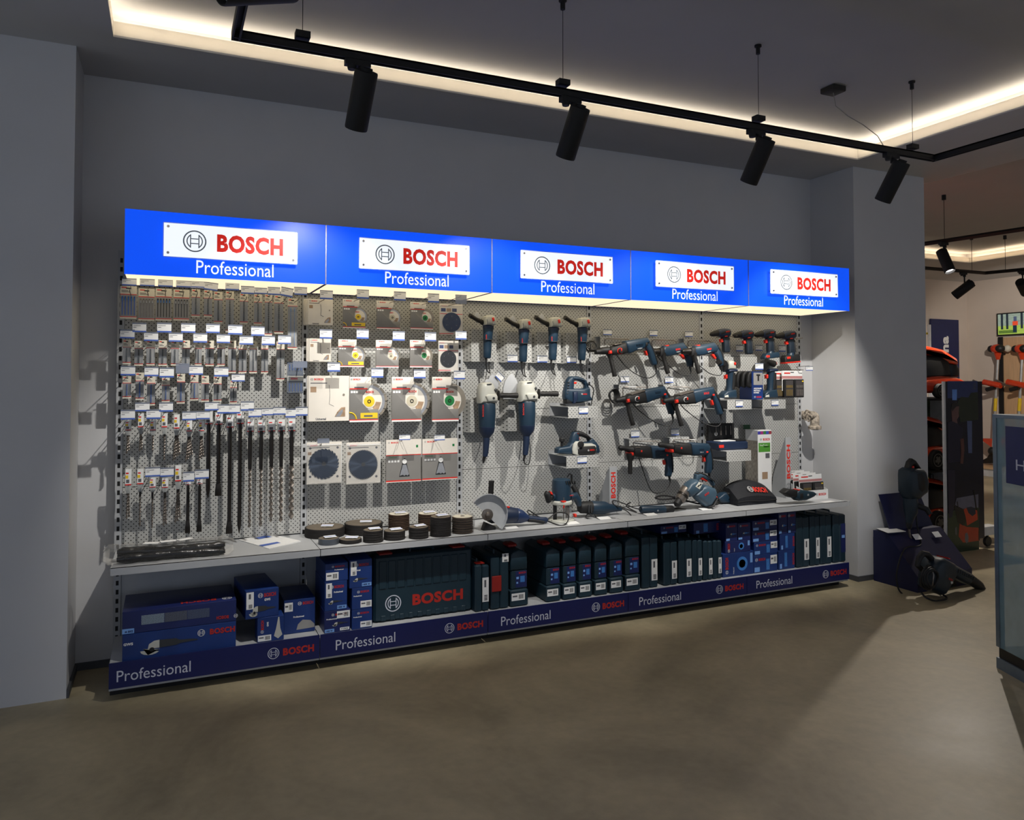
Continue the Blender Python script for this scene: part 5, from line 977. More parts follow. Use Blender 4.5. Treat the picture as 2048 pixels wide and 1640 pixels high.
# ---------------------------------------------------------------- counter top
def onc(c, x, y): k = CR[c]; return PZ(k[0]+x*k[2], k[1]+y*k[2], SHZ)
def discs(c, xc, ytop, ybot, wpx, label, m, layers=1, top=None, tagm=True, flap=False):
    """stack of grinding discs standing at the traced foot"""
    k = CR[c]; b = onc(c, xc, ybot); R = wpx/2*k[2]*mpp(b); b = b+Vector((0, R*.9, 0)); H = (ybot-ytop)*k[2]*mpp(b) - R*.32
    H = max(.012, H); t = thing('disc_stack', label, 'grinding discs', b, 'stacks of grinding discs'); n = max(1, layers)
    for j in range(n):
        z0, z1 = SHZ+H*j/n, SHZ+H*(j+1)/n; e = (z1-z0)*.1
        x_, y_ = b.x+random.uniform(-.001, .001)*(n > 1), b.y+random.uniform(-.001, .001)*(n > 1)
        rr = R*(1 if not flap else 1)
        if flap: MB().lathe([(rr*.90, 0), (rr, (z1-z0)*.25), (rr, (z1-z0)*.7), (rr*.90, z1-z0)], (x_, y_, z0), n=36).build('flap_disc', m, t)
        else: MB().lathe([(rr*.985, 0), (rr, e), (rr, z1-z0-e), (rr*.985, z1-z0)], (x_, y_, z0), n=36).build('disc', m, t)
    tp = MB().lathe([(R*.93, 0), (R*.93, .0006)], (b.x, b.y, SHZ+H), n=32).build('disc_face', top or mat('abrasive_top', (104, 94, 80), .7, noise=.2, scale=30), t)
    MB().lathe([(R*.22, 0), (R*.2, .003), (R*.12, .003)], (b.x, b.y, SHZ+H+.0004), n=18).build('centre_ring', steel_m, t)
    if tagm:
        a = random.uniform(-.5, .5); M3 = Matrix.Rotation(a, 3, 'Z') @ Matrix.Rotation(.12, 3, 'X'); sz = min(R*.9, .055)
        MB().obox((b.x+R*.1, b.y-R*.12, SHZ+H+.009), sz*1.3, sz*.7, .0012, M3).build('price_card', white_m, t); MB().obox((b.x+R*.1, b.y-R*.12, SHZ+H+.0097), sz*1.3, sz*.14, .0008, M3).build('blue_band', tagblue_m, t)
    return b, R, H
ab_m = mat('abrasive_black', (22, 18, 16), .8, noise=.2, scale=60, bump=.2); abr_m = mat('abrasive_brown', (60, 42, 27), .8, noise=.35, scale=80, bump=.3); gt_m = mat('grey_tin', (90, 95, 102), .35, metal=.5)
discs('H', 272, 325, 470, 385, 'large flat stack of black discs at the left end', ab_m, 3); discs('H', 652, 285, 440, 372, 'large flat stack of black discs behind the small ones', ab_m, 4)
discs('H', 295, 448, 535, 200, 'low grey tin of discs at the front edge', gt_m, 1); discs('H', 508, 452, 522, 215, 'thin stack of small black discs at the front edge', ab_m, 1)
discs('H', 727, 368, 512, 195, 'tall stack of small black discs third along the front edge', ab_m, 5); discs('H', 937, 372, 488, 208, 'medium stack of small black discs fourth along the front edge', ab_m, 3)
discs('H', 1170, 338, 476, 192, 'medium stack of small discs fifth along the front edge', ab_m, 4); discs('H', 1387, 238, 456, 205, 'tallest dark stack of discs beside the bagged discs', ab_m, 10)
discs('H', 980, 212, 400, 205, 'brown flap disc stack, left of the two at the wall', abr_m, 10, cream_m, flap=True); discs('H', 1260, 208, 400, 190, 'brown flap disc stack half hidden behind the tallest stack', abr_m, 9, cream_m, flap=True)
b, R, H = discs('H', 1600, 238, 425, 205, 'stack of flap discs wrapped in clear plastic', abr_m, 7, cream_m, tagm=False, flap=True)
wrap_m = mat('wrinkled_clear_film', (235, 232, 225), .1, alpha=.01, bump=.6, scale=40)
pts = []; m = MB(); n = 26
for j, (rr, z) in enumerate([(1.06, 0), (1.12, .3), (1.1, .65), (1.12, .95), (1.0, 1.12), (.7, 1.18), (.3, 1.12)]):
    pts += [(b.x+R*rr*(1+.07*math.sin(7*a+j*2)+.05*math.sin(13*a-j))*math.cos(a), b.y+R*rr*(1+.07*math.sin(5*a+j))*math.sin(a), SHZ+.001+H*z*(1+.05*math.sin(4*a+j)) if z else SHZ+.001) for a in [2*math.pi*k/n for k in range(n)]]
m.add(pts, [(j*n+k, j*n+(k+1) % n, (j+1)*n+(k+1) % n, (j+1)*n+k) for j in range(6) for k in range(n)]); w_ = m.build('plastic_wrap', wrap_m); w_.parent = bpy.data.objects['disc_stack.010']; w_.location = w_.location-bpy.data.objects['disc_stack.010'].location
# wrapped bundle at the left end and leaflet
bl = thing('wrapped_bundle', 'long black strap bundle in clear plastic at the left counter end', 'bundle', (.25, 4.38, SHZ)); g0, g1 = onc('G', 140, 395), onc('G', 1110, 345)
for k, (dz, dy, r) in enumerate([(.022, .05, .022), (.022, .10, .022), (.05, .075, .022)]):
    MB().tube([(x_, 4.34+dy+.008*math.sin(5*x_+k), SHZ+dz+.002+.005*math.sin(9*x_+k)) for x_ in [-.02+.52*j/16 for j in range(17)]], [r*.5]+[r*(1+.12*math.sin(j*1.7+k)) for j in range(15)]+[r*.5], 10).build('strap_roll', mat('black_film', (18, 18, 20), .25, bump=.6, scale=30), bl)
m = MB(); pts = []; n = 22
for j in range(24):
    s_ = j/23; x_ = -.085+.63*s_; k_ = (.55 if j in (0, 23) else 1)*(1+.10*math.sin(3.1*j))
    pts += [(x_, 4.415+.078*k_*math.cos(a)*(1+.09*math.sin(5*a+j)), SHZ+.045+max(-.0445, .05*k_*math.sin(a)*(1+.12*math.sin(4*a+2*j)))) for a in [2*math.pi*q/n for q in range(n)]]
m.add(pts, [(j*n+k, j*n+(k+1) % n, (j+1)*n+(k+1) % n, (j+1)*n+k) for j in range(23) for k in range(n)]).build('plastic_wrap', wrap_m, bl)
for k, x_ in enumerate((.14, .22, .30)): MB().obox((x_, 4.40, SHZ+.094+.003*k), .075, .045, .001, Matrix.Rotation(.4*k-.3, 3, 'Z')).build('paper_slip', white_m, bl)
lf = [onc('G', *p) for p in ((1290, 188), (1575, 272), (1868, 205), (1580, 135))]
t = thing('leaflet', 'white and blue leaflet lying on the counter', 'leaflet', lf[0]); z = SHZ+.0006
MB().add([(p.x, p.y, z) for p in lf]+[(p.x, p.y, z+.003+.004*(i == 2)) for i, p in enumerate(lf)], [(3, 2, 1, 0), (4, 5, 6, 7), (0, 1, 5, 4), (1, 2, 6, 5), (2, 3, 7, 6), (3, 0, 4, 7)]).build('paper', white_m, t, smooth=False)
o_, ex, ey = lf[0], lf[1]-lf[0], lf[3]-lf[0]; U_ = Vector((0, 0, .0052))
quad(t, o_+ex*.12+ey*.0+U_*1.1+ex*.55, ex*.12, ey*.95, tagblue_m, 'blue_stripe'); quad(t, o_+ex*.1+ey*.4+U_*1.1, ex*.16, ey*.4, tagblue_m, 'blue_block')
# big grinder lying on the counter
Iq = Tr('I', 4.46)
def tz(tr, pts): return pts
t = thing('large_angle_grinder', 'blue angle grinder with grey half guard lying on the counter', 'grinder', onc('I', 450, 650))
tb(Iq, t, 'motor_body', [(318, 560, 0), (330, 560, 0), (420, 562, 0), (520, 570, 0), (530, 571, 0)], [78, 82, 90, 78, 74], navy_m, 20)
tb(Iq, t, 'rear_cover', [(515, 570, 0), (522, 570, 0), (580, 582, 0), (640, 598, 0)], [74, 80, 66, 34], mat('navy_gloss', (34, 52, 88), .3), 20); tb(Iq, t, 'rear_handle', [(630, 596, 0), (700, 604, 0), (780, 612, 0), (828, 618, 0), (838, 620, 0)], [33, 30, 27, 31, 26], navy_m, 14)
tb(Iq, t, 'handle_inlay', [(640, 612, -.012), (700, 618, -.012), (800, 634, -.012)], [20, 20, 16], rub_m, 10)
pf(Iq, t, 'gear_head', [(205, 480), (260, 450), (330, 475), (335, 640), (260, 645), (205, 600)], dgrey_m, .10, .02, .01)
gc = Iq.p(190, 545, -.055); gr = Iq.r(205)
def arcpoly(r0, r1, a0, a1, n=18): return [(gc.x+r1*math.cos(a0+(a1-a0)*k/n), gc.z+.0+r1*math.sin(a0+(a1-a0)*k/n)) for k in range(n+1)]+[(gc.x+r0*math.cos(a1+(a0-a1)*k/n), gc.z+r0*math.sin(a1+(a0-a1)*k/n)) for k in range(n+1)]
g_ = MB().puff(arcpoly(gr*.22, gr, math.radians(138), math.radians(-46)), gc.y, .004, 0).build('wheel_guard', mat('guard_grey', (196, 198, 198), .4, metal=.1), t)
MB().puff(arcpoly(gr*.97, gr, math.radians(138), math.radians(-46)), gc.y-.014, .03, 0).build('guard_rim', mat('guard_rim_grey', (200, 202, 204), .3, metal=.4), g_)
MB().lathe([(gr*.28, 0), (gr*.28, .012), (gr*.16, .016), (gr*.12, .03), (gr*.06, .034)], gc+Vector((0, -.002, 0)), (0, -1, 0), 20).build('spindle', steel_m, t)
MB().puff([(gc.x-gr*.15, SHZ+.0005), (gc.x+gr*.5, SHZ+.0005), (gc.x+gr*.5, SHZ+.02), (gc.x, SHZ+.05)], 4.44, .05, .004).build('rest_block', rub_m, t)
tb(Iq, t, 'side_handle', [(255, 480, 0), (258, 380, 0), (265, 330, 0), (270, 235, 0), (272, 222, 0), (272, 212, 0)], [20, 24, 28, 27, 31, 28], knurl_m, 16); pf(Iq, t, 'lock_button', [(415, 470), (440, 468), (442, 486), (418, 488)], redp_m, .02, .003, -.02)
cord(Iq, t, [(835, 620), (870, 590), (950, 540), (1010, 545, -.06), (985, 620, -.08), (900, 645, -.09), (800, 600, .05), (720, 540, .09), (690, 560, .06), (760, 590, .04)], .004)
# router
Ir = Tr('I', 4.50)
t = thing('plunge_router', 'blue plunge router with silver base standing on the counter', 'router', onc('I', 985, 632))
rc = Ir.p(988, 620); zb = SHZ; zz = lambda y: Ir.p(988, y).z
MB().lathe([(Ir.r(136), 0), (Ir.r(138), .006), (Ir.r(132), .014), (Ir.r(118), .016)], (rc.x, rc.y, zb+.0003), n=32).build('base_plate', lgrey_m, t)
for dx in (-75, 72): MB().tube([(rc.x+Ir.r(dx), rc.y, zb+.012), (rc.x+Ir.r(dx), rc.y, zz(440))], Ir.r(20), 12).build('guide_column', rub_m if dx < 0 else steel_m, t)
MB().lathe([(Ir.r(50), 0), (Ir.r(50), zz(470)-zb-.03)], (rc.x+Ir.r(40), rc.y-.03, zb+.02), n=18).build('dust_shield', clear_m, t)
MB().lathe([(Ir.r(95), 0), (Ir.r(112), .008), (Ir.r(112), .022), (Ir.r(100), .03)], (rc.x, rc.y, zz(455)), n=28).build('gear_ring', lgrey_m, t)
MB().lathe([(Ir.r(100), 0), (Ir.r(98), zz(230)-zz(440)), (Ir.r(92), zz(200)-zz(440)), (Ir.r(60), zz(190)-zz(440))], (rc.x, rc.y, zz(440)), n=28).build('motor_housing', blue_m, t)
for k in range(5): pf(Ir, t, 'vent_slot', [(985+k*22, 205), (995+k*22, 205), (1000+k*22, 238), (990+k*22, 238)], rub_m, .01, .001, -Ir.r(94))
tb(Ir, t, 'left_grip', [(905, 380, 0), (865, 370, -.02), (830, 400, -.04), (812, 340, -.04), (795, 330, -.04)], [26, 28, 36, 34, 24], rub_m, 14); pf(Ir, t, 'trigger', [(840, 312), (862, 318), (878, 348), (850, 345)], redp_m, .02, .003, -.03)
tb(Ir, t, 'left_arm', [(920, 375, 0), (880, 378, -.01)], [40, 36], blue_m, 14); tb(Ir, t, 'right_arm', [(1075, 375, 0), (1130, 370, 0), (1160, 420, .0), (1170, 470, 0)], [40, 42, 38, 24], blue_m, 14); tb(Ir, t, 'right_grip', [(1125, 270, .03), (1150, 320, .02), (1180, 420, .01)], [22, 30, 26], rub_m, 12)
tb(Ir, t, 'depth_rod', [(968, 370, -.06), (966, 600, -.06)], 5, steel_m, 8); pf(Ir, t, 'depth_lever', [(935, 405), (985, 402), (990, 418), (972, 430), (970, 478), (962, 478), (960, 425)], redp_m, .014, .002, -.062); pf(Ir, t, 'lock_knob', [(1092, 545), (1112, 543), (1114, 572), (1096, 575)], redp_m, .03, .003, -.03)
text('BOSCH', t, Ir.p(1028, 357, -Ir.r(101)), VX*Ir.r(40), VZ*Ir.r(12), red_m, True); tb(Ir, t, 'cord_sleeve', [(1115, 240, .03), (1115, 160, .03), (1095, 145, .03), (1075, 185, .04)], [12, 12, 9, 6], rub_m, 8)
# straight grinder, multi tools
Is = Tr('I', 4.56); t = thing('straight_grinder', 'blue straight grinder lying behind the router', 'grinder', onc('I', 1350, 560))
tb(Is, t, 'nose_grip', [(1165, 492, 0), (1180, 490, 0), (1210, 486, 0), (1290, 486, 0)], [40, 56, 62, 66], rub_m, 18); tb(Is, t, 'motor_body', [(1285, 488, 0), (1295, 488, 0), (1430, 490, 0), (1470, 492, 0), (1540, 496, 0), (1600, 498, 0)], [62, 68, 66, 50, 34, 26], blue_m, 18)
for k in range(2): pf(Is, t, 'vent_slot', [(1232+26*k, 455), (1244+26*k, 455), (1244+26*k, 530), (1232+26*k, 530)], dgrey_m, .01, .001, -Is.r(62))
cord(Is, t, [(1600, 498), (1640, 520, -.03), (1630, 570, -.1), (1530, 612, -.16), (1440, 570, -.12), (1300, 575, -.05), (1240, 545, -.03), (1200, 580, -.06), (1290, 590, -.08), (1300, 550, -.04)], .004)
Ij = Tr('J', 4.50); t = thing('multi_tool', 'slim blue oscillating multi tool lying on the counter', 'multi tool', onc('J', 290, 460))
tb(Ij, t, 'body', [(135, 430, 0), (145, 430, 0), (300, 432, 0), (345, 432, 0)], [26, 34, 36, 36], blue_m, 16); tb(Ij, t, 'rear_cap', [(340, 432, 0), (345, 432, 0), (410, 430, 0), (418, 430, 0)], [34, 37, 34, 26], rub_m, 16); logo(t, Ij.p(255, 432, -.045), .006, white_m)
tb(Ij, t, 'blade', [(418, 425, 0), (470, 422, 0), (550, 428, 0)], [12, 8, 2], dsteel_m, 8); cord(Ij, t, [(140, 430), (90, 420, .02), (30, 390, .06), (-30, 370, .1), (-60, 400, .05), (20, 430, .0), (80, 450, -.03), (40, 410, .04), (90, 380, .06)], .0045)
for i, r in enumerate([(400, 535, 685, 712), (1030, 1160, 638, 668), (1362, 1490, 588, 618), (1838, 1965, 552, 578)]):
    p0, p1 = onc('I', r[0], r[3]), onc('I', r[1], r[2]); t = MB().obox(((p0.x+p1.x)/2, (p0.y+p1.y)/2, SHZ+.004), .09, .05, .002, Matrix.Rotation(.15, 3, 'X')).build('price_card', white_m, smooth=False); t.location.z = SHZ+.0003; tag(t, 'small white price card lying %s' % ['in front of the lying grinder', 'in front of the router base', 'in front of the straight grinder', 'in front of the slim multi tool'][i], 'price tag', 'counter price cards')
# demolition hammer drill with silver chuck
hb_m = mat('hammer_blue_grey', (62, 84, 100), .4)
Ik = Tr('J', 4.50); t = thing('combi_hammer', 'blue combi hammer with silver chuck standing tilted on the counter', 'hammer drill', onc('J', 690, 415))
tb(Ik, t, 'chuck', [(425, 398, -.02), (435, 385, -.02), (470, 345, -.01)], [10, 32, 34], rub_m, 18); tb(Ik, t, 'chuck_sleeve', [(465, 350, -.01), (470, 345, -.01), (525, 270, 0), (535, 260, 0)], [38, 44, 50, 52], steel_m, 22); tb(Ik, t, 'chuck_ring', [(490, 318, -.008), (502, 302, -.006)], [50, 51], dsteel_m, 22)
pf(Ik, t, 'gear_housing', [(505, 262), (545, 200), (600, 165), (668, 215), (650, 262), (585, 300), (545, 318)], hb_m, .10, .02); pf(Ik, t, 'motor_body', [(585, 300), (650, 225), (690, 215), (765, 245), (780, 285), (770, 330), (730, 395), (695, 405), (620, 345)], hb_m, .10, .025); pf(Ik, t, 'motor_base', [(772, 320), (780, 345), (745, 402), (700, 412), (690, 400), (735, 385)], rub_m, .102, .012)
pf(Ik, t, 'handle', [(610, 125), (635, 105), (675, 118), (760, 180), (775, 215), (760, 225), (735, 190), (665, 150), (640, 165), (628, 195), (605, 190)], hb_m, .05, .012); pf(Ik, t, 'handle_grip', [(615, 120), (640, 102), (690, 120), (770, 180), (765, 195), (690, 138), (640, 118)], rub_m, .052, .006); pf(Ik, t, 'trigger', [(635, 140), (650, 138), (712, 178), (705, 188), (640, 158)], redp_m, .03, .004)
pf(Ik, t, 'name_plate', [(575, 225), (605, 185), (640, 195), (612, 252)], lgrey_m, .104, .004); 
for k in range(2): pf(Ik, t, 'plate_slot', [(590+18*k, 225-12*k), (602+18*k, 208-12*k), (612+18*k, 212-12*k), (600+18*k, 230-12*k)], rub_m, .106, .001)
text('BOSCH', t, Ik.p(660, 308, -.052), Vector((.88, 0, .47))*Ik.r(48), Vector((-.47, 0, .88))*Ik.r(18), red_m, True); cord(Ik, t, [(770, 215), (790, 260, .03), (830, 340, .05), (820, 390, .02), (700, 395, .1), (540, 350, .12), (420, 330, .12), (350, 350, .12), (420, 365, .12), (580, 350, .13)], .006)
Il = Tr('J', 4.62); t = thing('saber_saw', 'blue saber saw lying behind the combi hammer', 'saw', onc('J', 880, 375)); pf(Il, t, 'body', [(790, 330), (840, 285), (925, 275), (930, 310), (880, 340), (975, 360), (985, 385), (970, 392), (900, 372), (820, 368)], blue_m, .07, .012); pf(Il, t, 'grip', [(860, 285), (925, 268), (932, 300), (880, 325)], rub_m, .074, .01); pf(Il, t, 'switch', [(770, 320), (790, 315), (792, 345), (775, 350)], redp_m, .05, .004)
p0 = onc('J', 700, 432); t = MB().obox((p0.x, p0.y, SHZ+.004), .09, .05, .002, Matrix.Rotation(.15, 3, 'X')).build('price_card', white_m, smooth=False); t.location.z = SHZ+.0003; tag(t, 'small white price card lying in front of the combi hammer', 'price tag', 'counter price cards')
# bag
Ib = Tr('J', 4.46); bag_m = mat('black_nylon', (20, 22, 28), .75, bump=.3, scale=60, noise=.2); p0, p1 = onc('J', 1010, 400), onc('J', 1390, 395)
t = thing('tool_bag', 'soft black tool bag with red lettering lying on the counter', 'bag', ((p0.x+p1.x)/2, p0.y, SHZ)); x0, x1, yb = p0.x-.03, p1.x+.03, p0.y; n = 14; vs = []; hgt = .165
for j in range(11):
    v = j/10
    for i in range(n+1):
        u = i/n; e = (math.sin(math.pi*min(1, max(0, u*.9+.05))))**.2*(.40+.60*min(1, v/.5))*(1 if v < .8 else 1-((v-.8)/.2)**2*.6); prof = 1
        vs.append((x0+(x1-x0)*u+.02*v, yb+.21*v, SHZ+.002+hgt*e*prof*(1-.35*max(0, u-.55)) + .0015*math.sin(7*u+5*v)))
fs = [(j*(n+1)+i, j*(n+1)+i+1, (j+1)*(n+1)+i+1, (j+1)*(n+1)+i) for j in range(10) for i in range(n)]; m = MB().add(vs, fs); k = len(vs)
rim = [i for i in range(n+1)]+[j*(n+1)+n for j in range(1, 11)]+[10*(n+1)+i for i in range(n-1, -1, -1)]+[j*(n+1) for j in range(9, 0, -1)]
m.add([(m.v[i][0], m.v[i][1], SHZ+.0005) for i in rim], []); L = len(rim); m.f += [(rim[i], rim[(i+1) % L], k+(i+1) % L, k+i) for i in range(L)]+[tuple(range(k, k+L))]
m.build('bag_body', bag_m, t); MB().tube([(x0+(x1-x0)*s_, yb-.004+.003*math.sin(9*s_), SHZ+.028+.004*math.sin(6*s_)) for s_ in [q/12 for q in range(13)]], .004, 6).build('seam_piping', rub_m, t)
def bagp(u, v): return Vector(vs[int(round(v*10))*(n+1)+int(round(u*n))])
o0, o1, o2 = bagp(.43, .1), bagp(.86, .1), bagp(.43, .4); e1 = (o1-o0); e2 = (o2-o0).normalized(); nn = e1.cross(e2).normalized(); nn = nn if nn.y < 0 else -nn
text('BOSCH', t, o0+nn*.012+e1*.08, e1*.8, e2*.05, redp_m, True); logo(t, o0+nn*.012-e1*.10+e2*.025, .026, white_m, e1.normalized(), e2)
# blue sander tool, display box with bit sets, small cases
Iz = Tr('J', 4.39); t = thing('delta_sander', 'dark teal detail sander lying in front of the white display box', 'sander', onc('J', 1530, 350)); pf(Iz, t, 'body', [(1465, 330), (1470, 270), (1500, 255), (1560, 262), (1620, 272), (1645, 290), (1620, 318), (1560, 345), (1490, 352)], case_m, .08, .014); pf(Iz, t, 'tail', [(1360, 280), (1400, 245), (1480, 258), (1480, 320), (1420, 322)], rub_m, .07, .012); pf(Iz, t, 'switch', [(1482, 255), (1500, 252), (1502, 262), (1486, 265)], redp_m, .06, .003); pf(Iz, t, 'side_window', [(1490, 285), (1520, 282), (1520, 330), (1492, 335)], rub_m, .082, .003); logo(t, Iz.p(1560, 298, -.042), .008, white_m)
db = PX(1250+1572*.22949, 990, 4.47); bw, bd, ba = .24, .27, 0; Rz = Matrix.Rotation(ba, 3, 'Z')
t = thing('display_box', 'white open display box holding carded bit sets', 'display box', (db.x, 4.47, SHZ)); fx0, y0 = db.x, 4.47; fx1 = fx0+bw; fz1 = SHZ+.075
MB().box(fx0, fx1, y0, y0+.003, SHZ+.0005, fz1).build('front_panel', white_m, t, smooth=False); MB().box(fx0, fx1, y0+.003, y0+bd, SHZ+.0005, SHZ+.004).build('bottom_panel', white_m, t, smooth=False)
for x_ in (fx0, fx1-.003): MB().add([(x_, y0+.003, SHZ+.0005), (x_+.003, y0+.003, SHZ+.0005), (x_+.003, y0+bd, SHZ+.0005), (x_, y0+bd, SHZ+.0005), (x_, y0+.003, fz1), (x_+.003, y0+.003, fz1), (x_+.003, y0+bd, fz1+.075), (x_, y0+bd, fz1+.075)], [(0, 3, 2, 1), (4, 5, 6, 7), (0, 1, 5, 4), (1, 2, 6, 5), (2, 3, 7, 6), (3, 0, 4, 7)]).build('side_panel', white_m, t, smooth=False)
MB().box(fx0, fx1, y0+bd-.003, y0+bd, SHZ+.0005, fz1+.075).build('back_panel', white_m, t, smooth=False); text('BOSCH', t, (fx0+bw*.58, y0-.0008, SHZ+.03), VX*bw*.32, VZ*.02, red_m, True); logo(t, (fx0+bw*.5, y0-.0008, SHZ+.04), .011, ink_m)
t.rotation_euler.z = ba
for k in range(4):
    b_ = bitset(Tr('J', 4.53), 1530, 1728, 58, 262, 'carded bit set in the white display box, %s' % ['in front', 'second', 'third', 'at the back'][k])
    b_.location = Vector((fx0+bw*.5-.006*k, y0+.045+.055*k, SHZ+.006+.004*k)); b_.rotation_euler = (-.05, 0, 0)
for k in range(3):
    p0 = onc('J', 900+k*42, 262); t = thing('small_case', 'small black and white bit case beside the bag, %s' % ['left', 'middle', 'right'][k], 'bit case', p0, 'small black bit cases'); MB().bbox(p0.x-.03, p0.x+.022, p0.y, p0.y+.10, SHZ+.0005, SHZ+.075, .005).build('case_shell', rub_m, t); MB().box(p0.x+.022, p0.x+.028, p0.y+.002, p0.y+.098, SHZ+.001, SHZ+.07).build('paper_sleeve', white_m, t)
t = MB().obox((4.86, 4.36, SHZ+.004), .12, .05, .001, Matrix.Rotation(.1, 3, 'Z')).build('paper_slip', white_m, smooth=False); t.location.z = SHZ+.0004; tag(t, 'thin white paper slip at the right end of the counter', 'paper')
# ---------------------------------------------------------------- stock under the counter
BZ = .1805
def stock(c, x0, x1, y0, y1, Y, depth, m, label, z0=None, cat='box', name='tool_carton', group='cartons under the counter', rot=0):
    X0, X1, Z0, Z1 = rect(Tr(c, Y), x0, x1, y0, y1)
    if z0 is None: z0 = BZ
    t = carton(name, label, cat, X0, X1, z0, Z1, Y, min(depth, YP-.005-Y), m, group, .002, rot); t['top'] = Z1; del t['top']
    return t, X0, X1, z0, Z1
glow_m = mat('box_light_blue_glow_print', (60, 120, 190), .5, noise=.4, scale=9)
def tool_print(p, x, z, w, h, y, m=None, head=None):
    """flat picture of a small grinder"""
    hd = [(x+w*.17+w*.17*math.cos(a), z+h*.32+h*.30*math.sin(a)) for a in [math.pi*2*k/14 for k in range(14)]]
    MB().puff([q for q in hd if q[1] < z+h*.42]+[(x+w*.05, z+h*.45)], y, .0006, 0).build('printed_guard', head or lgrey_m, p, smooth=False)
    MB().puff([(x+w*.13, z+h*.42), (x+w*.15, z+h*.72), (x+w*.24, z+h*.9), (x+w*.33, z+h*.92), (x+w*.34, z+h*.42)], y-.0003, .0006, 0).build('printed_head', lgrey_m, p, smooth=False)
    MB().puff([(x+w*.33, z+h*.42), (x+w*.33, z+h*.92), (x+w*.62, z+h*.88), (x+w*.68, z+h*.76), (x+w*.9, z+h*.72), (x+w, z+h*.66), (x+w, z+h*.6), (x+w*.9, z+h*.58), (x+w*.7, z+h*.55), (x+w*.62, z+h*.46)], y-.0005, .0006, 0).build('printed_tool', m or dgrey_m, p, smooth=False)
    MB().puff([(x+w*.2+w*.045*math.cos(a), z+h*.36+h*.14*math.sin(a)) for a in [math.pi*2*k/10 for k in range(10)]], y-.0008, .0006, 0).build('printed_handle', rub_m, p, smooth=False)
def brand(t, X0, X1, Z0, Z1, y, bx, bz, bw, bh, wm=None, prof=None, flip=False):
    w, h = X1-X0, Z1-Z0; s = -1 if flip else 1
    text('BOSCH', t, (X0+w*bx, y, Z0+h*bz), VX*w*bw*s, VZ*h*bh*s, red2_m, True); logo(t, (X0+w*bx-s*(h*bh*.5+w*.05), y, Z0+h*(bz+s*bh*.5)), h*bh*.6, wm or white_m)
    if prof: text(prof[0], t, (X0+w*prof[1], y, Z0+h*prof[2]), VX*w*prof[3], VZ*h*prof[4], white_m, True)
def barcode(t, x, z, w, h, y, vert=False):
    s = quad(t, (x, y, z), VX*w, VZ*h, white_m, 'sticker'); 
    for k in range(4):
        if vert: quad(t, (x+w*.3, y-.0004, z+h*(.06+.06*k)), VX*w*.5, VZ*h*.035, dink_m, 'barcode')
        else: quad(t, (x+w*(.55+.09*k), y-.0004, z+h*.2), VX*w*.05, VZ*h*.6, dink_m, 'barcode')
    if vert: quad(t, (x+w*.3, y-.0004, z+h*.6), VX*w*.3, VZ*h*.3, ink_m, 'printed_line')
    else: quad(t, (x+w*.08, y-.0004, z+h*.5), VX*w*.35, VZ*h*.2, ink_m, 'printed_line')
# two long grinder cartons at the far left
t, X0, X1, Z0, Z1 = stock('G', 208, 1265, 1005, 1245, 4.335, .34, bx_m, 'long blue grinder carton at the bottom left'); y = 4.3344; w, h = X1-X0, Z1-Z0; zt = Z1
tool_print(t, X0+w*.15, Z0+h*.12, w*.5, h*.58, y-.0008); brand(t, X0, X1, Z0, Z1, y-.001, .76, .60, .23, .22); text('GWS', t, (X0+w*.01, y-.001, Z0+h*.58), VX*w*.08, VZ*h*.10, white_m, True)
t, X0, X1, Z0, Z1 = stock('G', 208, 1268, 800, 1005, 4.335, .34, bx2_m, 'long navy grinder carton lying upside down on the lower one', zt+.0005); h = Z1-Z0; w = X1-X0
for k in range(3): quad(t, (X0+w*(.16+.2*k), y, Z0+h*.34), VX*w*.195, VZ*h*.42, mat('photo_print_%d' % k, [(120, 135, 150), (80, 85, 100), (70, 80, 105)][k], .5, noise=.7, scale=25), 'printed_photo')
brand(t, X0, X1, Z0, Z1, y-.001, .93, .32, .11, .15, flip=True); quad(t, (X0, y, Z0+.002), VX*w*.1, VZ*h*.22, sky_m, 'wattage_label'); text('2200 W', t, (X0+w*.09, y-.0006, Z0+h*.16), VX*w*-.07, VZ*h*-.10, bx2_m, True)
text('BOSCH', t, (X0+w*.82, 4.335+.03, Z1+.0008), VX*w*-.32, Vector((0, .045, 0)), red2_m, True); logo(t, (X0+w*.92, 4.335+.05, Z1+.0008), .025, white_m, VX, Vector((0, 1, 0)))
# small grinder cartons
t, X0, X1, Z0, Z1 = stock('G', 1465, 1712, 900, 1195, 4.345, .12, bx_m, 'upright small grinder carton at the front of the plinth'); zt = Z1; w, h = X1-X0, Z1-Z0; y = 4.3442
barcode(t, X0+w*.02, Z0+h*.04, w*.5, h*.24, y); text('BOSCH', t, (X0+w*.24, y, Z0+h*.5), VZ*h*.38, -VX*w*.11, red2_m, True); logo(t, (X0+w*.18, y, Z0+h*.42), w*.06, white_m, VZ, -VX); text('GWS', t, (X0+w*.42, y, Z0+h*.62), VZ*h*.18, -VX*w*.07, white_m, True)
MB().puff([(X0+w*.62, Z0+h*.2), (X0+w*.78, Z0+h*.08), (X0+w*.94, Z0+h*.22), (X0+w*.86, Z0+h*.5), (X0+w*.82, Z0+h*.95), (X0+w*.78, Z0+h*.95), (X0+w*.7, Z0+h*.5)], y-.0003, .0006, 0).build('printed_tool', lgrey_m, t)
t, X0, X1, Z0, Z1 = stock('G', 1325, 1638, 650, 892, 4.345, .36, bx_m, 'small grinder carton lying askew on the upright one', zt+.0005, rot=.09); w, h = X1-X0, Z1-Z0
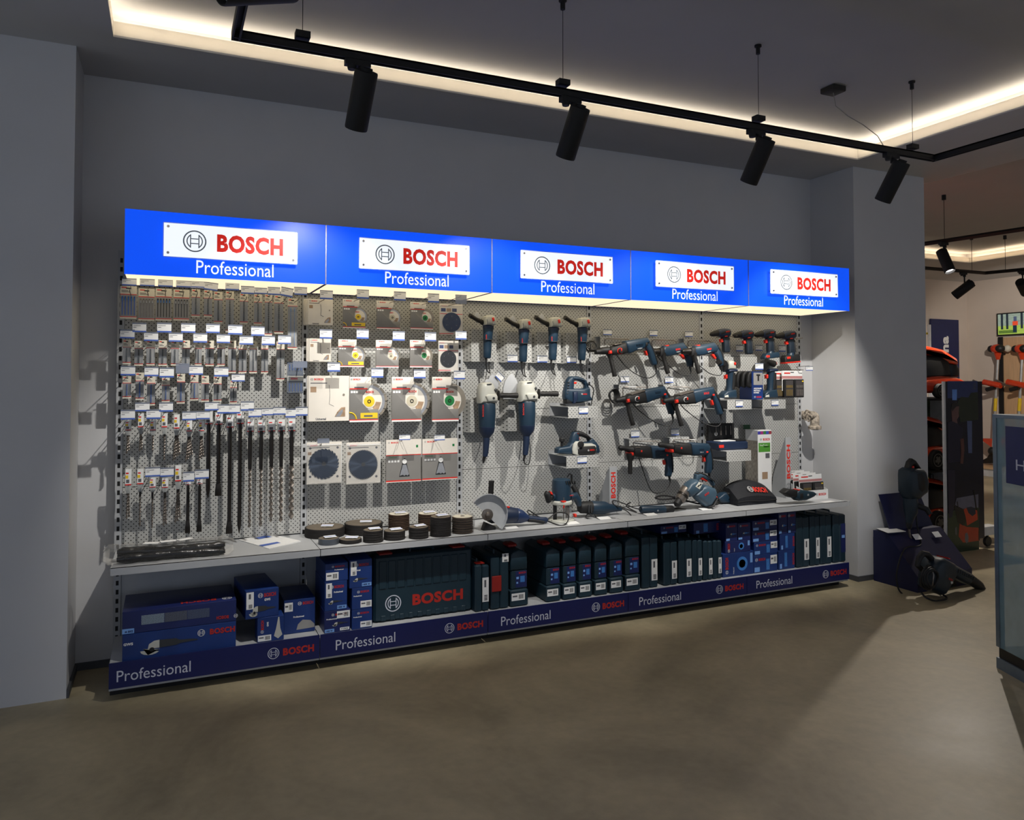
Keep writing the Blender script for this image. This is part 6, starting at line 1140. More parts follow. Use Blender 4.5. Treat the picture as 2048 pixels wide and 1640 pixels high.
barcode(t, X0+w*.02, Z0+h*.35, w*.22, h*.6, y, True); brand(t, X0, X1, Z0, Z1, y, .55, .72, .36, .14, None, ('GWS', .56, .58, .18, .09)); tool_print(t, X0+w*.1, Z0+h*.06, w*.8, h*.4, y)
t, X0, X1, Z0, Z1 = stock('G', 1712, 2002, 735, 1040, 4.42, .3, bx_m, 'blue planer carton right of the askew grinder carton'); w, h = X1-X0, Z1-Z0; y = 4.4192
barcode(t, X0+w*.02, Z0+h*.66, w*.26, h*.26, y); brand(t, X0, X1, Z0, Z1, y, .6, .82, .34, .09, None, ('Professional', .3, .46, .34, .05)); MB().puff([(X0+w*.4, Z0+h*.1), (X0+w*.98, Z0+h*.12), (X0+w*.98, Z0+h*.22), (X0+w*.85, Z0+h*.34), (X0+w*.6, Z0+h*.38), (X0+w*.45, Z0+h*.26)], y, .0006, 0).build('printed_tool', packgrey_m, t)
# two stacks of tool cartons
st = [[(235, 485, 1160, 1360, bx2_m, 'navy carton marked 1400 W at the foot of the left stack'), (240, 455, 880, 1150, bx_m, 'blue carton in the middle of the left stack'), (245, 463, 705, 868, bx_m, 'low blue carton on top of the left stack')],
      [(500, 695, 1150, 1350, bx_m, 'blue carton at the foot of the right stack'), (502, 695, 940, 1140, bx_m, 'blue carton in the middle of the right stack'), (478, 695, 670, 930, bx_m, 'tall blue carton on top of the right stack')]]
for si, s_ in enumerate(st):
    z0 = BZ; Yf = 4.345
    for k, (a, b, c, d, m, lb) in enumerate(s_):
        t, X0, X1, Z0, Z1 = stock('H', a, b, c, d, Yf, .3, m, lb, z0); w, h = X1-X0, Z1-Z0; z0 = Z1+.0005; y = Yf-.0008
        brand(t, X0, X1, Z0, Z1, y, .42, .76, .42, .10, None, ('Professional', .4 if k and si == 0 else .08, .60, .4, .06))
        if (si, k) in ((0, 1), (1, 2)): barcode(t, X0+w*.05, Z0+h*.45, w*.26, h*.5, y, True); tool_print(t, X0+w*.15, Z0+h*.22, w*.65, h*.14, y); quad(t, (X0+w*.55, y, Z0+h*.04), VX*w*.42, VZ*h*.12, sky_m, 'wattage_label'); text('1400 W', t, (X0+w*.58, y-.0004, Z0+h*.065), VX*w*.34, VZ*h*.07, bx2_m, True)
        elif (si, k) == (0, 2): barcode(t, X0+w*.03, Z0+h*.08, w*.55, h*.42, y)
        elif (si, k) == (0, 0): barcode(t, X0+w*.48, Z0+h*.62, w*.5, h*.33, y); tool_print(t, X0+w*.3, Z0+h*.28, w*.6, h*.2, y); quad(t, (X0+w*.02, y, Z0+h*.03), VX*w*.36, VZ*h*.15, sky_m, 'wattage_label'); quad(t, (X0+w*.6, y, Z0+h*.06), VX*w*.36, VZ*h*.13, white_m, 'badge'); text('1400 W', t, (X0+w*.06, y-.0004, Z0+h*.06), VX*w*.26, VZ*h*.08, bx2_m, True); text('X LOCK', t, (X0+w*.64, y-.0004, Z0+h*.09), VX*w*.28, VZ*h*.07, dink_m, True)
        else: barcode(t, X0+w*.42, Z0+h*.08, w*.56, h*.30, y)
# large flat case
def case(c, x0, x1, y0, y1, Y, depth, label, sticker=None, latch=True, z0=BZ, group='plastic cases under the counter'):
    X0, X1, Z0, Z1 = rect(Tr(c, Y), x0, x1, y0, y1); depth = min(depth, YP-.01-Y); Z0 = z0; w, h = X1-X0, Z1-Z0
    t = thing('tool_case', label, 'case', ((X0+X1)/2, Y+depth/2, Z0), group); k = w*.5
    MB().bbox(X0, X0+k-.0008, Y, Y+depth, Z0, Z1, .008).build('case_base', case_m, t); MB().bbox(X0+k+.0008, X1, Y, Y+depth, Z0, Z1-.004, .008).build('case_lid', case_m, t)
    MB().tube([(X0+w*.5, Y+depth*.3, Z1-.004), (X0+w*.5, Y+depth*.3, Z1+.014), (X0+w*.5, Y+depth*.7, Z1+.014), (X0+w*.5, Y+depth*.7, Z1-.004)], .007, 8).build('carry_handle', case_m, t)
    if latch: MB().bbox(X0+w*.2, X0+w*.8, Y+.03, Y+.07, Z1-.003, Z1+.006, .002).build('latch', redp_m, t)
    if sticker: a, b, c_, d = sticker; barcode(t, X0+w*a, Z0+h*c_, w*(b-a), h*(d-c_), Y-.0008, True)
    return t, X0, X1, Z0, Z1
Y = 4.40; X0, X1, Z0, Z1 = rect(Tr('H', Y), 712, 1665, 600, 1270); Z0 = BZ; w, h = X1-X0, Z1-Z0
t = thing('large_tool_case', 'very large dark teal case with red lettering under the counter', 'case', ((X0+X1)/2, Y+.07, Z0)); MB().bbox(X0, X1, Y+.004, Y+.065, Z0, Z1, .014).build('case_front', case_m, t); MB().bbox(X0, X1, Y+.067, Y+.14, Z0, Z1, .014).build('case_back', case_m, t)
for k in range(10): MB().bbox(X0+w*(.05+.09*k), X0+w*(.125+.09*k), Y, Y+.006, Z0+h*(.5 if 1 else 0), Z1-h*.08, .003).build('front_rib', case_m, t); MB().bbox(X0+w*(.07+.09*k), X0+w*(.12+.09*k), Y, Y+.006, Z0+h*.02, Z0+h*.10, .003).build('foot_rib', case_m, t)
for a in (.06, .80): MB().bbox(X0+w*a, X0+w*(a+.13), Y+.02, Y+.1, Z1-.002, Z1+.012, .004).build('latch', latch_m, t)
MB().tube([(X0+w*.38, Y+.066, Z1-.01), (X0+w*.39, Y+.066, Z1+.02), (X0+w*.61, Y+.066, Z1+.02), (X0+w*.62, Y+.066, Z1-.01)], .012, 8).build('carry_handle', case_m, t)
text('BOSCH', t, (X0+w*.38, Y+.0032, Z0+h*.20), VX*w*.52, VZ*h*.17, red2_m, True); logo(t, (X0+w*.19, Y+.0032, Z0+h*.27), h*.125, plw_m)
case('I', 105, 250, 1075, 1530, 4.36, .32, 'narrow teal case with white sticker beside the very large case', (.5, .95, .2, .72))
t, X0, X1, Z0, Z1 = case('I', 268, 450, 985, 1490, 4.36, .34, 'teal case with orange front latch', None, False); w, h = X1-X0, Z1-Z0; MB().bbox(X0+w*.02, X0+w*.56, 4.352, 4.3598, Z0+h*.34, Z0+h*.64, .003)  .build('front_latch', latch_m, t); barcode(t, X0+w*.62, Z1-h*.12, w*.36, h*.16, 4.3592, True)
def blow_case(c, x0, x1, y0, y1, Y, label):
    X0, X1, Z0, Z1 = rect(Tr(c, Y), x0, x1, y0, y1); Z0 = BZ; w, h = X1-X0, Z1-Z0; dp = .34
    t = thing('moulded_case', label, 'case', ((X0+X1)/2, Y+dp/2, Z0), 'moulded teal cases in a row')
    MB().bbox(X0, X1, Y, Y+dp, Z0, Z0+h*.30, .008).build('case_foot', case_m, t); MB().bbox(X0+w*.06, X1-w*.02, Y+.012, Y+dp, Z0+h*.30, Z0+h*.64, .006).build('case_middle', case_m, t)
    MB().puff([(X0+w*.04, Z0+h*.64), (X1-w*.02, Z0+h*.64), (X1-w*.02, Z1-h*.08), (X0+w*.78, Z1-h*.03), (X0+w*.5, Z1), (X0+w*.2, Z1-h*.03), (X0+w*.04, Z1-h*.08)], Y+dp*.5+.004, dp-.008, .01).build('case_head', case_m, t)
    MB().bbox(X0+w*.25, X0+w*.75, Y+.10, Y+.2, Z1-.004, Z1+.022, .008).build('latch', latch_m, t)
    for k in range(3): MB().bbox(X1-w*.02, X1+w*.05, Y+.03, Y+.05, Z0+h*(.2+.26*k), Z0+h*(.26+.26*k), .002).build('hinge', case_m, t)
    y = Y+.0112; quad(t, (X0+w*.32, y, Z0+h*.33), VX*w*.62, VZ*h*.29, bx2_m, 'label'); text('BOSCH', t, (X0+w*.5, y-.0005, Z0+h*.57), VX*w*.4, VZ*h*.035, red2_m, True); quad(t, (X0+w*.58, y-.0005, Z0+h*.42), VX*w*.25, VZ*h*.11, glow_m, 'printed_tool'); quad(t, (X0+w*.36, y-.0005, Z0+h*.48), VX*w*.14, VZ*h*.04, sky_m, 'printed_line'); quad(t, (X0+w*.36, y-.0005, Z0+h*.40), VX*w*.1, VZ*h*.03, sky_m, 'printed_line')
    barcode(t, X0+w*.05, Z0+h*.11, w*.75, h*.13, Y-.0008)
blow_case('I', 468, 650, 925, 1470, 4.36, 'single moulded teal case beside the orange latch case')
for i, (a, b, c, d) in enumerate([(835, 985, 905, 1430), (1008, 1150, 888, 1405), (1172, 1308, 870, 1385), (1334, 1465, 852, 1365), (1490, 1625, 832, 1342), (1648, 1800, 795, 1320)]): blow_case('I', a, b, c, d, 4.36, 'moulded teal case, %s of the row of six' % ORD[i])
for i, (a, b, c, lb) in enumerate([(150, 288, 665, 'tall teal case at the right end of the moulded row'), (340, 458, 708, 'teal case, first of the five slim ones'), (472, 585, 692, 'teal case, second of the five slim ones'), (592, 676, 692, 'teal case, third of the five slim ones'), (686, 766, 702, 'teal case, fourth of the five slim ones'), (772, 846, 698, 'teal case, last of the five slim ones'), (1497, 1608, 492, 'first tall teal case at the right end'), (1616, 1700, 482, 'second tall teal case at the right end'), (1706, 1802, 477, 'third tall teal case at the right end'), (1816, 1925, 472, 'tall teal case with blue label at the far right end')]):
    t, X0, X1, Z0, Z1 = case('J', a, b, c, c+400, 4.37, .34, lb, (.58, .95, .14, .55) if i < 9 else None, False); w, h = X1-X0, Z1-Z0
    if i == 9: quad(t, (X0+w*.6, 4.3692, Z0+h*.2), VX*w*.36, VZ*h*.6, bx2_m, 'label'); quad(t, (X0+w*.66, 4.3688, Z0+h*.5), VX*w*.24, VZ*h*.06, sky_m, 'printed_line')
def jbox(a, b, c, d, z0, m, lb, kind, Y=4.38):
    t, X0, X1, Z0, Z1 = stock('J', a, b, c, d, Y, .3, m, lb, z0); w, h = X1-X0, Z1-Z0; y = Y-.0008
    if kind == 'v': text('BOSCH', t, (X0+w*.18, y, Z0+h*.32), VZ*h*.5, -VX*w*.10, red2_m, True); logo(t, (X0+w*.13, y, Z0+h*.2), w*.045, white_m, VZ, -VX); MB().lathe([(h*.30, 0), (h*.3, .0008), (h*.18, .0008), (h*.18, 0)], (X0+w*.62, y, Z0+h*.5), (0, -1, 0), 20).build('printed_tool', glow_m, t); quad(t, (X0+w*.88, y, Z0+h*.5), VX*w*.08, VZ*h*.42, sky_m, 'wattage_label'); text('Professional', t, (X0+w*.36, y, Z0+h*.1), VZ*h*.28, -VX*w*.035, white_m)
    elif kind == 'h': brand(t, X0, X1, Z0, Z1, y, .2, .66, .28, .16); barcode(t, X0+w*.70, Z0+h*.42, w*.28, h*.5, y); quad(t, (X0+w*.02, y, Z0+h*.06), VX*w*.22, VZ*h*.26, sky_m, 'wattage_label'); quad(t, (X0+w*.52, y, Z0+h*.12), VX*w*.14, VZ*h*.62, glow_m, 'printed_tool')
    elif kind == 'u': brand(t, X0, X1, Z0, Z1, y, .3, .78, .5, .10); tool_print(t, X0+w*.3, Z0+h*.26, w*.6, h*.2, y, glow_m, glow_m); quad(t, (X0+w*.02, y, Z0+h*.04), VX*w*.3, VZ*h*.12, sky_m, 'wattage_label')
    else: text('BOSCH', t, (X0+w*.97, y, Z0+h*.2), VZ*h*.6, -VX*w*.12, red2_m, True); quad(t, (X0+w*.36, y, Z0+h*.14), VX*w*.16, VZ*h*.74, glow_m, 'printed_tool'); quad(t, (X0+w*.08, y, Z0+h*.06), VX*w*.12, VZ*h*.25, sky_m, 'wattage_label')
    return Z1+.0005
z = jbox(852, 1122, 805, 985, BZ, bx_m, 'blue jigsaw carton at the foot of the carton stacks', 'v'); z = jbox(876, 1095, 702, 800, z, bx2_m, 'navy carton lying on the jigsaw carton', 'v'); zz_ = z; jbox(880, 980, 552, 698, zz_, bx2_m, 'left of two upright navy cartons on the stack', 'u'); jbox(986, 1094, 548, 698, zz_, bx2_m, 'right of two upright navy cartons on the stack', 'u')
z = jbox(1124, 1328, 822, 955, BZ, bx_m, 'blue carton with white print right of the jigsaw carton', 'h'); z = jbox(1126, 1330, 708, 815, z, bx_m, 'blue carton second from the foot in the middle stack', 'h'); z = jbox(1112, 1326, 612, 702, z, bx2_m, 'navy carton third from the foot in the middle stack', 'h'); z = jbox(1112, 1326, 522, 606, z, bx2_m, 'navy carton on top of the middle stack', 'h')
z = jbox(1338, 1480, 785, 930, BZ, bx_m, 'blue carton at the foot of the right stack near the cases', 's'); z = jbox(1350, 1480, 642, 778, z, bx_m, 'blue carton second in the stack near the cases', 's'); jbox(1340, 1414, 458, 636, z, bx2_m, 'left of two tall navy cartons near the cases', 'u'); jbox(1420, 1490, 452, 636, z, bx2_m, 'right of two tall navy cartons near the cases', 'u')
zc1 = rect(Tr('J', 4.37), 340, 458, 708, 1100)[3]+.015; jbox(312, 535, 568, 680, zc1+.016, bx2_m, 'navy carton lying on top of the slim cases', 'h', 4.46); zc2 = rect(Tr('J', 4.37), 686, 766, 702, 1100)[3]+.022
jbox(600, 830, 540, 662, zc2+.008, bx2_m, 'navy carton lying on the last slim cases', 's', 4.46)

# ---------------------------------------------------------------- blue demo stand with demolition hammers
dn_m = mat('dark_blue_sheet', (13, 18, 58), .5); dem_m = mat('demolition_blue', (18, 36, 48), .5)
def onf(c, x, y): k = CR[c]; return PZ(k[0]+x*k[2], k[1]+y*k[2], 0)
a_, b_, = onf('N', 118, 1320), onf('N', 560, 1430); sx0, sx1, sy0, sy1 = 5.36, 5.98, 3.98, 4.37
t = thing('demo_stand', 'dark blue sheet metal stand with raised back panel in the corner', 'stand', ((sx0+sx1)/2, (sy0+sy1)/2, 0))
MB().add([(x_, y_, z_) for x_ in (sx0, sx1) for y_, z_ in ((sy0, 0), (sy1, 0), (sy1, .40), (sy1-.13, .40), (sy0, .12))], [(0, 1, 2, 3, 4), (9, 8, 7, 6, 5), (0, 5, 6, 1), (1, 6, 7, 2), (2, 7, 8, 3), (3, 8, 9, 4), (4, 9, 5, 0)]).build('base', dn_m, t, smooth=False)
MB().add([(sx0+.12, sy1-.06, .40), (sx1, sy1-.06, .40), (sx1-.1, sy1-.01, .68), (sx0+.06, sy1-.01, .68), (sx0+.12, sy1-.052, .40), (sx1, sy1-.052, .40), (sx1-.1, sy1-.002, .68), (sx0+.06, sy1-.002, .68)], [(0, 1, 2, 3), (7, 6, 5, 4), (0, 4, 5, 1), (1, 5, 6, 2), (2, 6, 7, 3), (3, 7, 4, 0)]).build('back_panel', dn_m, t, smooth=False)
for k, x_ in enumerate((5.62, 5.85)): MB().obox((x_, sy1-.19, .36), .075, .05, .002, Matrix.Rotation(.82, 3, 'X')).build('price_card', white_m, t, smooth=False)
p_ = MB().add([(5.35, 4.22, .403), (5.52, 4.20, .403), (5.56, 4.34, .403), (5.38, 4.36, .41), (5.33, 4.21, .409), (5.52, 4.20, .408), (5.56, 4.34, .408), (5.38, 4.36, .415)], [(3, 2, 1, 0), (4, 5, 6, 7), (0, 1, 5, 4), (1, 2, 6, 5), (2, 3, 7, 6), (3, 0, 4, 7)]).build('paper_sheet', white_m); tag(p_, 'loose white papers on the blue demo stand', 'paper')
Nv = Tr('N', 4.20); t = thing('demolition_hammer', 'dark demolition hammer standing upright on its chisel on the stand', 'demolition hammer', Nv.p(520, 985))
pf(Nv, t, 'motor_housing', [(445, 430), (440, 260), (446, 205), (475, 180), (600, 190), (625, 215), (652, 320), (640, 430), (590, 470), (560, 500), (480, 498)], dem_m, .13, .03); pf(Nv, t, 'top_handle', [(470, 190), (490, 115), (520, 85), (555, 105), (600, 170), (622, 215), (590, 205), (540, 150), (515, 160), (505, 195)], rub_m, .05, .014)
pf(Nv, t, 'grip_cover', [(500, 225), (560, 210), (600, 260), (610, 400), (560, 440), (515, 400)], rub_m, .135, .02); tb(Nv, t, 'gear_neck', [(515, 490, 0), (520, 560, 0), (520, 640, 0), (512, 690, 0), (505, 750, 0)], [66, 72, 62, 46, 30], dem_m, 18); tb(Nv, t, 'side_handle', [(545, 560, -.03), (590, 590, -.08), (600, 640, -.10)], [30, 28, 24], rub_m, 12)
tb(Nv, t, 'chuck', [(505, 745, 0), (503, 780, 0), (502, 810, 0)], [30, 28, 16], rub_m, 14); tb(Nv, t, 'chisel', [(502, 800, 0), (510, 880, 0), (530, 940, 0), (545, 985, 0)], [10, 12, 14, 6], steel_m, 10); pf(Nv, t, 'switch', [(505, 165), (525, 160), (528, 180), (508, 184)], redp_m, .056, .003)
cord(Nv, t, [(605, 440, .02), (608, 560, .02), (612, 700, .03), (600, 850, .0), (560, 960, -.05), (420, 980, -.06), (300, 1010, -.12), (210, 1120, -.16), (165, 1250, -.18), (200, 1390, -.18), (330, 1462, -.18), (540, 1450, -.2)], .006)
No = Tr('N', 3.86); t = thing('demolition_hammer', 'large blue demolition hammer leaning against the stand on the floor', 'demolition hammer', No.p(760, 1470))
pf(No, t, 'motor_housing', [(690, 1190), (735, 1110), (790, 1090), (900, 1150), (915, 1260), (880, 1330), (800, 1460), (770, 1470), (685, 1420), (665, 1400)], dem_m, .16, .03); pf(No, t, 'barrel', [(880, 1150), (925, 1165), (1110, 1265), (1110, 1310), (1065, 1370), (900, 1290)], dem_m, .13, .03); tb(No, t, 'nose_sleeve', [(1085, 1310, 0), (1130, 1330, 0), (1220, 1390, 0), (1265, 1430, 0)], [52, 56, 48, 26], rub_m, 18); tb(No, t, 'tool_retainer', [(1255, 1420, 0), (1290, 1445, 0), (1300, 1490, 0)], [24, 26, 24], rub_m, 12)
for k in range(8): pf(No, t, 'cooling_rib', [(925+22*k, 1200+11*k), (932+22*k, 1203+11*k), (925+22*k, 1240+11*k), (918+22*k, 1236+11*k)], rub_m, .136, .002)
tb(No, t, 'rear_handle', [(735, 1120, 0), (690, 1070, 0), (640, 1060, 0), (605, 1110, 0), (590, 1180, 0), (640, 1230, 0), (690, 1230, 0)], [30, 32, 32, 30, 28, 28, 30], rub_m, 14); tb(No, t, 'wire_handle', [(650, 1180, -.06), (640, 1250, -.09), (630, 1340, -.09), (650, 1420, -.06)], 7, steel_m, 8)
for k in range(4): rr = 115-12*k; cc = No.p(635, 1290, -.05-.012*k); R_ = No.r(rr); MB().tube([cc+Vector((R_*math.cos(q), .006*math.sin(2*q+k), R_*math.sin(q))) for q in [2*math.pi*j/22 for j in range(23)]], .007, 6, cap=False).build('coiled_cord', rub_m, t)
text('BOSCH', t, No.p(800, 1300, -.083), Vector((.9, 0, -.42))*No.r(66), Vector((.42, 0, .9))*No.r(22), red2_m, True); logo(t, No.p(783, 1262, -.083), No.r(12), ink_m); pf(No, t, 'badge', [(825, 1322), (848, 1318), (852, 1342), (830, 1346)], lgrey_m, .162, .001); pf(No, t, 'red_button', [(845, 1090), (862, 1098), (866, 1108), (848, 1104)], redp_m, .1, .003)
cord(No, t, [(560, 1440, -.05), (555, 1480, -.1), (620, 1500, -.12), (760, 1480, -.1), (900, 1460, .1), (980, 1430, .1)], .007)
for k in range(3): cc = onf('N', 960, 1420); MB().tube([Vector((cc.x+.16*math.cos(q)*(1-.12*k), cc.y+.12+.10*math.sin(q), .01+.014*k)) for q in [2*math.pi*j/22 for j in range(23)]], .007, 6, cap=False).build('floor_coil', rub_m, t)
# ---------------------------------------------------------------- far room: rolling mower rack, poster panel, brush cutters, screen, glass case
or_m = mat('mower_orange', (205, 60, 24), .2, coat=.6); dk_m = mat('mower_black', (22, 22, 22), .5); tyre_m = mat('tyre_rubber', (26, 25, 24), .75); rim_m = mat('grey_rim', (120, 118, 112), .5)
wfr_m = mat('white_frame', (205, 205, 205), .5)
RX, RYf = 6.76, 4.77
rk = thing('mower_rack', 'rolling rack with shelves for orange lawn mowers', 'rack', (7.15, 5.1, 0))
tot = MB().box(6.75, 6.774, 4.755, 4.775, .10, 1.585).build('corner_post', wfr_m, rk, smooth=False); pan = MB().box(6.775, 7.29, 4.752, 4.768, .10, 1.585).build('poster_panel', mat('poster_dark', (26, 28, 44), .25, noise=.4, scale=4), rk, smooth=False)
MB().box(7.56, 7.58, 4.98, 5.5, .10, 1.45).build('side_frame', wfr_m, rk, smooth=False)
for z_ in (.10, .71, 1.40): MB().box(6.4, 7.559, 4.98, 5.5, z_, z_+.02).build('shelf_board', dk_m, rk, smooth=False)
MB().box(6.4, 7.9, 5.5, 5.515, .12, 1.42).build('back_board', mat('grass_photo', (56, 66, 34), .5, noise=.6, scale=14), rk, smooth=False)
for x_, y_ in ((7.40, 4.80), (7.40, 5.4), (6.40, 5.35)): MB().lathe([(.045, -.014), (.05, 0), (.045, .014)], (x_, y_, .0505), (0, 1, 0), 18).tube([(x_, y_, .05), (x_, y_, .115)], .012, 8).build('caster', dk_m, rk)
MB().bbox(7.30, 7.50, 4.76, 4.86, .115, .20, .004).box(7.30, 7.45, 5.35, 5.45, .10, .15).build('foot_block', wfr_m, rk, smooth=False)
# printed poster: man mowing, house and mower (flat print on the panel)
tp_ = Tr('P', 4.7512); tq = Tr('Q', 4.7512)
def pr(tr, n, pts, c, dy=0): return MB().puff(tr.xz(pts), tr.Y-dy, .0005, 0).build(n, mat('poster_'+n, tuple(min(255, int(q*1.5)) for q in c), .3), pan, smooth=False)
for n_, pts, c, dy in [('sky', [(410, 165), (860, 165), (860, 420), (410, 420)], (34, 42, 72), 0), ('window_print', [(480, 290), (550, 290), (548, 450), (480, 450)], (70, 100, 150), .0006), ('wall_print', [(700, 760), (775, 760), (775, 1240), (720, 1240)], (60, 68, 92), .0006), ('bush_print', [(560, 480), (610, 400), (720, 410), (760, 340), (860, 330), (870, 740), (600, 780)], (28, 34, 26), .0004),
                       ('shirt_print', [(412, 780), (470, 760), (560, 800), (640, 860), (630, 1020), (600, 1060), (600, 1360), (412, 1390)], (20, 20, 34), .001), ('head_print', [(470, 640), (465, 560), (490, 490), (545, 480), (582, 530), (575, 640), (580, 690), (550, 740), (560, 800), (480, 790)], (72, 52, 50), .0008), ('hair_print', [(465, 570), (470, 510), (510, 478), (560, 490), (585, 540), (540, 545), (500, 590), (480, 620)], (26, 22, 24), .0012), ('arm_print', [(600, 1030), (650, 1020), (660, 1200), (640, 1400), (600, 1390), (612, 1200)], (64, 40, 36), .0012)]: pr(tp_, n_, pts, c, dy)
for n_, pts, c, dy in [('grass_print', [(412, 650), (520, 600), (880, 560), (880, 1210), (412, 1290)], (30, 40, 28), 0), ('path_print', [(545, 420), (870, 360), (870, 560), (640, 580), (520, 520)], (70, 70, 80), .0006), ('mower_deck_print', [(575, 990), (590, 800), (700, 850), (870, 860), (890, 1050), (700, 1080), (640, 1080)], (120, 40, 22), .0008), ('mower_cowl_print', [(650, 590), (700, 560), (850, 600), (860, 740), (700, 830), (680, 700)], (130, 44, 24), .001), ('mower_engine_print', [(690, 560), (760, 545), (820, 570), (830, 650), (780, 690), (720, 640)], (26, 30, 40), .0012), ('bag_print', [(510, 540), (650, 590), (690, 760), (640, 830), (560, 780)], (18, 18, 18), .0009), ('front_wheel_print', [(670, 950), (700, 930), (722, 990), (718, 1070), (690, 1095), (668, 1050)], (70, 70, 72), .0014), ('rear_wheel_print', [(890, 850), (870, 900), (870, 1040), (890, 1050)], (20, 20, 20), .0013), ('side_wheel_print', [(520, 860), (545, 850), (552, 940), (540, 980), (520, 950)], (60, 60, 60), .0012), ('trouser_print', [(412, 0), (520, 0), (520, 440), (480, 700), (430, 720)], (24, 22, 36), .0007), ('handle_print', [(545, 470), (560, 560), (575, 560), (560, 465)], (14, 14, 14), .0015), ('handle_bar_print', [(790, 300), (830, 600), (850, 600), (810, 300)], (14, 14, 14), .0015)]: pr(tq, n_, pts, c, dy)
text('8', pan, tp_.p(795, 270, -.002), VX*.032, VZ*.05, ink_m); quad(pan, tp_.p(780, 285, -.002), VX*.06, VZ*.005, ink_m, 'printed_line')
def wheel(b, t, c, R, m2=rim_m):
    MB().lathe([(R*.62, -.028), (R*.9, -.03), (R, -.018), (R, .018), (R*.9, .03), (R*.62, .028)], c, (0, -1, 0), 28).build('wheel', tyre_m, t)
    h = MB().lathe([(R*.66, 0), (R*.66, .01), (R*.5, .004), (R*.2, .012), (R*.1, .012)], c+Vector((0, -.022, 0)), (0, -1, 0), 24).build('wheel_rim', m2, t)
    for k in range(5): a = 2*math.pi*k/5+.3; MB().lathe([(R*.12, 0), (R*.12, .003)], c+Vector((R*.40*math.cos(a), -.03, R*.40*math.sin(a))), (0, -1, 0), 10).build('rim_opening', dk_m, h)
def mower(label, cx, y, z, R, s=1.0, sv=1.0, cowl=True):
    """rear wheel at left, engine cowl with air box at right; seen from its side"""
    t = thing('lawn_mower', label, 'lawn mower', (cx, y, z), 'orange lawn mowers on the rack'); q = lambda pts: [(cx+a*s, z+b*sv) for a, b in pts]
    MB().puff(q([(-.35, .08), (-.3, .2), (0, .23), (.14, .22), (.24, .17), (.27, .1), (.26, .06), (-.33, .05)]), y+.12, .34, .03).build('cutting_deck', or_m, t)
    MB().puff(q([(-.25, .2), (-.25, .42), (.0, .45), (.1, .40), (.12, .22)]), y+.12, .26, .03).build('engine_block', dk_m, t)
    if cowl: MB().puff(q([(-.32, .47), (-.3, .55), (-.1, .54), (.06, .50), (.17, .42), (.18, .34), (.08, .36), (.0, .43), (-.2, .46)]), y+.12, .30, .05).build('engine_cowl', or_m, t); MB().puff(q([(.1, .36), (.18, .36), (.21, .30), (.2, .22), (.12, .22)]), y+.1, .2, .02).build('air_box', dk_m, t); quad(t, (cx-.16*s, y-.012, z+.40*s), VX*.09, VZ*.02, yel_m, 'yellow_lettering')
    wheel(None, t, Vector((cx-.05*s, y-.06, z+R)), R); wheel(None, t, Vector((cx+.20*s, y-.03, z+R*.8)), R*.8)
    MB().tube([(cx-.3*s, y+.02, z+.2*s), (cx-.42*s, y+.02, z+.36*s)], .012, 8).build('push_bar', dk_m, t)
mower('orange lawn mower on the top shelf of the rack', 7.10, 5.06, 1.4205, .072, 1.55, .95); mower('orange lawn mower on the middle shelf of the rack', 7.02, 5.06, .7305, .098, 1.3, .98); mower('orange lawn mower on the bottom shelf of the rack', 7.04, 5.06, .1205, .11, 1.3, 1.0)
t = thing('hanging_tool', 'orange handled garden tool seen under the middle shelf', 'garden tool', (6.72, 5.48, .45)); Qh = Tr('Q', 5.45); tb(Qh, t, 'handle', [(190, 150, 0), (290, 280, 0)], [14, 16], or_m, 10); tb(Qh, t, 'shaft', [(195, 60, .05), (196, 70, 0), (200, 150, 0)], 6, dk_m, 8)
# banner on the far wall
Yw = 8.855; Ob = Tr('O', Yw-.05); X0, X1, Z0, Z1 = rect(Ob, 212, 712, 535, 1640); Z0 = .6
t = thing('vertical_banner', 'dark blue vertical banner with white lettering on the far wall', 'banner', ((X0+X1)/2, Yw, Z0)); MB().box(X0, X1, Yw-.05, Yw-.02, Z0, Z1).build('banner_panel', mat('banner_blue', (30, 36, 84), .5), t, smooth=False); MB().box(X0-.03, X0-.001, Yw-.045, Yw, Z0, Z1-.1).build('banner_rail', wfr_m, t, smooth=False); h = Z1-Z0; w = X1-X0
ztop = Ob.p(495, 840).z; text('Husqvarna', t, (X0+w*.70, Yw-.0512, ztop-1.32), VZ*1.32, -VX*w*.36, white_m, True)
# screen on the right wall
def onx(c, x, y, X): k = CR[c]; return PXX(k[0]+x*k[2], k[1]+y*k[2], X)
XW = 13.05
p0 = onx('O', 1393, 430, XW-.08); p1 = onx('O', 1408, 838, XW-.08); yl = p0.y; zt, zb_ = p0.z, p1.z; wid = (zt-zb_)*1.75
t = thing('wall_screen', 'lit flat screen showing a park on the right wall', 'television', (XW, yl-wid/2, zb_)); MB().box(XW-.075, XW, yl-wid, yl, zb_, zt).build('screen_housing', dk_m, t, smooth=False)
def sc(n, u0, u1, v0, v1, c, e, d=0):
    m = mat('screen_'+n, c, .4, emit=e, noise=.25, scale=10); yy = lambda u: yl-.02-(wid-.04)*u; zz2 = lambda v: zb_+.02+(zt-zb_-.04)*v
    quad(t, (XW-.0765-d, yy(u0), zz2(v0)), Vector((0, yy(u1)-yy(u0), 0)), VZ*(zz2(v1)-zz2(v0)), m, 'screen_image')
sc('meadow', 0, 1, 0, .42, (165, 190, 85), .8); sc('sky', 0, 1, .42, 1, (150, 165, 150), .75); sc('shade', .02, .5, .05, .2, (105, 135, 60), .6, .0006)
for k, u in enumerate((.08, .22, .6, .8)): sc('trunk%d' % k, u, u+.06, .25, 1, (50, 60, 70), .5, .001)
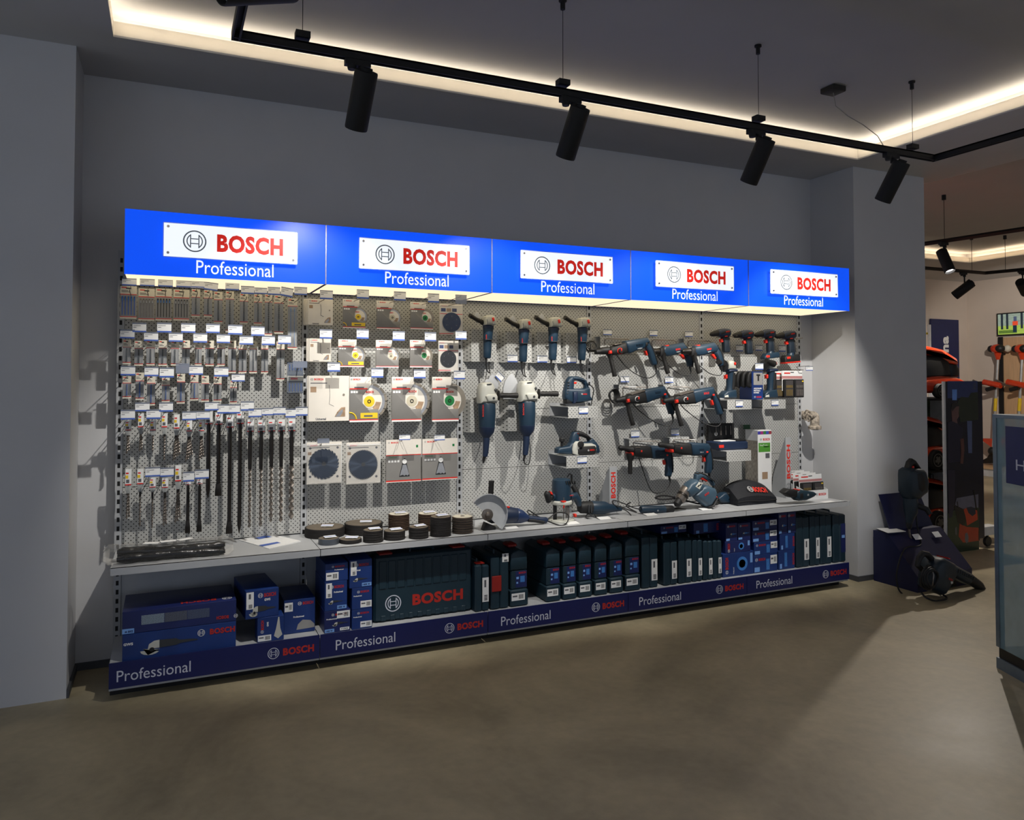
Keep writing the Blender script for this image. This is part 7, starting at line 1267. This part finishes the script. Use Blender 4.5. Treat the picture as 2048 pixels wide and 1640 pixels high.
sc('person_legs', .40, .50, .08, .42, (40, 60, 80), .5, .0016); sc('person_top', .39, .53, .42, .62, (225, 80, 50), .8, .002); sc('person_head', .42, .5, .62, .85, (90, 100, 130), .6, .002)
# wood panel, perforated post, brush cutters
wood_m = mat('pale_wood_panel', (205, 168, 128), .5, noise=.12, scale=6, stretch=(1, 8, .6))
yq = onx('O', 1515, 1200, XW-.05).y; t = thing('wood_wall_panel', 'pale wood display panel on the right wall', 'wall panel', (XW, yq-1.2, .12)); MB().box(XW-.045, XW, yq-2.4, yq, .12, zb_-.03).build('panel_board', wood_m, t, smooth=False); MB().box(XW-.07, XW-.0455, yq-.001, yq+.07, .12, zb_-.02).build('slotted_post', dk_m, t, smooth=False); MB().box(XW-.45, XW, yq-2.4, yq+.35, 0, .12).build('plinth_body', wfr_m, t, smooth=False); MB().box(XW-.47, XW-.046, yq-2.4, yq+.37, .121, .16).build('plinth_top', wood_m, t, smooth=False)
def cutter(label, ox, zoff=0):
    tr = lambda x, y: onx('O', x+ox, y, XW-.22); q2 = lambda x, y: onx('P', x+ox*.8184, y, XW-.22)
    t = thing('brush_cutter', label, 'brush cutter', q2(1080, 1350), 'orange brush cutters on the wall'); hd = tr(1400, 1070); r = 160*.10976*mpp(hd)
    MB().ball(hd, r*.62, 14, (.9, 1.2, .85)).build('engine_cover', or_m, t); MB().ball(hd+Vector((-.02, -r*.45, 0)), r*.52, 14, (1, 1, .85)).build('air_filter', dk_m, t); MB().ball(hd+Vector((0, r*.62, 0)), r*.42, 12).build('fuel_cap_side', dk_m, t); MB().ball(hd+Vector((.06, -r*.95, .0)), r*.4, 12).build('fuel_tank', cream_m, t)
    n0, n1 = tr(1415, 1150), tr(1420, 1270); MB().tube([n0, n1], [r*.38, r*.2], 14).build('clutch_housing', or_m, t)
    tip = q2(1085, 1210); sh = MB().tube([n1, tip], .022, 10).build('shaft', mat('aluminium_tube', (200, 200, 195), .35, metal=.7), t); MB().tube([n1.lerp(tip, .42), n1.lerp(tip, .56)], .026, 10).build('yellow_label', yel_m, t)
    hc = q2(1130, 215); MB().tube([hc+Vector((-.05, .36, .07)), hc+Vector((-.05, .2, .0)), hc, hc+Vector((-.05, -.25, -.01)), hc+Vector((-.05, -.5, .02))], .016, 8).build('handlebar', steel_m, t); MB().tube([hc+Vector((-.05, .17, .04)), hc+Vector((-.05, -.12, -.02))], .05, 10).build('left_grip', or_m, t); MB().tube([hc+Vector((-.06, -.02, -.05)), hc+Vector((-.06, .12, -.09))], .035, 8).build('control_grip', dk_m, t)
    MB().ball(tip, .075, 12, (1, 1, 1)).build('gear_head', dk_m, t); MB().add([tip+Vector(v) for v in ((0, .30, -.24), (0, .1, -.12), (0, 0, .06), (0, -.1, -.12), (0, -.30, -.24), (0, 0, -.2), (.02, .30, -.24), (.02, .1, -.12), (.02, 0, .06), (.02, -.1, -.12), (.02, -.3, -.24), (.02, 0, -.2))], [(0, 1, 2, 3, 4, 5), (11, 10, 9, 8, 7, 6), (0, 6, 7, 1), (1, 7, 8, 2), (2, 8, 9, 3), (3, 9, 10, 4), (4, 10, 11, 5), (5, 11, 6, 0)]).build('cutting_blade', dsteel_m, t, smooth=False)
    MB().add([tip+Vector(v) for v in ((-.02, .22, .2), (-.02, -.22, .22), (-.02, -.18, .12), (-.02, 0, .06), (.16, .2, .2), (.16, -.2, .22), (.16, -.16, .12), (.16, 0, .06))], [(0, 1, 2, 3), (7, 6, 5, 4), (0, 4, 5, 1), (1, 5, 6, 2), (2, 6, 7, 3), (3, 7, 4, 0)]).build('blade_guard', or_m, t, smooth=False)
    MB().box(hd.x, XW-.045, hd.y-.03, hd.y+.03, hd.z-r*.7, hd.z-r*.5).build('wall_bracket', dk_m, t, smooth=False)
cutter('orange brush cutter hanging left of the wood panel', 0); cutter('orange brush cutter hanging on the wood panel', 440)
# glass display case at the right edge
gx, gy = 4.429, 2.779; gl_m = mat('green_glass', (150, 185, 195), .08, alpha=.18); fr_m = mat('case_aluminium', (120, 135, 150), .35, metal=.6)
t = thing('glass_display_case', 'tall glass display case cut by the right edge', 'display case', (gx+.05, gy-.5, 0)); H_ = 1.39; W_, D_ = 1.1, .5
Ux = Vector((-.382, -.924, 0)); Uy = Vector((.924, -.382, 0)); G0 = Vector((gx, gy, 0))
def gb(name, m, u0, u1, v0, v1, z0, z1, parent=t): return MB().add([G0+Ux*u+Uy*v+Vector((0, 0, z)) for z in (z0, z1) for u, v in ((u0, v0), (u1, v0), (u1, v1), (u0, v1))], [(0, 3, 2, 1), (4, 5, 6, 7), (0, 1, 5, 4), (1, 2, 6, 5), (2, 3, 7, 6), (3, 0, 4, 7)]).build(name, m, parent, smooth=False)
gb('plinth', mat('case_black_base', (16, 16, 18), .4), .01, W_, .01, D_, .06, .12); gb('base_panel', fr_m, 0, W_, 0, D_, 0, .059); gb('front_glass', gl_m, .03, W_-.03, 0, .006, .12, H_); gb('side_glass', gl_m, 0, .006, .03, D_-.03, .12, H_)
for u, v in ((0, 0), (W_-.03, 0), (0, D_-.03), (W_-.03, D_-.03)): gb('corner_post', fr_m, u, u+.03, v, v+.03, .12, H_)
gb('top_rail', fr_m, 0, W_, 0, D_, H_, H_+.02); gb('glass_shelf', gl_m, .03, W_-.03, .03, D_-.03, .62, .628); gb('back_panel', mat('case_back_grey', (110, 122, 138), .5), .03, W_-.03, D_-.03, D_-.02, .12, H_)
pa = gb('poster', mat('case_poster_blue', (14, 30, 92), .4), .11, .95, -.003, -.0005, 1.04, 1.35); text('Husqvarna', pa, G0+Ux*.19-Uy*.0038+Vector((0, 0, 1.10)), Ux*.5, VZ*.075, plw_m)
